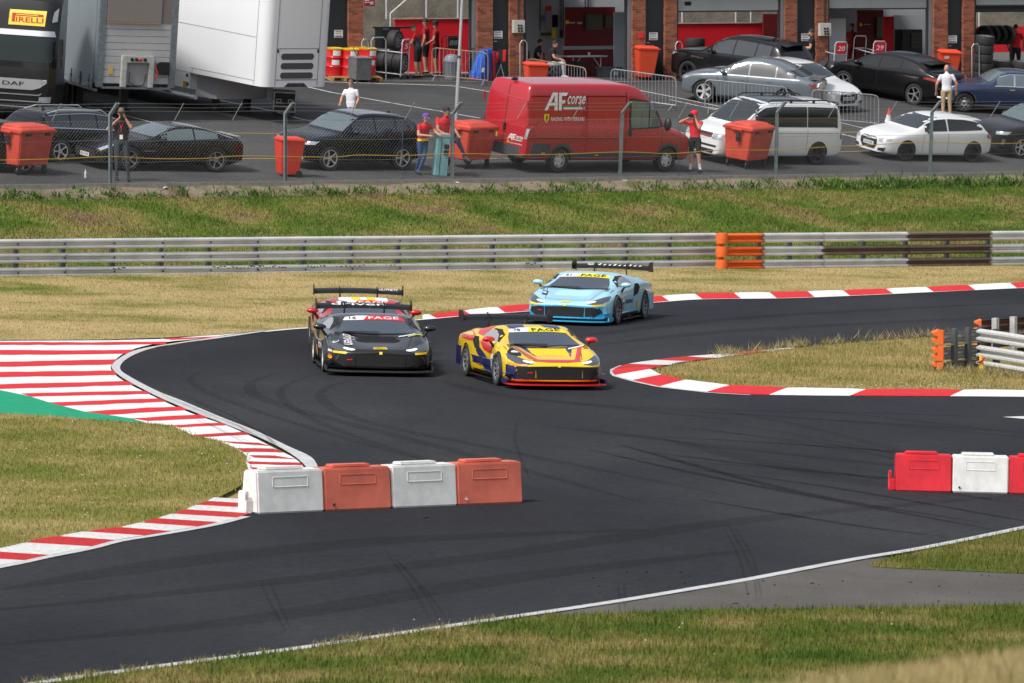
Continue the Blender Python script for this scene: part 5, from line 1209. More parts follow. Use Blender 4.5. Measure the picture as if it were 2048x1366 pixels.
for d in (2.42, 3.05): c.decal('window_chrome', [(d-.035, lin(belt, d)+.03), (d+.035, lin(belt, d)+.03), (d+.035, 1.34), (d-.035, 1.35)], 'L', M_CHROME, .012, .3, mirror=True)
c.arches(M_CHROME, .02, 1.13, .36); c.handle(2.35, .86, M_CHROME); c.handle(3.2, .86, M_CHROME)
for sg in (-1, 1):
    g = G(); g.ball((c.X(.12), sg*.52, .70), (.05, .10, .10), n=12, k=8); g.make('headlight', M_LAMP, r, smooth=True)
g = G(); g.tube([(c.X(.35), -.80, .42), (c.X(-.06), -.55, .42), (c.X(-.08), .55, .42), (c.X(.35), .80, .42)], .05, 8); g.make('front_bumper', M_CHROME, r, smooth=True)
c.decal('grille', [(-.22, .44), (.22, .44), (.24, .68), (0, .76), (-.24, .68)], 'F', M_CHROME, .012)
# --- white passenger van
r = V_('passenger_van', 'white passenger van with black roof rails behind the red cap photographer', 'van', park(1554, 329, -143, 3.0, 1.9))
top = [(0, .80), (.06, .92), (.35, 1.05), (.75, 1.14), (.85, 1.18), (1.35, 1.62), (1.75, 1.88), (2.2, 1.93), (3.6, 1.93), (4.6, 1.90), (4.72, 1.82), (4.86, 1.05), (4.9, .70)]
belt = [(0, .74), (.06, .86), (.35, .98), (.85, 1.08), (1.5, 1.13), (4.5, 1.13), (4.8, 1.05), (4.9, .64)]
plan = [(0, .74), (.05, .84), (.2, .91), (.6, .95), (4.4, .95), (4.8, .92), (4.9, .86)]
c = Car(r, 4.9, 1.9, 3.0, .90, top, belt, plan, [(0, .26), (.3, .22), (4.6, .24), (4.9, .34)], .345, tum=.14, railz=.93, paint=PW)
c.wheels(('wide', 5, M_BALLOY), .24); c.side_glass(1.35, 4.62, (2.20, 3.4), M_PRIV, hi=.80, gap=.03); c.screen('windscreen', 'F', .87, 1.78, M_GLASS, wl=-.02, wh=.05); c.screen('rear_window', 'B', 4.80, 4.62, M_PRIV, zh=.12)
c.decal('black_roof', [(1.75, -.62), (1.75, .62), (3.6, .64), (3.6, -.64)], 'T', PB, .006, .3)
for sg in (-1, 1):
    g = G(); g.tube([(c.X(d), sg*.72, z) for d, z in ((1.9, 1.89), (2.05, 1.965), (4.2, 1.965), (4.35, 1.90))], .022, 6)
    for d in (2.8, 3.7): g.bb(c.X(d)-.04, c.X(d)+.04, sg*.70, sg*.74, 1.88, 1.96)
    g.make('roof_rail', M_BLK, r)
c.decal('grille', [(-.50, .78), (.50, .78), (.50, .90), (-.50, .90)], 'F', M_BLK, .012); c.decal('red_grille_line', [(-.5, .80), (.5, .80), (.5, .815), (-.5, .815)], 'F', ST_R, .018); c.decal('grille', [(-.72, .50), (.72, .50), (.75, .56), (-.75, .56)], 'F', M_BLK, .012); c.decal('lower_intake', [(-.6, .30), (.6, .30), (.66, .42), (-.66, .42)], 'F', M_BLK, .012)
lamp2(c, [(.53, .74), (.86, .74), (.88, .92), (.55, .90)], 'F', M_LAMP); c.decal('chin_splitter', [(-.80, .24), (.80, .24), (.82, .27), (-.82, .27)], 'F', M_BLK, .016)
for ax in 'LR': c.decal('tail_light', [(4.72, .80), (4.86, .80), (4.84, 1.12), (4.76, 1.12)], ax, M_TAIL, .012)
c.mirror(1.25, 1.16, PW, sz=(.12, .12, .11)); c.seam([(1.2, .45), (1.22, 1.12)]); c.seam([(2.2, .40), (2.2, 1.85)]); c.seam([(3.42, .40), (3.42, 1.1)]); c.seam([(2.2, .98), (4.7, .98)])
# --- red panel van
r = V_('panel_van', 'long red racing-team panel van with white lettering beside the fence', 'van', park(1221, 344, 40, 4.04, 2.05, 'R') @ Matrix.Scale(1.04, 4))
top = [(0, .92), (.06, 1.04), (.4, 1.18), (.85, 1.30), (1.0, 1.36), (1.5, 1.90), (1.9, 2.30), (2.2, 2.46), (2.6, 2.52), (4.0, 2.53), (6.1, 2.52), (6.28, 2.48), (6.34, 1.3), (6.36, .60)]
belt = [(0, .86), (.06, .97), (.4, 1.08), (1.0, 1.24), (1.6, 1.34), (6.0, 1.34), (6.3, 1.34), (6.36, .56)]
plan = [(0, .78), (.05, .88), (.25, .97), (.7, 1.02), (6.0, 1.02), (6.28, 1.0), (6.36, .98)]
c = Car(r, 6.36, 2.05, 4.04, .95, top, belt, plan, [(0, .34), (.3, .30), (6.1, .34), (6.36, .46)], .35, tum=.085, railz=.955, paint=PRD, arch=1.16)
c.wheels(('van', 5, M_ALLOY), .23, .05); c.arches(M_CLAD, .10, 1.15, .36)
for ax in 'LR':
    c.decal('window', [(1.30, 1.33), (1.62, 1.30), (1.75, 1.32), (1.75, 2.00), (1.66, 1.98)], ax, M_GLASSL, .012, .15); c.decal('window', [(1.79, 1.30), (2.42, 1.28), (2.46, 1.40), (2.46, 2.06), (1.79, 2.02)], ax, M_GLASSL, .012, .15)
    c.decal('window_rubber', [(1.2, 1.30), (1.62, 1.26), (2.46, 1.23), (2.52, 1.32), (2.52, 2.12), (1.62, 2.03)], ax, M_BLK, .008, .15)
    c.decal('lower_cladding', [(5.38, .44), (6.3, .47), (6.33, .88), (5.42, .84)], ax, M_CLAD, .012, .25); c.decal('lower_cladding', [(1.5, .42), (4.55, .44), (4.55, .58), (1.5, .56)], ax, M_CLAD, .012, .4)
    c.seam([(2.62, .50), (2.66, 2.30)], w_=.02); c.seam([(4.1, .50), (4.12, 2.16)], w_=.018); c.seam([(2.66, 2.18), (6.2, 2.18)], w_=.02); c.seam([(1.25, .50), (1.25, 1.25)], w_=.018)
    c.seam([(2.7, .98), (6.25, 1.0)], mat('crease_shade', (.22, .008, .012), .5), .03); c.decal('door_handle', [(2.42, 1.04), (2.55, 1.04), (2.56, 1.26), (2.43, 1.26)], ax, M_BLK, .02)  # side crease drawn as a darker red strip, its shade painted in
    c.decal('marker_lamp', [(5.6, .55), (5.74, .55), (5.74, .59), (5.6, .59)], ax, ST_O, .02); c.decal('marker_lamp', [(3.6, .49), (3.72, .49), (3.72, .53), (3.6, .53)], ax, ST_O, .02)
c.screen('windscreen', 'F', 1.05, 2.0, M_GLASS, wl=.0); c.mirror(1.28, 1.42, M_BLK, y=1.24, sz=(.10, .13, .20))
lamp2(c, [(.62, .90), (.86, .94), (.93, 1.12), (.80, 1.14), (.62, 1.0)], 'F', M_LAMP); c.decal('grille', [(-.55, .60), (.55, .60), (.6, .84), (-.6, .84)], 'F', M_BLK, .012)
# rear doors
c.decal('rear_bumper', [(-1.0, .47), (1.0, .47), (1.0, .72), (-1.0, .72)], 'B', M_CLAD, .02, .3); g = G(); g.bb(-3.55-.02, -3.40, -.95, .95, .42, .50); g.make('rear_step', M_CLAD, r, T(.16, 0, 0), bevel=.02)
c.seam([(0, .72), (0, 2.40)], w_=.02, axis='B')
for z, h in ((2.06, .03), (1.30, .025), (.96, .03)): c.decal('door_crease_highlight', [(-.90, z), (.90, z), (.90, z+h), (-.90, z+h)], 'B', paint('van_red_highlight', (.55, .03, .045), 0, .3), .014, .3)  # door pressings drawn as lighter red strips, highlights painted in
for sg in (-1, 1):
    c.decal('tail_light', [(sg*.90, .96), (sg*.985, .96), (sg*.985, 1.26), (sg*.94, 1.26)], 'B', M_LAMP, .016); c.decal('tail_light', [(sg*.94, 1.26), (sg*.985, 1.26), (sg*.985, 1.50), (sg*.95, 1.45)], 'B', M_TAIL, .016)
    g = G(); g.bb(-.02, .02, -.03, .03, -.10, .10); g.make('door_hinge', PRD, r, T(c.X(6.36), sg*.96, 1.95))
g = G(); g.bb(-.03, .03, -.035, .035, -.12, .12); g.make('door_latch', M_BLK, r, T(c.X(6.37), -.05, 1.20), bevel=.01)
c.plate('B', .52, .93, 'DG66 PVD', False, .54, .13); c.decal('plate_lamp', [(.24, 1.03), (.80, 1.03), (.80, 1.08), (.24, 1.08)], 'B', M_BLK, .03)
g = G(); g.ball((0, 0, 0), (.14, .05, .05), n=10, k=6); g.make('roof_camera', M_BLK, r, T(c.X(6.2), -.1, 2.56))
# team lettering on side and rear door (drawn for both places)
FLAGG = mat('flag_green', (.01, .22, .08), .5)
def team(ax, a0, a1, z0, k):
    """a0..a1 reading direction, z0 bottom of the block, k = its height"""
    A = lambda u: lerp(a0, a1, u); Z = lambda v: z0+k*v
    dec = lambda nm, P, mt, off=.014: c.decal(nm, [(A(u), Z(v)) for u, v in P], ax, mt, off, 9.)
    for P in ([(0, .42), (.075, .42), (.27, 1.0), (.195, 1.0)], [(.20, 1.0), (.27, 1.0), (.30, .90), (.22, .90)], [(.245, .42), (.32, .42), (.32, 1.0), (.245, 1.0)], [(.10, .58), (.32, .58), (.32, .67), (.13, .67)],
              [(.35, .42), (.42, .42), (.42, 1.0), (.35, 1.0)], [(.42, .89), (.53, .89), (.57, 1.0), (.42, 1.0)], [(.42, .64), (.48, .64), (.51, .75), (.42, .75)]): dec('team_letter', P, ST_W)
    c.word('team_lettering', 'corse', ax, A(.54), A(.98), Z(.62), Z(.90), ST_W, .016, shear=.08)
    dec('flag_stripe', [(.46, .52), (.92, .52), (.92, .58), (.46, .58)], FLAGG); dec('flag_stripe', [(.46, .46), (.92, .46), (.92, .52), (.46, .52)], ST_W); dec('flag_stripe', [(.46, .42), (.92, .42), (.92, .46), (.46, .46)], ST_R)
    c.word('team_lettering', 'UK', ax, A(.935), A(.99), Z(.45), Z(.53), ST_W, .016)
    dec('shield', [(.0, .30), (.12, .30), (.12, .12), (.06, .0), (0, .12)], ST_Y)
    dec('shield_emblem', [(.045, .05), (.06, .13), (.04, .17), (.05, .24), (.075, .27), (.085, .22), (.075, .17), (.095, .15), (.075, .12), (.07, .05)], ST_K, .018)
    c.word('team_lettering', 'RACING WITH FERRARI', ax, A(.17), A(.98), Z(.08), Z(.20), ST_W, .016)
team('R', 5.72, 4.20, 1.42, .86); team('B', -.20, -.86, .74, .30)
# ------------------------------------------------------------------ lorry, trailers, cases
M_TRK = paint('truck_black', (.012, .012, .013), 0, .3); M_SIL = mat('silver_trim', (.50, .51, .53), .3, .7); M_TGL = mat('truck_glass', (.012, .02, .02), .06, spec=.45)
r = thing('lorry', 'black lorry cab with yellow sign on its brow, cut by the left edge', 'truck', frame(hit(22, 243, zp), -93, zp), GRP)
# cab: profile in (x forward, z), swept across, rounded in plan
prof = [(.0, .35), (.0, 1.0), (-.02, 1.35), (-.06, 1.75), (-.16, 2.45), (-.30, 2.75), (-.40, 3.2), (-.62, 3.6), (-1.0, 3.78), (-2.2, 3.80), (-2.25, .35)]
g = G(); N = 12; V = []
for i in range(N+1):
    y = -1.25+2.5*i/N; k = abs(y)/1.25; rd = .22*max(0, (k-.72)/.28)**2
    for x, z in prof: V.append((x-(rd if x > -1.2 else 0), y, z-(.12*k**4 if z > 3.3 else 0)))
n = len(prof)
g.add(V, [(i*n+k, i*n+(k+1) % n, (i+1)*n+(k+1) % n, (i+1)*n+k) for i in range(N) for k in range(n)]+[tuple(range(n)), tuple(N*n+k for k in range(n))])
cab = g.make('cab', M_TRK, r, smooth=True, angle=30)
bv = BVHTree.FromPolygons([v.co[:] for v in cab.data.vertices], [tuple(p.vertices) for p in cab.data.polygons])
class Flat:                                   # lets the decal helper lay shapes on any closed mesh
    pass
def skin(obj_, root):
    c_ = Car.__new__(Car); c_.root = root; c_.x0 = 0; me = obj_.data
    c_.bvh = BVHTree.FromPolygons([v.co[:] for v in me.vertices], [tuple(p.vertices) for p in me.polygons]); return c_
t = skin(cab, r)
t.decal('windscreen', rrect(-1.12, 1.12, 1.80, 2.52, .08), 'F', M_TGL, .012, .12)
t.decal('sun_visor', [(-1.15, 2.56), (1.15, 2.56), (1.10, 2.72), (-1.10, 2.72)], 'F', M_SIL, .03, .12)
t.decal('sign_board', [(-.28, 2.86), (.82, 2.86), (.84, 3.30), (-.26, 3.30)], 'F', mat('sign_yellow', (.80, .66, .08), .5), .02, .12)
SR = mat('sign_red', (.62, .03, .02), .5)
t.word('sign_lettering', 'IRELLI', 'F', -.06, .76, 2.95, 3.10, SR, .028); t.decal('sign_letter', [(-.18, 2.95), (-.09, 2.95), (-.09, 3.20), (-.18, 3.20)], 'F', SR, .028)
t.decal('sign_letter', [(-.18, 3.13), (.74, 3.13), (.77, 3.165), (.74, 3.20), (-.18, 3.20)], 'F', SR, .026, .1); t.decal('sign_letter', [(-.06, 3.155), (.6, 3.155), (.6, 3.178), (-.06, 3.178)], 'F', MATS['sign_yellow'], .032)
for sg in (-1, 1):
    t.decal('roof_lamp', [(sg*1.02, 2.98), (sg*1.16, 3.02), (sg*1.17, 3.40), (sg*1.05, 3.28)], 'F', M_LAMP, .02, .1)
    g = G(); g.prism(rrect(-.06, .06, -.26, .26, .04), -.10, .10, 0, RX(90) @ RY(90)); mir = g.make('wing_mirror', M_BLK, r, T(-.12, sg*1.36, 2.28), bevel=.02)
    g = G(); g.prism(rrect(-.06, .06, -.16, .16, .04), -.10, .10, 0, RX(90) @ RY(90)); g.make('wing_mirror', M_BLK, r, T(-.12, sg*1.36, 1.82), bevel=.02)
    link('wheel', tyre_mesh(.5, .32, ('van', 8, M_ALLOY)), r, T(-1.2, sg*1.05, .5)); link('wheel', tyre_mesh(.5, .6, ('van', 8, M_ALLOY)), r, T(-4.2, sg*.92, .5))
    t.decal('headlight', [(sg*.78, .62), (sg*1.12, .62), (sg*1.14, .80), (sg*.8, .78)], 'F', M_LAMP, .012)
t.decal('black_panel', [(-1.1, 1.56), (1.1, 1.56), (1.1, 1.78), (-1.1, 1.78)], 'F', M_BLK, .008, .2)
t.decal('grille_bar', [(-.80, .98), (.58, .98), (.80, 1.05), (1.0, 1.20), (1.0, 1.30), (-1.0, 1.30), (-1.0, 1.2)], 'F', M_SIL, .02, .15); t.word('maker_lettering', 'DAF', 'F', -.32, .32, 1.09, 1.21, M_BLK, .03)
for z in (.82, .62, .45): t.decal('bumper_strip', [(-.9, z), (.80, z), (.88, z+.07), (.83, z+.07), (.78, z+.03), (-.9, z+.03)], 'F', M_SIL, .02, .2)
g = G(); g.bb(-.02, .06, -.9, .2, 1.80, 1.815); g.make('wiper', M_BLK, r); g = G(); g.bb(-5.6, -2.3, -1.15, 1.15, .55, .95); g.make('chassis', M_BLK, r)
g = G(); g.bb(-.22, .10, -1.24, -.84, .36, .5); g.make('bumper_corner', paint('truck_white', (.65, .66, .68)), r, bevel=.03)
# --- grey curtain-sided trailer, bulkhead towards us
yaw = -64.0; P0 = hit(188, 167, zp, 1.12); P1 = hit(262, 174, zp, 1.12)
fw = Vector((math.cos(R(yaw)), math.sin(R(yaw)))); lf = Vector((-fw.y, fw.x))
cx, cy = P0.x+lf.x*1.27, P0.y+lf.y*1.27
r = thing('curtain_trailer', 'grey curtain-sided trailer with panelled bulkhead beside the black lorry', 'trailer', frame((cx, cy), yaw, zp), GRP)
m_cur = mat('grey_curtain', (.20, .235, .26), .5, var=(1.2, .12), bump=(1.6, .25, .05)); m_bul = mat('bulkhead_panel', (.42, .42, .43), .5, var=(1.5, .10)); m_gal = mat('galvanised_pillar', (.22, .26, .285), .5, .5, var=(9, .3)); m_tau = mat('taupe_panel', (.19, .165, .155), .6)
H0, H1, LT = 1.12, 4.0, 13.6
g = G(); g.bb(-LT, -.12, -1.25, 1.25, H0+.0, H1-.02); g.make('box_core', m_cur, r)
for sg in (-1, 1):
    g = G(); V = []; NX = 60                    # rippled curtain with a gathered lower hem
    for i in range(NX+1):
        x = -.30-(LT-.4)*i/NX
        for j, z in enumerate((H0-.16, H0-.05, H0+.10, H0+.28, H0+.7, 2.4, 3.4, H1)):
            y = 1.262+.018*math.sin(i*1.7)*(.4+.6*(j < 4))+(.02*math.sin(i*.9+j) if j in (1, 2) else 0); V.append((x, sg*y, z))
    g.add(V, [(i*8+j, i*8+j+1, i*8+j+9, i*8+j+8) for i in range(NX) for j in range(7)]); g.make('curtain', m_cur, r, smooth=True, angle=80)
    for k in range(18):
        x = -.55-.72*k; g = G(); g.bb(x-.025, x+.025, sg*1.275, sg*1.295, H0-.17, H0+.24); g.bb(x-.05, x+.05, sg*1.28, sg*1.31, H0+.02, H0+.10); g.make('curtain_buckle', M_GREY, r)
    g = G(); g.bb(-LT, -.12, sg*1.18, sg*1.27, H0-.24, H0-.17); g.make('side_rave', mat('rave_steel', (.22, .22, .22), .5, .5), r)
    g = G(); g.bb(-.13, .02, sg*1.06, sg*1.275, H0-.1, H1); g.make('corner_pillar', m_gal, r, bevel=.015)
    g = G(); g.bb(-2.75, -2.55, sg*.62, sg*.86, .12, H0-.1); g.bb(-2.85, -2.45, sg*.58, sg*.90, .03, .12); g.make('landing_leg', M_BLK, r)
    for k in range(3): link('wheel', tyre_mesh(.5, .36, ('van', 8, M_ALLOY)), r, T(-9.0-1.31*k, sg*1.03, .5) @ RZ(0 if sg > 0 else 180))
for k in range(9):                             # horizontal bulkhead planks
    z0 = H0+.02+k*.205; g = G(); g.bb(-.10, -.01, -1.06, 1.06, z0+.006, z0+.199); g.make('bulkhead_plank', m_bul, r)
g = G(); g.bb(-.11, 0, -1.06, 1.06, 2.97, H1); g.make('upper_panel', m_tau, r); g = G(); g.bb(-.02, .03, -1.05, .72, 2.99, 3.96); g.make('hatch_panel', mat('taupe_light', (.235, .205, .19), .55), r, bevel=.01)
g = G(); g.bb(.028, .045, -1.04, .70, 2.955, 2.985); g.make('rust_rail', mat('rusty_edge', (.35, .25, .13), .7, var=(12, .4)), r)
g = G(); g.bb(0, .14, -.52, -.36, H0-.08, 2.0); g.bb(0, .14, .36, .52, H0-.08, 2.0); g.bb(0, .14, -.36, .36, 1.78, 2.0); g.make('service_frame', mat('stained_white', (.42, .43, .40), .6, var=(7, .3)), r, bevel=.012)
g = G(); g.bb(0.0, .02, -.36, .36, H0-.02, 1.78); g.make('service_recess', mat('recess_grey', (.30, .30, .31), .6), r)
for y in (-.22, -.08, .05, .2): g = G(); g.lathe([(.05, 0), (.05, .05), (.02, .06), (0, .06)], 10, 0, T(.14, y, 1.89) @ RY(90)); g.make('air_coupling', M_BLK if y != .05 else SR, r)
g = G(); g.tube([(.1, -.25, 1.5), (.16, -.3, 1.2), (.16, -.05, 1.08), (.14, .2, 1.12), (.08, .3, 1.45)], .016, 6); g.make('cable', M_BLK, r, smooth=True)
g = G(); g.tube([(.1, .56, 1.7), (.17, .64, 1.5), (.1, .58, 1.25)], .014, 6); g.make('cable', SR, r, smooth=True)
g = G(); g.prism([(-.18, -.16), (.20, -.2), (.2, .2), (-.12, .2), (-.2, .1)], 0, .12, 0, T(0, .84, 1.62) @ RZ(90) @ RX(90)); g.make('control_box', M_BLK, r, bevel=.02)
g = G(); g.bb(0, .012, -.9, -.76, 1.42, 1.66); g.make('warning_label', mat('label_ochre', (.62, .42, .12), .6), r); g = G(); g.bb(-.13, .03, -1.1, 1.1, H0-.14, H0-.08); g.make('bottom_beam', m_gal, r)
# --- white race transporter trailer
yaw = -51.0; P0 = hit(519, 174, zp, 1.15); fw = Vector((math.cos(R(yaw)), math.sin(R(yaw)))); lf = Vector((-fw.y, fw.x))
cx, cy = P0.x+lf.x*1.27, P0.y+lf.y*1.27
r = thing('transporter_trailer', 'white race transporter trailer with three louvred vents on its front', 'trailer', frame((cx, cy), yaw, zp), GRP)
m_tw = mat('transporter_white', (.80, .81, .83), .35, coat=.3, var=(.6, .03)); m_vent = mat('vent_mesh', (.075, .075, .078), .6, var=(40, .15)); m_line = mat('panel_joint', (.16, .165, .17), .6)
g = G(); N = 8; pl = []                        # rounded front corners in plan
for sg in (1, -1):
    for k in range(7):
        a = R(90*k/6 if sg > 0 else 90*(6-k)/6); pl.append((-.32+.32*math.cos(a), sg*(.95+.32*math.sin(a))))
pl = [(-13.6, 1.27)]+[p for p in pl[:7][::-1]]+[p for p in pl[7:][::-1]]+[(-13.6, -1.27)]
g.prism(pl, 1.15, 4.0); g.make('upper_body', m_tw, r, smooth=True, angle=25)
g = G(); g.bb(-13.6, -3.75, -1.27, 1.27, .38, 1.15); lb = g.make('lower_body', m_tw, r)
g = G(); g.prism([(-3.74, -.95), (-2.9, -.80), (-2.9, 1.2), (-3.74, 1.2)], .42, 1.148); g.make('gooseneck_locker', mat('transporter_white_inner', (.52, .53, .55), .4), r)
g = G(); g.bb(-2.9, -2.62, 1.13, 1.22, .40, 1.148); g.make('locker_flange', m_tw, r); g = G(); g.bb(-2.9, -2.88, .45, .85, .80, 1.04); g.make('locker_window', M_BLK, r, bevel=.02)
g = G(); g.bb(-.0, .012, -.78, .78, 1.36, 1.38); g.bb(0, .012, -.80, .80, 2.32, 2.335); g.bb(0, .012, -.815, -.80, 1.18, 4.0); g.bb(0, .012, .80, .815, 1.18, 4.0); g.make('panel_line', m_line, r)
for z in (1.50, 1.79, 2.08):
    g = G(); g.prism(rrect(-.62, .62, z-.095, z+.095, .09), 0, .014, 0, RZ(90) @ RX(90)); g.make('louvre_vent', m_vent, r)
for sg in (-1, 1): g = G(); g.bb(0, .03, sg*.76-.02, sg*.76+.02, 2.2, 2.3); g.make('latch', M_BLK, r)
g = G(); g.prism([(-.45, 1.15), (.45, 1.15), (.30, 1.27), (-.30, 1.27)], -.005, .01, 0, RZ(90) @ RX(90)); g.make('coupling_recess', M_GREY, r)
for y in (-.28, -.1, .02, .25): g = G(); g.lathe([(.03, 0), (.03, .05), (0, .055)], 8, 0, T(.01, y, 1.21) @ RY(90)); g.make('air_coupling', M_BLK, r)
for x0, x1, z0, z1 in ((-3.75, -.42, 1.30, 1.312), (-13.5, -.42, 2.62, 2.632), (-.43, -.415, 1.2, 4.0), (-3.62, -3.608, .45, 1.30), (-13.5, -3.4, 1.14, 1.152), (-5.5, -5.488, .5, 2.62)):
    g = G(); g.bb(x0, x1, -1.276, -1.268, z0, z1); g.make('panel_line', m_line, r)
g = G(); g.bb(-13.6, -3.36, -1.285, -1.27, .52, .66); g.make('grey_stripe', mat('stripe_grey', (.20, .23, .26), .5), r); g = G(); g.tube([(-13.6, -1.24, .42), (-3.38, -1.24, .42)], .07, 8); g.make('skirt_roll', m_tw, r, smooth=True)
for x, z in ((-3.85, 1.05), (-3.80, .78), (-6.5, 1.0), (-6.5, .75)): g = G(); g.lathe([(.06, 0), (.06, .012), (.045, .014), (0, .014)], 12, 0, T(x, -1.27, z) @ RX(90)); g.make('vent_cap', M_GREY, r)
g = G(); g.bb(-4.02, -3.84, -1.282, -1.27, .62, .86); g.make('warning_sign', mat('label_ochre_dark', (.55, .38, .03), .6), r)
for x in (-3.5, -6.0, -8.5): g = G(); g.bb(x-.05, x+.05, -1.285, -1.27, .70, .745); g.make('marker_lamp', ST_O, r)
for k in range(2): link('wheel', tyre_mesh(.42, .3, ('van', 8, M_ALLOY)), r, T(-9.3-1.2*k, -1.05, .42) @ RZ(180)); link('wheel', tyre_mesh(.42, .3, ('van', 8, M_ALLOY)), r, T(-9.3-1.2*k, 1.05, .42))
for y in (-.6, .6): g = G(); g.bb(-3.3, -3.1, y-.08, y+.08, .03, .42); g.make('landing_leg', M_BLK, r)
# --- flight cases under its nose
m_case = mat('case_black', (.02, .02, .022), .5, var=(6, .2))
def case(px, py, yaw, a, b, h, label, z=0):
    r_ = thing('flight_case', label, 'flight case', frame(hit(px, py, zp), yaw, zp) @ T(0, 0, z), 'flight cases under the transporter')
    g = G(); g.bb(-a, a, -b, b, .14, h); g.make('case_body', m_case, r_)
    for sx in (-1, 1):
        for sy in (-1, 1):
            g = G(); g.bb(sx*a-.02, sx*a+.02, sy*b-.02, sy*b+.02, .14, h+.005); g.make('edge_trim', M_SIL, r_)
            if z == 0: g = G(); g.lathe([(.06, -.02), (.06, .02)], 10, 0, T(sx*a*.8, sy*b*.75, .06) @ RX(90)); g.make('castor', M_BLK, r_)
    g = G(); g.bb(-a, a, -b-.008, -b, h-.03, h+.005); g.bb(-a, a, -b-.008, -b, .14, .17); g.bb(-a-.008, -a, -b, b, h-.03, h+.005); g.bb(-a, a, -b-.01, -b, .30, .325); g.make('edge_trim', M_SIL, r_)
    for x in (-a*.55, a*.55): g = G(); g.bb(x-.08, x+.08, -b-.012, -b, h*.55, h*.55+.12); g.make('recessed_handle', M_SIL, r_); g = G(); g.bb(x-.055, x+.055, -b-.016, -b-.01, h*.55+.025, h*.55+.095); g.make('handle_cup', M_BLK, r_)
    return r_
case(567, 230, 3, .33, .42, .75, 'black flight case with silver edges standing under the transporter nose')
case(566, 226, 6, .30, .32, .30, 'black flight case lid lying on top of the larger case', .78)
# ------------------------------------------------------------------ pit garages
GA = math.atan(.539); gc, gs = math.cos(GA), math.sin(GA)
GX, GY = on_line(640, Yg); GZ = zp(*on_line(1300, Yg)); GM = T(GX, GY, GZ) @ Matrix.Rotation(GA, 4, 'Z')
def gu(px, v=0.):                                   # metres along the facade for a column, at inward depth v
    k = (px-1024)/F; return (k*(GY+v*gc)-GX+v*gs)/(gc-k*gs)
def gz(px, py, v=0.):                               # height over the apron seen at a pixel, at depth v
    u = gu(px, v); Y = GY+u*gs+v*gc; d = ray(px, py); return CZ+d[2]/d[1]*Y-GZ
bl = thing('garage_building', 'row of brick-piered pit garages with dark doors along the paddock', 'building', GM)
m_brick = mat('brick', (.27, .085, .045), .85, isl=.42, var=(14, .15)); m_mort = mat('mortar', (.30, .22, .17), .9)
m_door = mat('door_navy', (.012, .016, .022), .45, var=(2, .1)); m_stl = mat('steel_column', (.24, .25, .27), .45, .4); m_shut = mat('shutter_grey', (.34, .35, .365), .45, .3, var=(2, .08)); m_dark = mat('dark_soffit', (.03, .03, .032), .7)
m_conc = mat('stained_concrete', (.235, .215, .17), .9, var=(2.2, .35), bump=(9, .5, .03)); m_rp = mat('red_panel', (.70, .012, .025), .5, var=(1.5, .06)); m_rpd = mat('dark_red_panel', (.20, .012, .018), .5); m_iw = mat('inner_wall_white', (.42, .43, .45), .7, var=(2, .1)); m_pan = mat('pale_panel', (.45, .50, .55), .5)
def gbox(name, x0, x1, y0, y1, v, dep, mt, parent=None, bevel=0, base=False):
    u0, u1 = gu(x0, v), gu(x1, v); w1 = gz((x0+x1)/2, y0, v); w0 = -.25 if base else gz((x0+x1)/2, y1, v)
    g = G(); g.bb(u0, u1, v, v+dep, w0, w1); return g.make(name, mt, parent or bl, bevel=bevel)
PIERS = [(698, 727), (955, 986), (1020, 1047), (1265, 1291), (1330, 1354), (1570, 1594), (1632, 1656), (1867, 1895), (1926, 1948)]
HB = 3.3
for x0, x1 in PIERS:
    u0, u1 = gu(x0), gu(x1); D = .45; g = G(); g.bb(u0+.006, u1-.006, .006, D, -.3, HB); pi_ = g.make('pier', m_mort, bl)
    g = G(); nz = int((HB+.3)/.075)
    for k in range(nz):
        z = -.3+.075*k+.005; off = .1125*(k % 2); x = u0-off
        while x < u1-.01:                            # front bricks, running bond
            a, b = max(u0, x+.005), min(u1, x+.215)
            if b-a > .03: g.bb(a, b, random.uniform(-.004, .002), .05, z, z+.065)
            x += .225
        y = .055-off
        while y < D:                                 # both reveals
            a, b = max(.055, y+.005), min(D, y+.215)
            if b-a > .03:
                g.bb(u0+random.uniform(-.003, .002), u0+.05, a, b, z, z+.065); g.bb(u1-.05, u1+random.uniform(-.002, .003), a, b, z, z+.065)
            y += .225
    stuff(g.make('brickwork', m_brick, pi_))
m_paper = mat('notice_paper', (.70, .70, .72), .6); m_ink = mat('notice_ink', (.05, .04, .06), .7)
for x0, x1, nx, ny, nw in ((640, 698, 669, 60, 17), (986, 1020, 988, 62, 17), (1291, 1330, 1298, 65, 17), (1594, 1632, 1602, 67, 17), (1895, 1926, 1896, 71, 17)):
    d = gbox('door', x0, x1, -60, 152, .12, .06, m_door, base=True); u0, u1 = gu(x0, .12), gu(x1, .12)
    n = gbox('notice', nx, nx+nw, ny, ny+15, .105, .01, m_paper, d); n.parent = d
    for a, b in ((.10, .16), (.22, .26), (.46, .52)): gbox('printed_line', nx+nw*.15, nx+nw*.85, ny+15*a, ny+15*b, .100, .004, m_ink, d)
    gbox('printed_band', nx+nw*.1, nx+nw*.92, ny+11.6, ny+13.6, .100, .004, m_ink, d)
    gbox('door_handle', x0+2, x0+8, ny+20, ny+21.5, .07, .05, M_CHROME, d); gbox('door_joint', x0+1, x1-1, 20.5, 21.2, .115, .01, m_dark, d)
for x0, x1 in ((945, 955), (1256, 1265), (1562, 1570), (1858, 1867)):
    c0 = gbox('steel_column', x0, x1, -60, 152, .10, .16, m_stl, base=True)
    gbox('door_guide', x0-5, x0-.6, -60, 152, .16, .1, m_dark, base=True)
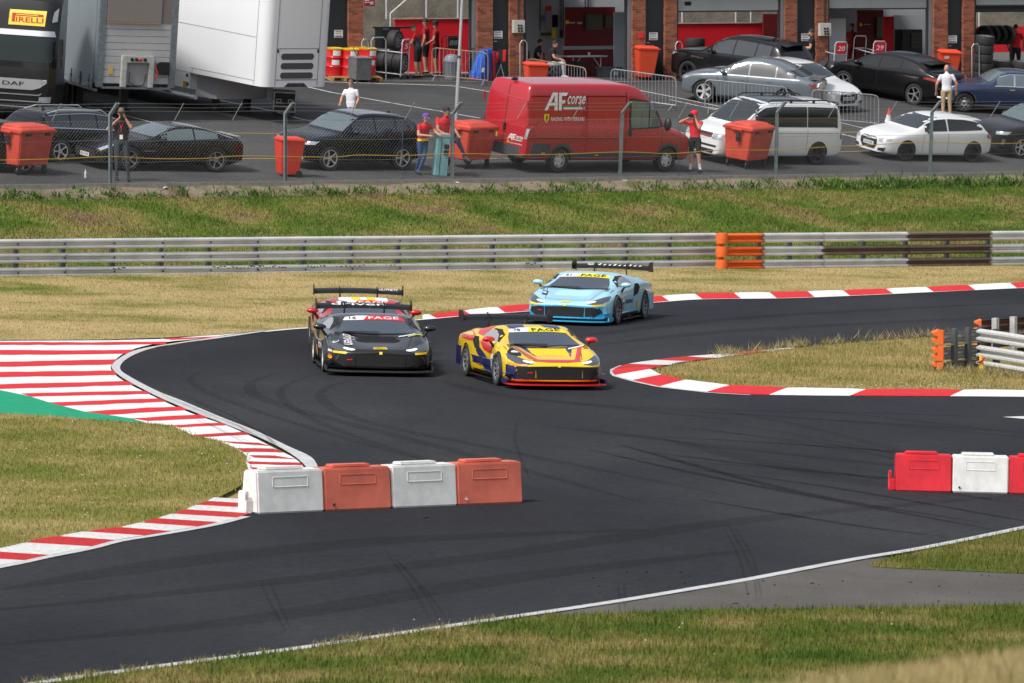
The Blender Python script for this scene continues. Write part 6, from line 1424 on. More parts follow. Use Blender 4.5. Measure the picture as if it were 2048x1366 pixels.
for x0, x1 in ((1047, 1052), (1354, 1356), (1656, 1658), (1948, 1951)): gbox('door_guide', x0+.2, x1, -60, 152, .16, .1, m_dark, base=True)
def shutter(x0, x1, yb):
    u0, u1 = gu(x0, .2), gu(x1, .2); w0 = gz((x0+x1)/2, yb, .2); k = 0
    while w0+.35*k < HB-.05:
        g = G(); g.bb(u0, u1, .2+.012*(k % 2), .24, w0+.35*k+.006, min(HB, w0+.35*(k+1))); g.make('shutter_panel', m_shut, bl); k += 1
    g = G(); g.bb(u0, u1, .18, .25, w0-.05, w0); g.make('shutter_edge', m_dark, bl)
shutter(1355, 1562, 21); shutter(1657, 1858, 16); shutter(1949, 2120, 9.5)
gbox('shutter_window', 1369, 1382, 3, 11, .19, .01, M_PRIV)
gbox('shutter_slot', 1949, 2120, 10, 24, .3, .1, m_dark)
g = G(); ua, ub = gu(600)-1, gu(2160)+1; g.bb(ua, ub, -.1, .42, HB, HB+.9); g.make('lintel', m_stl, bl); 
for x0, x1, dp in ((600, 1036, 3.2), (1036, 1285, 6.2), (1285, 1646, 3.2), (1646, 1890, 6.2), (1890, 2200, 3.2)): g = G(); g.bb(gu(x0), gu(x1)-.02, .425, dp, HB, HB+.25); g.make('roof', m_dark, bl)  # unseen roof, kept shallow over open bays so skylight reaches the red panels
for x0, x1 in ((1036, 1290), (1646, 1900)):                                            # closed back walls of two bays
    g = G(); g.bb(gu(x0, 5.6), gu(x1, 5.6), 5.6, 5.75, -.2, HB); g.make('back_wall', m_iw, bl)
g = G(); g.bb(ua-4, ub+4, 9.0, 9.5, -.4, 3.3); tag(g.make('retaining_wall', m_conc, None, GM), 'stained concrete retaining wall seen through the open garages', 'wall')
g = G(); g.bb(ua-4, ub+4, 9.5, 30, 3.1, 3.2); structure(g.make('upper_terrace', m_soil, None, GM))
# fittings that belong to the building
for x0, x1, y0, y1 in ((1028, 1050, 40, 66), (1640, 1662, 46, 72)):
    b = gbox('socket_box', x0, x1, y0, y1, -.16, .16, mat('socket_cream', (.52, .50, .44), .5), bevel=.01)
    for i, (a, c_) in enumerate(((.45, .42), (.7, .42), (.45, .65), (.7, .65), (.48, .85), (.75, .85))):
        x = lerp(x0, x1, a); y = lerp(y0, y1, c_); gbox('socket', x-1.6, x+1.6, y-1.8, y+1.8, -.19, .03, M_BLK, b)
    gbox('conduit', (x0+x1)/2-2.5, (x0+x1)/2-.5, -50, y0, -.05, .05, m_dark)
gbox('alarm_button', 1279, 1286, 64, 76, -.04, .04, ST_R)
# things inside the bays
def gthing(name, label, cat, group=None): return thing(name, label, cat, GM, group)
def panel(label, rects, name='display_panel', cat='panel', group='garage display panels'):
    t_ = gthing(name, label, cat, group)
    for i, (x0, x1, y0, y1, v, mt, nm) in enumerate(rects): gbox(nm, x0, x1, y0, y1, v, .05, mt, t_, base=(y1 >= 150))
    return t_
panel('long red panel with pale top edge behind the three mechanics', [(790, 944, 38, 152, 7.5, m_rp, 'board'), (788, 946, 36, 38, 7.45, mat('edge_pale', (.5, .45, .42), .6), 'top_edge')])
panel('wide red wall panel behind the large black SUV', [(1340, 1526, 47, 152, 6.5, m_rp, 'board'), (1340, 1527, 45, 47, 6.45, MATS['edge_pale'], 'top_edge')])
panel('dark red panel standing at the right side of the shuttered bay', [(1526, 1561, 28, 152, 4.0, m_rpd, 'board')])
panel('red panel behind the tyre rack at the right edge', [(1935, 2150, 53, 104, 6.5, m_rp, 'board'), (1935, 2150, 104, 152, 6.5, mat('panel_grey', (.35, .34, .33), .6), 'lower_board')])
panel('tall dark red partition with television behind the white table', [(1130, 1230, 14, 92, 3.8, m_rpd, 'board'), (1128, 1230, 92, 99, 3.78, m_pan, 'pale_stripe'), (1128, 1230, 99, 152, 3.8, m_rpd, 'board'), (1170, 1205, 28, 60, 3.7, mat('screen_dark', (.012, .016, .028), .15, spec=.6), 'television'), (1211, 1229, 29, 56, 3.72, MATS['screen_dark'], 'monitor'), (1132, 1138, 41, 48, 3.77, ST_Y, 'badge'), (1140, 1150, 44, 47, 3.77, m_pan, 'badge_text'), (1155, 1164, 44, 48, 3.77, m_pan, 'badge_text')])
panel('pale blue upright panel at the right of the white table bay', [(1228, 1257, 24, 152, 2.2, m_pan, 'board')])
panel('white upright panel beside the socket box and board 20', [(1656, 1691, 37, 152, 1.6, mat('white_panel', (.55, .57, .60), .5), 'board')])
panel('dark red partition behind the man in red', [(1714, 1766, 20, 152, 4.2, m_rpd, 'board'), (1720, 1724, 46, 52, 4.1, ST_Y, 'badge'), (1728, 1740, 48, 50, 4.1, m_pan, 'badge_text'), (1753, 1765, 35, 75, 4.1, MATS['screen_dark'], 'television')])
panel('bright red narrow panel in the bay behind the black crossover', [(1766, 1787, 33, 152, 2.6, m_rp, 'board')])
panel('pale grey back board around the black cabinet', [(1787, 1858, 30, 152, 4.6, m_pan, 'board')])
cb = gthing('tool_cabinet', 'tall black cabinet against the pale board', 'cabinet')
gbox('carcass', 1804, 1844, 59, 152, 3.8, .5, M_BLK, cb, base=True)
for y in (66, 74, 82, 90): gbox('drawer', 1822, 1842, y, y+6, 3.76, .04, mat('drawer_grey', (.05, .052, .055), .3, .4), cb)
nb = gthing('notice_board', 'wall notices and switches on the white garage wall', 'notice board')
for x0, x1, y0, y1, mt in ((1092, 1103, 12, 22, SR), (1092, 1104, 22, 58, mat('poster_pale', (.35, .27, .27), .7)), (1105, 1116, 30, 54, M_PRIV), (1084, 1092, 30, 42, mat('poster_blue', (.10, .16, .22), .7)), (1104, 1112, 56, 76, ST_Y), (1082, 1102, 65, 71, M_GREY), (1120, 1127, 60, 76, M_BLK)): gbox('notice', x0, x1, y0, y1, 5.5, .03, mt, nb)
for x in (1080, 1122, 1126, 1170, 1176): gbox('conduit', x, x+1.6, -40, 62 if x < 1160 else 16, 5.52, .04, M_GREY, nb)
tb = gthing('folding_table', 'white folding table with paper cups in the open garage', 'table')
u0, u1 = gu(1126, 2.4), gu(1207, 2.4); wt = gz(1166, 111, 2.4); g = G(); g.bb(u0, u1, 2.1, 2.85, wt-.05, wt); g.make('tabletop', mat('table_white', (.62, .62, .62), .5), tb, bevel=.012)
for u in (u0+.28, u1-.22):
    for v in (2.2, 2.75): g = G(); g.tube([(u, v, wt-.05), (u, v, -.1)], .016, 6); g.make('leg', M_GREY if v > 2.5 else MATS['table_white'], tb)
    g = G(); g.tube([(u, 2.2, wt-.42), (u+(.3 if u < (u0+u1)/2 else -.3), 2.2, wt-.05)], .012, 6); g.make('brace', MATS['table_white'], tb)
for i, px in enumerate((1178, 1181)):
    g = G(); g.lathe([(.035, 0), (.04, .1), (.0, .1)], 10, 0, T(gu(px, 2.4), 2.4+.1*i, wt)); tag(g.make('paper_cup', m_paper, None, GM), ('left', 'right')[i]+' of two white cups standing on the folding table', 'cup', 'cups on the table')
for x0, x1, y0, lab, mt in ((1150, 1173, 124, 'black suitcase-shaped box under the white table', M_BLK), (1207, 1245, 136, 'grey plastic crate with a white label beside the table', mat('crate_grey', (.14, .17, .20), .6))):
    t_ = gthing('storage_box', lab, 'box'); gbox('box_body', x0, x1, y0, 152, 1.7, .5, mt, t_, bevel=.03, base=True); gbox('lid', x0-.6, x1+.6, y0-2, y0+1.5, 1.66, .58, mt, t_, bevel=.01)
    if mt is not M_BLK: gbox('paper_label', x0+20, x0+28, y0+7, y0+15, 1.69, .01, m_paper, t_)
# steps and handrails behind the open bay
st = gthing('stairs', 'concrete stairs with yellow nosings behind the mechanics', 'stairs')
for x0, x1, y0, y1 in ((806, 846, 35, 40), (790, 830, 47, 53), (774, 814, 60, 66)):
    gbox('step', x0, x1, y1, 152, 8.3, .5, m_conc, st, base=True); gbox('yellow_nosing', x0, x1, y0, y1, 8.26, .06, mat('nosing_yellow', (.62, .36, .02), .6), st)
hr = gthing('handrail', 'galvanised handrail climbing beside the yellow-nosed stairs', 'railing'); v = 8.2
g = G(); g.tube([(gu(781, v), v, gz(781, 56, v)), (gu(781, v), v, gz(781, 27, v)), (gu(812, v), v, gz(812, 0, v)), (gu(840, v), v, gz(840, -25, v))], .03, 8); g.make('rail_tube', m_galv, hr, smooth=True)
for px in (853, 916, 773): g = G(); g.tube([(gu(px, 8.6), 8.6, gz(px, -40, 8.6)), (gu(px, 8.6), 8.6, gz(px, 38, 8.6))], .035, 8); g.make('upright', m_galv, hr)
for px, y1, lab in ((1364, 45, 'thin galvanised pole over the red panel, left of the shuttered bay'), (1471, 44, 'galvanised pole over the red panel, middle of the shuttered bay'), (1501, 42, 'darker steel pole right of centre in the shuttered bay'), (1957, 52, 'pale pole over the red panel at right')):
    g = G(); g.tube([(gu(px, 8.6), 8.6, -.2), (gu(px, 8.6), 8.6, 3.2)], .03, 8); tag(g.make('pole', m_galv, None, GM), lab, 'pole', 'poles behind the garages')
t_ = gthing('wall_sign', 'small red sign high on the concrete wall beside the first pier', 'sign'); gbox('sign_plate', 729, 750, -6, 12.5, 8.5, .05, mat('sign_crimson', (.38, .02, .05), .5), t_)
for y in (0, 4): gbox('sign_text', 731, 739, y, y+1.5, 8.48, .02, ST_W, t_)
gbox('sign_text', 741, 747, 3, 9, 8.48, .02, m_pan, t_)
# ------------------------------------------------------------------ bins, barriers, tyres and other movable things
m_bin = mat('bin_red', (.68, .045, .022), .45, var=(2, .12), spec=.4); m_binf = mat('bin_faded_red', (.55, .065, .04), .55, var=(2.5, .25), spec=.35); m_bing = mat('bin_orange_red', (.72, .075, .03), .45, var=(2, .1))
def wheelie(label, px, py, yaw, mt, sc=1.):
    r = thing('wheelie_bin', label, 'bin', frame(hit(px, py, zp), yaw, zp) @ Matrix.Scale(sc, 4), 'narrow red wheelie bins')
    g = G(); g.frus(.06, .98, .25, .20, .35, .28); g.make('bin_body', mt, r, bevel=.025)
    g = G(); g.frus(.975, 1.02, .375, .305, .38, .31); g.frus(1.02, 1.075, .36, .29, .30, .23); g.make('lid', mt, r, bevel=.015)
    g = G(); g.bb(.36, .43, -.24, .24, .97, 1.0); g.make('grab_bar', mt, r, bevel=.01)
    for s in (-1, 1): g = G(); g.lathe([(.09, -.03), (.1, 0), (.09, .03)], 14, 0, T(.24, s*.24, .10) @ RX(90)); g.make('wheel', M_BLK, r, smooth=True)
    return r
wheelie('narrow bright red wheelie bin standing by the second fence post', 574, 352, 25, m_bin, 1.04)
wheelie('red wheelie bin beside the folded camping chair at the garages', 1024, 153, 15, m_bin)
wheelie('orange-red wheelie bin half hidden by the red van roof', 1068, 190, 20, m_bing)
wheelie('orange-red wheelie bin in front of the middle garage door', 1289, 157, 20, m_bing, 1.02)
b_ = wheelie('orange-red wheelie bin with pale label behind the black crossover', 1894, 163, 12, m_bing, 1.02)
g = G(); g.bb(-.24, -.08, -.285, -.275, .80, .90); g.make('paper_label', mat('label_tan', (.55, .42, .30), .6), b_)
def skip(label, px, py, yaw, sc=1.):
    r = thing('wheeled_container', label, 'bin', frame(hit(px, py, zp), yaw, zp) @ Matrix.Scale(sc, 4), 'large four-wheeled red bins')
    a, b = .66, .47
    g = G(); g.frus(.24, 1.12, a-.09, b-.10, a-.01, b-.01); g.make('bin_body', m_binf, r, bevel=.03)
    g = G(); g.frus(1.10, 1.17, a+.03, b+.03, a+.04, b+.04); g.make('rim', m_binf, r, bevel=.012)
    g = G(); g.frus(1.17, 1.24, a+.02, b+.02, a-.05, b-.06); g.frus(1.24, 1.30, a-.07, b-.10, a-.16, b-.22); g.make('lid', m_binf, r, bevel=.02)
    for s in (-1, 1):
        g = G(); g.bb(s*a*.55-.10, s*a*.55+.10, -b-.03, -b+.01, 1.03, 1.15); g.make('hand_hold', M_BLK, r, bevel=.01)
        g = G(); g.bb(s*(a+.0), s*(a+.10), -.18, .18, 1.09, 1.14); g.make('lifting_lug', m_binf, r, bevel=.01)
    g = G(); g.prism(rrect(-.06, .06, -.13, .13, .05), 0, .05, 0, T(-a-.03, -.05, .90) @ RY(-90) @ RZ(90)); g.make('lid_catch', M_BLK, r, bevel=.01)
    for sx in (-1, 1):
        for sy in (-1, 1):
            g = G(); g.lathe([(.09, -.025), (.1, 0), (.09, .025)], 14, 0, T(sx*(a-.16), sy*(b-.16), .10) @ RX(90)); g.bb(sx*(a-.16)-.05, sx*(a-.16)+.05, sy*(b-.16)-.04, sy*(b-.16)+.04, .14, .25); g.make('castor', M_BLK, r)
    for k in range(7): g = G(); g.bb(-.42+.12*k, -.36+.12*k, -b-.0, -b+.06, 1.17, 1.185); g.make('lid_rib', m_binf, r)
    return r
skip('large faded red bin on castors at the left edge before the fence', 44, 346, 52, 1.06); skip('large faded red bin behind the man with his foot up', 934, 333, 54, 1.04); skip('large faded red bin in front of the white passenger van', 1491, 333, 58, 1.06)
m_cbar = mat('barrier_tube', (.33, .34, .35), .5, .4, var=(3, .2))
def crowd(label, a, b, top, h=1.08):
    A, B = hit(*a, zp), hit(*b, zp); r = thing('crowd_barrier', label, 'barrier', T(*A), 'steel crowd barriers'); d = B-A; L = d.length; t = d.normalized(); up = Vector((0, 0, 1))
    P = lambda s, z: t*s+up*z
    loop = []
    for s, z in ((.0, .18), (.0, h-.14), (.04, h-.04), (.14, h), (L-.14, h), (L-.04, h-.04), (L, h-.14), (L, .18)): loop.append(P(s, z))
    g = G(); g.tube(loop, .019, 7); g.tube([P(0, .18), P(L, .18)], .016, 6); g.make('frame', top, r, smooth=True)
    n = int(L/.125)
    for i in range(1, n): g = G(); g.tube([P(L*i/n, .18), P(L*i/n, h)], .007, 5); g.make('bar', m_cbar, r)
    nr = Vector((t.y, -t.x, 0)).normalized()
    for s in (.12, L-.12): g = G(); g.tube([P(s, .18)+nr*.0, P(s, .0)+nr*.32], .014, 6); g.tube([P(s, .18), P(s, .0)-nr*.32], .014, 6); g.make('foot', m_cbar, r)
    return r
m_rust = mat('rusted_tube', (.30, .19, .12), .65, .3, var=(6, .35))
crowd('rust-tinged crowd barrier in front of the grey bin and blue bags', (864, 161), (976, 172), m_rust); crowd('rusty crowd barrier in front of the white table', (1056, 183), (1172, 203), m_rust)
crowd('bright galvanised crowd barrier behind the red van bonnet', (1222, 204), (1352, 222), m_cbar); crowd('crowd barrier standing in front of the grey coupe SUV', (1410, 226), (1574, 242), m_cbar); crowd('crowd barrier in front of the white car nose', (1624, 246), (1757, 258), m_cbar)
# teal service pillar, tall pole, cone
r = thing('service_pillar', 'pale teal metal service pillar the two men lean on', 'service pillar', frame(hit(878, 350, zp), -68, zp))
m_teal = mat('teal_paint', (.20, .42, .43), .6, var=(5, .18)); g = G(); g.bb(-.15, .15, -.19, .19, 0, 1.12); g.make('cabinet', m_teal, r, bevel=.01); g = G(); g.bb(-.16, .16, -.2, .2, 1.12, 1.22); g.make('cap', mat('cap_grey', (.33, .36, .38), .6), r, bevel=.015)
g = G(); g.bb(.15, .156, -.075, -.06, .0, 1.12); g.make('door_joint', M_BLK, r)
for z in (.80, .62): g = G(); g.bb(.15, .19, .02, .16, z, z+.12); g.make('socket', M_BLK, r, bevel=.008)
pb = hit(911, 258, zp); r = thing('light_pole', 'thin pale pole rising beside the red van', 'pole', T(*pb) @ RY(3.0)); g = G(); g.lathe([(.06, 0), (.052, 2.2), (.045, 2.25), (.04, 6.5), (0, 6.5)], 10); g.make('mast', mat('pole_grey', (.45, .46, .47), .45, .4, var=(3, .15)), r, smooth=True); g = G(); g.lathe([(.062, 2.18), (.064, 2.26)], 10); g.make('collar', M_GREY, r)
r = thing('traffic_cone', 'orange and white traffic cone behind the white hatchback', 'cone', frame(hit(1776, 246, zp), 0, zp)); g = G(); g.bb(-.16, .16, -.16, .16, 0, .03); g.make('base', M_BLK, r)
g = G(); g.lathe([(.12, .03), (.085, .17)], 16); g.make('lower_band', m_paper, r); g = G(); g.lathe([(.085, .17), (.065, .27), (.0651, .272)], 16); g.make('white_sleeve', m_paper, r); g = G(); g.lathe([(.066, .27), (.03, .5), (0, .5)], 16); g.make('tip', mat('cone_orange', (.75, .07, .02), .5), r)
# oil drums on pallets
for i, (px, py, lab) in enumerate(((667, 158.5, 'red drum with yellow top at left, partly behind the transporter'), (698, 160, 'red drum with white labels in front of the others'), (733, 158.5, 'red drum at the right end beside the tyre trolley'), (714, 156.5, 'red drum at the back of the cluster'))):
    r = thing('oil_drum', lab, 'drum', frame(hit(px, py, zp), -75+12*i, zp) @ T(0, 0, .14), 'red oil drums'); m_dr = mat('drum_red', (.62, .012, .015), .35, coat=.3)
    g = G(); g.lathe([(.285, 0), (.295, .02), (.285, .03), (.285, .28), (.298, .30), (.285, .32), (.285, .58), (.298, .60), (.285, .62), (.285, .86)], 24); g.make('drum_body', m_dr, r, smooth=True)
    g = G(); g.lathe([(.29, .855), (.297, .89), (.28, .89), (.275, .875), (0, .875)], 24); g.make('drum_lid', mat('drum_yellow', (.72, .48, .02), .4), r, smooth=True)
    for z0, z1, a0, a1 in ((.66, .83, -25, 25), (.36, .52, -30, 20)):
        g = G(); V = []
        for k in range(7): a = R(a0+(a1-a0)*k/6); V += [(.291*math.cos(a), .291*math.sin(a), z0), (.291*math.cos(a), .291*math.sin(a), z1)]
        g.add(V, [(2*k, 2*k+1, 2*k+3, 2*k+2) for k in range(6)]); g.make('drum_label', ST_W, r)
    if i == 1: g = G(); g.add([(.293*math.cos(R(a)), .293*math.sin(R(a)), z) for a, z in ((-2, .44), (14, .38), (14, .50))], [(0, 1, 2)]); g.make('drum_arrow', ST_R, r)
m_pal = mat('pallet_wood', (.42, .24, .09), .8, var=(8, .25))
for px, py, lab in ((684, 160, 'wooden pallet under the left drums'), (730, 160, 'wooden pallet under the right drums')):
    r = thing('pallet', lab, 'pallet', frame(hit(px, py, zp), 15, zp), 'pallets under the drums')
    for y in (-.4, -.2, 0, .2, .4): g = G(); g.bb(-.48, .48, y-.06, y+.06, .115, .137); g.make('deck_board', m_pal, r)
    for x in (-.42, 0, .42): g = G(); g.bb(x-.05, x+.05, -.46, .46, .0, .113); g.make('bearer', m_pal, r)
r = thing('steel_bin', 'square grey steel waste box on castors before the drums', 'box', frame(hit(718, 164, zp), -60, zp)); g = G(); g.bb(-.3, .3, -.28, .28, .10, .80); g.make('box_body', mat('dull_steel', (.17, .175, .175), .55, .4, var=(5, .3)), r, bevel=.008)
g = G(); g.bb(-.31, .31, -.29, .29, .80, .83); g.make('lid', mat('steel_lid', (.30, .28, .28), .5, .4, var=(6, .3)), r)
for x in (-.24, .24):
    for y in (-.22, .22): g = G(); g.lathe([(.05, -.02), (.05, .02)], 10, 0, T(x, y, .05) @ RX(90)); g.make('castor', M_GREY, r)
g = G(); g.tube([(.0, -.1, .83), (-.15, -.2, 1.1), (-.1, 0, 1.35), (.1, .2, 1.38), (.22, .2, 1.2)], .013, 6); g.make('hose', M_BLK, r, smooth=True)
# tyres and trolleys
def tyre(label, M, dark=False, r_=.34, tw=.30, group='racing tyres at the garages'):
    o = link('spare_slick', tyre_mesh(r_, tw, ('race', 10, M_DALLOY)), None, M); tag(o, label, 'tyre', group)
    link('rim', rim_mesh(r_, tw, ('race', 10, M_DALLOY)), o); return o
def trolley(label, no, px, py, yaw, L=1.5, board=None, dark=False, loops=True):
    r = thing('tyre_trolley', label, 'trolley', frame(hit(px, py, zp), yaw, zp), 'tyre trolleys'); mt = m_galv2 if not dark else M_BLK
    for y in (-.22, .22): 
        for z in (.16, .88): g = G(); g.tube([(-L, y, z), (0, y, z)], .018, 6); g.make('rail_tube', mt, r)
    for x in (0, -L): g = G(); g.tube([(x, -.24, .02), (x, -.24, 1.22), (x, -.18, 1.30), (x, .18, 1.30), (x, .24, 1.22), (x, .24, .02)], .02, 7); g.tube([(x, -.24, .16), (x, .24, .16)], .02, 6); g.tube([(x, -.24, .88), (x, .24, .88)], .02, 6); g.make('end_frame', mt, r, smooth=True)
    for x in (0, -L):
        for y in (-.24, .24): g = G(); g.lathe([(.05, -.02), (.05, .02)], 10, 0, T(x, y, .05) @ RX(90)); g.make('castor', M_BLK, r)
    if no:
        g = G(); g.bb(-.005, .022, -.18, .18, .90, 1.27); g.make('number_board', m_rp if not dark else M_BLK, r)
        flat_text('board_number', no, -.11 if len(no) == 1 else -.15, .09 if len(no) == 1 else .13, 1.0, 1.17, ST_W if not dark else mat('dim_white', (.25, .25, .26), .5), r, T(.026, 0, 0) @ RZ(90), shear=.2)
    return r
tr = trolley('steel tyre trolley with red number 5 board', '5', 808, 158, -30, 1.35)
M5 = frame(hit(808, 158, zp), -30, zp); words5 = ('first', 'second', 'third', 'fourth', 'fifth')
for k in range(4): tyre('%s tyre from the number 5 board in the lower trolley row' % words5[k], M5 @ T(-.17-.31*k, 0, .53) @ RZ(-90))
tyre('single large tyre on top of the number 5 trolley', M5 @ T(-.42, 0, 1.24) @ RZ(-90)); 
trolley('dark tyre trolley with board 88 against the red panel', '88', 906, 150, -80, .9, dark=True)
trolley('tyre trolley with red number 20 board near the black crossover', '20', 1677, 160, -62, 1.6); trolley('tyre trolley with red number 29 board behind the black crossover', '29', 1754, 158, -62, 1.3)
for k, (px, py) in enumerate(((1684, 164), (1666, 162), (1649, 160))): tyre(('front wheel with spoked rim beside board 20', 'middle tyre of the row beside board 20', 'rear tyre of the row behind the man in black')[k], frame(hit(px, py, zp), -62, zp) @ T(0, 0, .34) @ RZ(-60))
for k, (px, py) in enumerate(((1702, 158), (1718, 157))): tyre(('left', 'right')[k]+' dark tyre lying between boards 20 and 29', frame(hit(px, py, zp), -62, zp) @ T(0, 0, .34) @ RZ(-70))
def stack(px, py, n, lab, r_=.35, v=None):
    M = frame(hit(px, py, zp), 0, zp)
    for k in range(n): tyre(lab % ('bottom', 'second', 'third', 'fourth', 'fifth', 'sixth')[k], M @ T(0, 0, .155+.31*k) @ RX(90), r_=r_)
stack(1389, 147, 4, '%s tyre of the stack left of the large black SUV'); stack(1362, 145, 3, '%s tyre of the stack at the brick pier left of SUV')
stack(1963, 160, 5, '%s tyre of the tall stack at the right-hand pier', .33)
for k in range(4): tyre(('leftmost', 'second', 'third', 'rightmost')[k]+' tyre of the raised row at the right edge', GM @ T(gu(1968+14*k, 2.5), 2.5, gz(1970, 70, 2.5)) @ RZ(-55))
sh = gthing('tyre_rack', 'dark rack carrying the raised row of tyres at right', 'rack')
for px in (1962, 2020): gbox('upright', px, px+3, 70, 152, 2.5, .06, M_BLK, sh, base=True)
gbox('shelf', 1960, 2024, 84, 87, 2.4, .4, M_BLK, sh)
for px, py, lab in ((2000, 156, 'lying tyre in front of the man in red at right'), (2042, 157, 'lying tyre cut by the right edge')):
    for k in range(2): tyre(('lower ' if k == 0 else 'upper ')+lab, frame(hit(px, py, zp), 0, zp) @ T(0, 0, .15+.31*k) @ RX(90), r_=.36)
def hoop(label, x0, x1, y0, y1, v):
    r = gthing('hoop_rail', label, 'rail', 'bent tube hoops'); a, b, w0, w1 = gu(x0, v), gu(x1, v), -.1, gz((x0+x1)/2, y0, v); g = G(); g.tube([(a, v, w0), (a, v, w1-.1), (a+.08, v, w1), (b-.08, v, w1), (b, v, w1-.1), (b, v, w0)], .022, 7); g.make('tube', m_cbar, r, smooth=True)
hoop('bent tube hoop left of the number 5 trolley', 743, 772, 75, 152, -.6); hoop('bent tube hoop behind the drums', 724, 737, 78, 152, -.3); hoop('bent tube hoop right of the red bin in the table bay', 1040, 1054, 81, 152, -.2); hoop('bent tube hoop left of the large black SUV', 1351, 1364, 83, 152, -.5); hoop('bent tube hoop before the tall tyre stack', 1943, 1958, 88, 152, -.8)
# generator-like dark box behind the trolley
t_ = gthing('equipment_box', 'dark equipment box behind the upper tyre', 'box'); gbox('box_body', 764, 800, 55, 152, 1.0, .5, m_door, t_, base=True); gbox('lid', 762, 822, 53.5, 57, .95, .6, M_BLK, t_); gbox('label_plate', 766, 778, 56, 60, .94, .02, mat('plate_blue_grey', (.12, .16, .22), .5), t_)
# grey dustbin, blue bags, folded chair
r = thing('dustbin', 'grey dustbin with domed lid behind the rusty crowd barrier', 'bin', frame(hit(901, 159, zp), 0, zp)); m_gb = mat('dustbin_grey', (.20, .22, .25), .5); g = G(); g.lathe([(.19, 0), (.25, .58), (.26, .6), (.0, .6)], 20); g.make('bin_body', m_gb, r, smooth=True); g = G(); g.lathe([(.27, .6), (.265, .66), (.18, .80), (.05, .84), (0, .84)], 20); g.make('lid', m_gb, r, smooth=True)
m_blue = mat('blue_fabric', (.012, .10, .48), .6, var=(6, .25), bump=(8, .6, .05)); m_crim = mat('crimson_fabric', (.30, .01, .03), .6)
for k, (px, py, le, lab) in enumerate(((945, 160, 16, 'leftmost slumped blue kit bag'), (957, 161, 8, 'blue kit bag with white tag'), (968, 160, 4, 'upright blue kit bag'), (979, 159, -3, 'rightmost blue kit bag beside the red one'))):
    r = thing('kit_bag', lab, 'bag', frame(hit(px, py, zp), 28, zp) @ RY(le), 'blue kit bags by the brick pier'); g = G(); V = []
    for i in range(9):
        z = 1.02*i/8; rr = .15*(1-.45*(i/8)**2)
        for j in range(10): a = 2*math.pi*j/10; q = rr*(1+.12*math.sin(3*a+i)+random.uniform(-.05, .05)); V.append((q*math.cos(a), q*1.1*math.sin(a), z))
    g.add(V, [(i*10+j, i*10+(j+1) % 10, i*10+10+(j+1) % 10, i*10+10+j) for i in range(8) for j in range(10)]+[tuple(range(10))[::-1], tuple(80+j for j in range(10))]); g.make('bag_cloth', m_blue, r, smooth=True, angle=70)
    g = G(); g.lathe([(.165, .0), (.17, .08)], 12); g.make('base_band', m_crim, r)
    if k == 1: g = G(); g.bb(-.05, .05, -.19, -.18, .3, .45); g.make('tag', m_paper, r)
g = G(); V = []
for i in range(7):
    z = .95*i/6
    for j in range(8): a = 2*math.pi*j/8; V.append(((.09-.02*(i/6))*math.cos(a), .09*math.sin(a), z))
g.add(V, [(i*8+j, i*8+(j+1) % 8, i*8+8+(j+1) % 8, i*8+8+j) for i in range(6) for j in range(8)]+[tuple(48+j for j in range(8))]); tag(g.make('rolled_bag', m_crim, None, frame(hit(985, 160, zp), 0, zp), smooth=True), 'narrow crimson rolled bag right of the blue kit bags', 'bag')
r = thing('camping_chair', 'folded red and black camping chair leaning beside the red bin', 'chair', frame(hit(1000, 159, zp), 0, zp))
for s in (-1, 1):
    for q in (-1, 1): g = G(); g.tube([(s*.16, q*.10, 0), (-s*.05, q*.05, .62)], .011, 6); g.make('leg', m_galv2, r)
g = G(); g.frus(.5, .98, .12, .08, .17, .06); g.make('seat_cloth', mat('chair_black', (.015, .015, .016), .8), r, bevel=.03); g = G(); g.frus(.55, .9, .05, .06, .07, .05, 0, T(-.16, -.04, 0)); g.make('arm_cloth', m_rp, r, bevel=.02); g = G(); g.frus(.6, 1.0, .04, .05, .06, .04, 0, T(.10, -.06, 0)); g.make('arm_cloth', m_rp, r, bevel=.02)
bp_ = hit(926, 158, zp); r = thing('bicycle', 'dark bicycle leaning behind the rusty crowd barrier', 'bicycle', frame((bp_.x, bp_.y+.5), 35, zp))
for x in (-.5, .5): g = G(); g.tube([(x+.32*math.cos(a), 0, .33+.32*math.sin(a)) for a in np.linspace(0, 6.2832, 25)[:-1]], .016, 6, closed=True); g.make('wheel', M_BLK, r)
g = G()
for a, b in (((-.5, 0, .33), (-.1, 0, .30)), ((-.1, 0, .3), (.35, 0, .75)), ((-.1, 0, .3), (-.2, 0, .82)), ((-.2, 0, .75), (.33, 0, .8)), ((-.5, 0, .33), (-.2, 0, .75)), ((.5, 0, .33), (.32, 0, .95))): g.tube([a, b], .016, 6)
g.make('frame', M_GREY, r); g = G(); g.tube([(.3, -.25, .98), (.32, 0, .95), (.3, .25, .98)], .014, 6); g.make('handlebar', M_BLK, r); g = G(); g.ball((-.22, 0, .87), (.12, .05, .03), n=8, k=5); g.make('saddle', M_BLK, r)
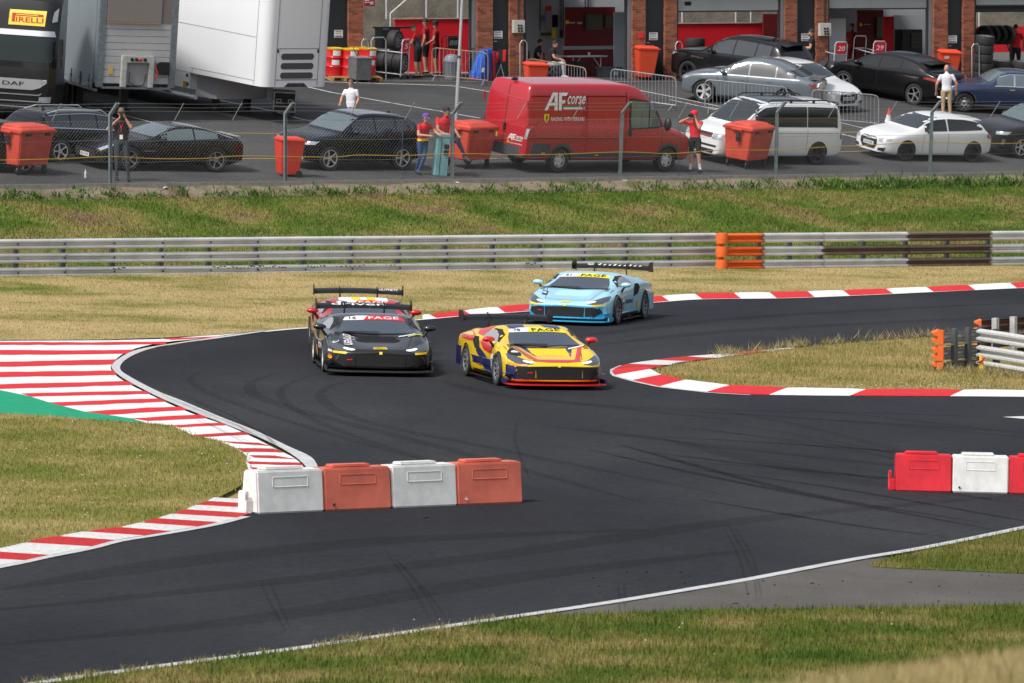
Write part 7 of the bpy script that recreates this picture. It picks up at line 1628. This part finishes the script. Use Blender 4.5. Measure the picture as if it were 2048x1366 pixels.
# ------------------------------------------------------------------ people
M_SKIN = mat('skin', (.52, .27, .18), .6); M_SKIN2 = mat('skin_tanned', (.40, .20, .13), .6); M_SKIN3 = mat('skin_dark', (.05, .03, .024), .6)
M_HAIR = mat('hair_dark', (.018, .012, .009), .7); M_HAIRG = mat('hair_grey_brown', (.13, .095, .07), .7)
def fab(n, c): return mat('cloth_'+n, c, .85, var=(7, .14), bump=(14, .5, .02))
DEF = dict(pel=(0, 0, .95), chest=(.01, 0, 1.30), neck=(0, 0, 1.50), head=(.02, 0, 1.655), shl=(0, .19, 1.43), shr=(0, -.19, 1.43), ell=(-.03, .26, 1.15), elr=(-.03, -.26, 1.15), hal=(.05, .27, .91), har=(.05, -.27, .91),
           hil=(0, .095, .92), hir=(0, -.095, .92), knl=(.02, .11, .50), knr=(.02, -.11, .50), anl=(-.02, .12, .09), anr=(-.02, -.12, .09))
def person(label, M, h, shirt, legs, short, pose={}, skin=M_SKIN, hair=M_HAIR, cap=None, sock=None, shoe=M_BLK, sleeve=.55, yoke=None, bald=False, beard=False, hem=None, foot=None):
    P = {k: Vector(v) for k, v in {**DEF, **pose}.items()}; r = thing('person', label, 'person', M @ Matrix.Scale(h/1.78, 4)); g = G()
    bones = []
    def limb(a, b, r0, r1, kind, n=10):
        g.tube([a, a.lerp(b, .33), a.lerp(b, .7), b], [r0, lerp(r0, r1, .2), lerp(r0, r1, .75), r1], n); g.ball(a, r0, n=n, k=6); g.ball(b, r1, n=n, k=6); bones.append((a, b, kind))
    up = (P['neck']-P['pel']).normalized(); fx = Vector((1, 0, 0))
    # torso: rings from hips to collar
    rings = []; sv = (P['shl']-P['shr'])/2; hv = (P['hil']-P['hir'])/2
    for t, wy, wx in ((-.10, .165, .115), (.08, .168, .12), (.30, .155, .108), (.55, .172, .118), (.78, .192, .118), (.92, .165, .095), (1.0, .085, .07)):
        c = P['pel'].lerp(P['chest'], min(1, t/.64)) if t < .64 else P['chest'].lerp(P['neck'], (t-.64)/.36)
        sd_ = (hv.normalized().lerp(sv.normalized(), max(0, min(1, t)))).normalized(); fw_ = sd_.cross(up).normalized()
        rings.append([c+sd_*(wy*math.cos(a))+fw_*(wx*math.sin(a)) for a in np.linspace(0, 2*math.pi, 17)[:-1]])
    n = 16; g.add([v for q in rings for v in q], [(i*n+k, i*n+(k+1) % n, (i+1)*n+(k+1) % n, (i+1)*n+k) for i in range(len(rings)-1) for k in range(n)]+[tuple(range(n))[::-1], tuple((len(rings)-1)*n+k for k in range(n))])
    bones.append((P['pel'], P['neck']-Vector((0, 0, .05)), 'torso'))
    limb(P['neck']-Vector((0, 0, .04)), P['head']-Vector((0, 0, .06)), .062, .055, 'neck')
    hd = P['head']; look = Vector(pose.get('look', (1, 0, 0))).normalized()
    mh = T(*hd) @ Matrix.Rotation(math.atan2(look.y, look.x), 4, 'Z') @ RY(-math.degrees(math.asin(look.z)))
    g.ball((0, 0, .02), (.098, .078, .115), 0, mh, 14, 10); g.ball((.03, 0, -.06), (.062, .056, .062), 0, mh, 10, 7); g.ball((.098, 0, -.005), (.02, .014, .022), 0, mh, 6, 5)
    for s in (-1, 1): g.ball((0, s*.078, -.005), (.022, .012, .032), 0, mh, 6, 5)
    bones.append((hd, hd+Vector((0, 0, .01)), 'head'))
    for s in 'lr':
        limb(P['sh'+s], P['el'+s], .060, .045, 'uarm'); limb(P['el'+s], P['ha'+s], .045, .030, 'farm')
        d = (P['ha'+s]-P['el'+s]).normalized(); g.ball(P['ha'+s]+d*.05, (.035, .035, .045), n=8, k=6); bones.append((P['ha'+s], P['ha'+s]+d*.1, 'hand'))
        limb(P['hi'+s], P['kn'+s], .098, .066, 'thigh'); limb(P['kn'+s], P['an'+s], .064, .042, 'shin')
        fd = Vector(pose.get('foot'+s, foot or (1, .0, -.15))).normalized(); a = P['an'+s]; bones.append((a-Vector((0, 0, .05)), a+fd*.16-Vector((0, 0, .05)), 'foot'))
        g.tube([a-fd*.06-Vector((0, 0, .045)), a+fd*.05-Vector((0, 0, .04)), a+fd*.19-Vector((0, 0, .052))], [.046, .05, .034], 8); g.ball(a-fd*.05-Vector((0, 0, .045)), .045, n=8, k=5); g.ball(a+fd*.18-Vector((0, 0, .052)), .035, n=8, k=5)
    o = g.make('tmp', M_SKIN); md = o.modifiers.new('r', 'REMESH'); md.mode = 'VOXEL'; md.voxel_size = .017; sm = o.modifiers.new('s', 'SMOOTH'); sm.iterations = 3; sm.factor = .5
    bpy.context.view_layer.update(); me = bpy.data.meshes.new_from_object(o.evaluated_get(bpy.context.evaluated_depsgraph_get())); bpy.data.objects.remove(o)
    # fingers: five on each hand, rooted in the palm
    fg = G()
    for s in 'lr':
        d = (P['ha'+s]-P['el'+s]).normalized(); a = P['ha'+s]+d*.07; sd_ = d.cross(Vector((0, 0, 1)) if abs(d.z) < .9 else fx).normalized(); cu = sd_.cross(d).normalized()
        for k, (o_, l) in enumerate(((-.027, .066), (-.009, .076), (.009, .072), (.027, .056))): fg.tube([a+sd_*o_, a+sd_*o_*1.1+d*l*.55, a+sd_*o_*1.1+d*l*.9-cu*l*.35], [.010, .009, .007], 5)
        fg.tube([P['ha'+s]+d*.02+sd_*.03, P['ha'+s]+d*.06+sd_*.055-cu*.015, P['ha'+s]+d*.095+sd_*.05-cu*.03], [.012, .010, .008], 5)
    bm = bmesh.new(); bm.from_mesh(me); nb = len(bm.faces); fm = fg.mesh('f', M_SKIN); bm.from_mesh(fm); bm.to_mesh(me); bm.free()
    me.materials.clear()
    for m_ in (skin, shirt, legs, shoe, sock or skin, yoke or shirt): me.materials.append(m_)
    idx = []
    for p in me.polygons:
        c = p.center; best = 9; kd = 'torso'; tt = 0
        if p.index >= nb: idx.append(0); continue
        for a, b, k in bones:
            ab = b-a; t = max(0, min(1, (c-a).dot(ab)/max(1e-9, ab.length_squared))); w_ = {'torso': .12, 'head': .10, 'thigh': .07, 'shin': .045}.get(k, .04); q = ((a+ab*t)-c).length-w_
            if q < best: best, kd, tt = q, k, t
        if kd == 'torso': m_ = 2 if (tt < (.10 if hem is None else hem)) else (5 if (yoke and tt > .74) else 1)
        elif kd == 'uarm': m_ = (5 if yoke else 1) if tt < sleeve else 0
        elif kd == 'thigh': m_ = 2 if (not short or tt < short) else 0
        elif kd == 'shin': m_ = 2 if (not short or tt < short-1) else (4 if sock and tt > .62 else 0)
        elif kd == 'foot': m_ = 3
        else: m_ = 0
        idx.append(m_)
    me.polygons.foreach_set('material_index', idx); me.polygons.foreach_set('use_smooth', [True]*len(idx)); me.name = 'body'; link('body', me, r)
    # eyes and mouth
    e = G()
    for s in (-1, 1): e.ball((.088, s*.032, .022), (.012, .016, .009), 0, mh, 6, 5)
    e.ball((.088, 0, -.058), (.008, .024, .006), 0, mh, 6, 5); stuff(e.make('facial_features', M_HAIR, r))
    if not bald:
        q = G(); V = []; Fc = []; nn = 14
        for i in range(7):
            a = math.pi*.54*i/6
            for j in range(nn):
                b = 2*math.pi*j/nn; lo = .82 if math.cos(b) > .35 else 1.0; aa = a*lo; q_ = 1.0+random.uniform(-.03, .05)*(i > 1)
                V.append((-.006+.108*q_*math.sin(aa)*math.cos(b), .088*q_*math.sin(aa)*math.sin(b), .028+.122*q_*math.cos(aa)))
        Fc = [(i*nn+j, (i+1)*nn+j, (i+1)*nn+(j+1) % nn, i*nn+(j+1) % nn) for i in range(6) for j in range(nn)]
        q.add(V, Fc, 0, mh)
        q.make('hair', hair, r, smooth=True, angle=80)
    if beard: q = G(); q.ball((.045, 0, -.075), (.055, .058, .045), 0, mh, 10, 7); q.make('beard', hair, r, smooth=True)
    if cap:
        q = G(); q.lathe([(.112, 0), (.112, .05), (.095, .095), (.05, .125), (0, .13)], 16, 0, mh @ T(-.005, 0, .035)); k = cap[1]
        q.prism([(.09*k, -.075), (.17*k, -.06), (.185*k, 0), (.17*k, .06), (.09*k, .075)], .038, .05, 0, mh); q.make('cap', cap[0], r, smooth=True)
    return r, mh
def stand(px, py, yaw, f=zp): return frame(hit(px, py, f), yaw)
def stand(px, py, yaw, f=zp): p = hit(px, py, f); return T(*p) @ RZ(yaw)
F_BLK = fab('black', (.014, .014, .016)); F_DEN = fab('charcoal_denim', (.035, .042, .055)); F_RED = fab('team_red', (.60, .014, .02)); F_JEAN = fab('blue_jeans', (.035, .075, .16)); F_NAVY = fab('navy', (.012, .016, .05)); F_WHT = fab('white', (.72, .72, .76)); F_KHK = fab('khaki', (.42, .31, .18)); F_GRN = fab('slate', (.03, .038, .055)); F_SOCK = fab('sock_white', (.7, .7, .7)); F_DRED = fab('dark_red', (.30, .012, .016)); F_PALE = fab('pale_trouser', (.40, .40, .43))
UPHANDS = dict(ell=(.20, .24, 1.30), elr=(.14, -.34, 1.26), hal=(.17, .09, 1.55), har=(.17, -.07, 1.52))
r, mh = person('man in black filming with a phone at the fence, red lanyard', stand(243, 361, -86), 2.0, F_BLK, F_DEN, 0, {**UPHANDS, 'anl': (-.02, .17, .09), 'knl': (.02, .14, .5)}, hair=M_HAIRG, skin=M_SKIN2)
ph = thing('phone', 'dark phone held up by the man at the fence', 'phone', r.matrix_local @ T(.25, .01, 1.60)); g = G(); g.bb(-.006, .006, -.04, .04, -.07, .07); g.make('phone_body', M_BLK, ph, bevel=.005); g = G(); g.bb(.006, .009, .012, .034, .03, .06); g.make('lens_block', M_GREY, ph)
g = G(); g.tube([(.10, .06, 1.48), (.135, .0, 1.30), (.135, -.005, 1.13), (.135, -.005, 1.30), (.10, -.06, 1.48)], .008, 5); g.make('lanyard', ST_R, r); g = G(); g.bb(.13, .136, -.045, .035, 1.02, 1.13); g.make('pass_card', ST_W, r)
g = G(); g.bb(.082, .10, -.07, .07, .012, .04, 0, mh); g.make('sunglasses', M_BLK, r)
r, mh = person('man in purple cap and red shirt leaning on the teal pillar', stand(845, 349, -52), 1.80, F_RED, F_JEAN, 0, dict(chest=(.10, -.02, 1.28), neck=(.17, -.03, 1.46), head=(.21, -.03, 1.60), shl=(.17, .16, 1.40), shr=(.13, -.21, 1.40), ell=(.30, .26, 1.20), elr=(.20, -.30, 1.14), hal=(.50, .20, 1.16), har=(.46, -.10, 1.12), knl=(.06, .02, .5), anl=(-.06, -.10, .09), knr=(-.02, -.06, .5), anr=(-.30, .02, .12), look=(1, -.4, -.05)), skin=M_SKIN, cap=(fab('purple', (.15, .07, .32)), -1), hem=.14)
g = G(); g.bb(.085, .105, -.072, .072, .008, .04, 0, mh); g.make('sunglasses', ST_W, r); g = G(); g.bb(.100, .108, -.055, .055, .014, .034, 0, mh); g.make('lenses', M_BLK, r)
g = G(); g.lathe([(.178, -.03), (.178, .035)], 16, 0, T(.015, 0, .99) @ Matrix.Scale(.74, 4, (1, 0, 0))); g.make('yellow_hem', ST_Y, r)
r, mh = person('dark haired man in red polo with one foot raised behind the pillar', stand(886, 348, -48), 1.98, F_RED, F_NAVY, 0, dict(chest=(.05, 0, 1.28), neck=(.10, 0, 1.47), head=(.14, 0, 1.62), ell=(.16, .28, 1.14), elr=(.12, -.28, 1.14), hal=(.40, .18, 1.02), har=(.38, -.12, 1.0), knl=(.36, .20, .86), anl=(.52, .30, .48), footl=(.75, .25, -.45), look=(.9, .3, -.1)), skin=M_SKIN2, shoe=mat('brown_shoe', (.06, .04, .03), .6))
cap_red = fab('cap_red', (.68, .02, .03))
r, mh = person('photographer in red cap, red shirt and black shorts at the fence', stand(1390, 344, -108), 1.84, F_RED, F_BLK, .92, dict(ell=(.26, .20, 1.28), elr=(.10, -.42, 1.44), hal=(.20, .07, 1.55), har=(.22, -.13, 1.57), chest=(.0, 0, 1.29), head=(.05, -.01, 1.63), anl=(-.02, .15, .09), anr=(-.02, -.15, .09), look=(1, -.15, -.05)), skin=M_SKIN, cap=(cap_red, -1), sock=F_SOCK, hem=.12)
cm = thing('camera', 'black camera with lens held by the red cap photographer', 'camera', r.matrix_local @ T(.27, -.03, 1.64)); g = G(); g.bb(-.03, .03, -.07, .07, -.05, .045); g.bb(-.02, .02, -.03, .03, .045, .075); g.make('camera_body', M_BLK, cm, bevel=.008); g = G(); g.lathe([(.042, 0), (.045, .10), (.048, .15), (.04, .15), (.03, .13), (0, .12)], 14, 0, T(.03, 0, -.005) @ RY(90)); g.make('lens', M_BLK, cm, smooth=True)
person('boy in white T-shirt standing behind the black compact SUV', stand(702, 270, -105), 1.66, F_WHT, F_DEN, 0, dict(ell=(-.02, .25, 1.16), elr=(.06, -.30, 1.18), hal=(.12, .20, .96), har=(.20, -.30, 1.05)), hem=-.2, hair=M_HAIRG)
person('bald man in white T-shirt and khaki shorts seen from behind', stand(1893, 240, 96), 1.80, F_WHT, F_KHK, 1.3, dict(ell=(-.02, .33, 1.16), elr=(-.02, -.33, 1.16), hal=(.08, .33, .92), har=(.08, -.33, .92)), bald=True, hem=.02, skin=M_SKIN)
person('man in black T-shirt looking left beyond the large black SUV', stand(1624, 166, 172), 1.82, F_BLK, F_BLK, 0, dict(ell=(.04, .26, 1.16), elr=(.06, -.26, 1.16), hal=(.32, .16, 1.16), har=(.34, -.14, 1.18)), beard=True)
person('mechanic with red shoulders and dark shorts working at the tyre trolley', stand(836, 155, 150), 1.78, F_GRN, F_BLK, .95, dict(chest=(.06, 0, 1.30), neck=(.10, 0, 1.48), head=(.17, 0, 1.61), ell=(.10, .27, 1.14), elr=(.12, -.27, 1.14), hal=(.34, .15, 1.05), har=(.36, -.12, 1.05), look=(1, 0, -.35)), yoke=F_RED, hair=M_HAIRG)
person('mechanic in dark red shirt standing in shade, middle of the three', stand(852, 147, 165), 1.86, F_DRED, F_BLK, .9, dict(look=(1, .3, -.2)), skin=M_SKIN2)
person('mechanic in dark cap and dark red shirt, rightmost of the three', stand(872, 149, 175), 1.80, F_DRED, F_BLK, .9, dict(look=(1, 0, -.15), ell=(.05, .28, 1.16), hal=(.25, .2, 1.05)), skin=M_SKIN2, cap=(F_BLK, 1))
SEAT = dict(pel=(-.05, 0, .48), chest=(.0, 0, .82), neck=(.05, 0, 1.0), head=(.10, 0, 1.15), shl=(.02, .19, .94), shr=(.02, -.19, .94), ell=(.12, .25, .70), elr=(.12, -.25, .70), hal=(.32, .14, .62), har=(.32, -.14, .62), hil=(-.03, .095, .47), hir=(-.03, -.095, .47), knl=(.40, .12, .50), knr=(.40, -.12, .50), anl=(.42, .12, .09), anr=(.42, -.12, .09))
def chair(px, py, yaw, label):
    r = thing('folding_chair', label, 'chair', stand(px, py, yaw), 'folding chairs in the garage')
    g = G(); g.bb(-.28, .22, -.22, .22, .35, .38); g.make('seat', M_BLK, r); g = G(); g.bb(-.32, -.28, -.22, .22, .4, .85); g.make('backrest', m_rpd, r)
    for s in (-1, 1):
        g = G(); g.tube([(-.3, s*.23, 0), (.2, s*.23, .4)], .012, 6); g.make('leg', M_GREY, r); g = G(); g.tube([(.2, s*.23, 0), (-.3, s*.23, .4), (-.3, s*.23, .85)], .012, 6); g.make('leg', M_GREY, r)
chair(1072, 152, -15, 'dark red folding chair under the left seated person'); person('person in black seated at left in the open garage', stand(1075, 152, -15), 1.72, F_BLK, F_BLK, 0, SEAT, skin=M_SKIN2)
chair(1104, 156, -10, 'folding chair under the right seated person'); person('person in black top and pale trousers seated right in the garage', stand(1104, 156, -10), 1.74, F_BLK, F_PALE, 0, SEAT, shoe=ST_W)
person('man in red shirt standing inside the bay behind board 20', stand(1704, 149, -95), 1.78, F_DRED, F_DRED, 0, {}, skin=M_SKIN2)
person('man in red shirt seen from behind at the right edge', stand(2031, 152, 84), 1.80, F_RED, F_BLK, 0, dict(ell=(.04, .30, 1.16), elr=(.04, -.30, 1.16), hal=(.2, .26, .98), har=(.2, -.26, .98)))
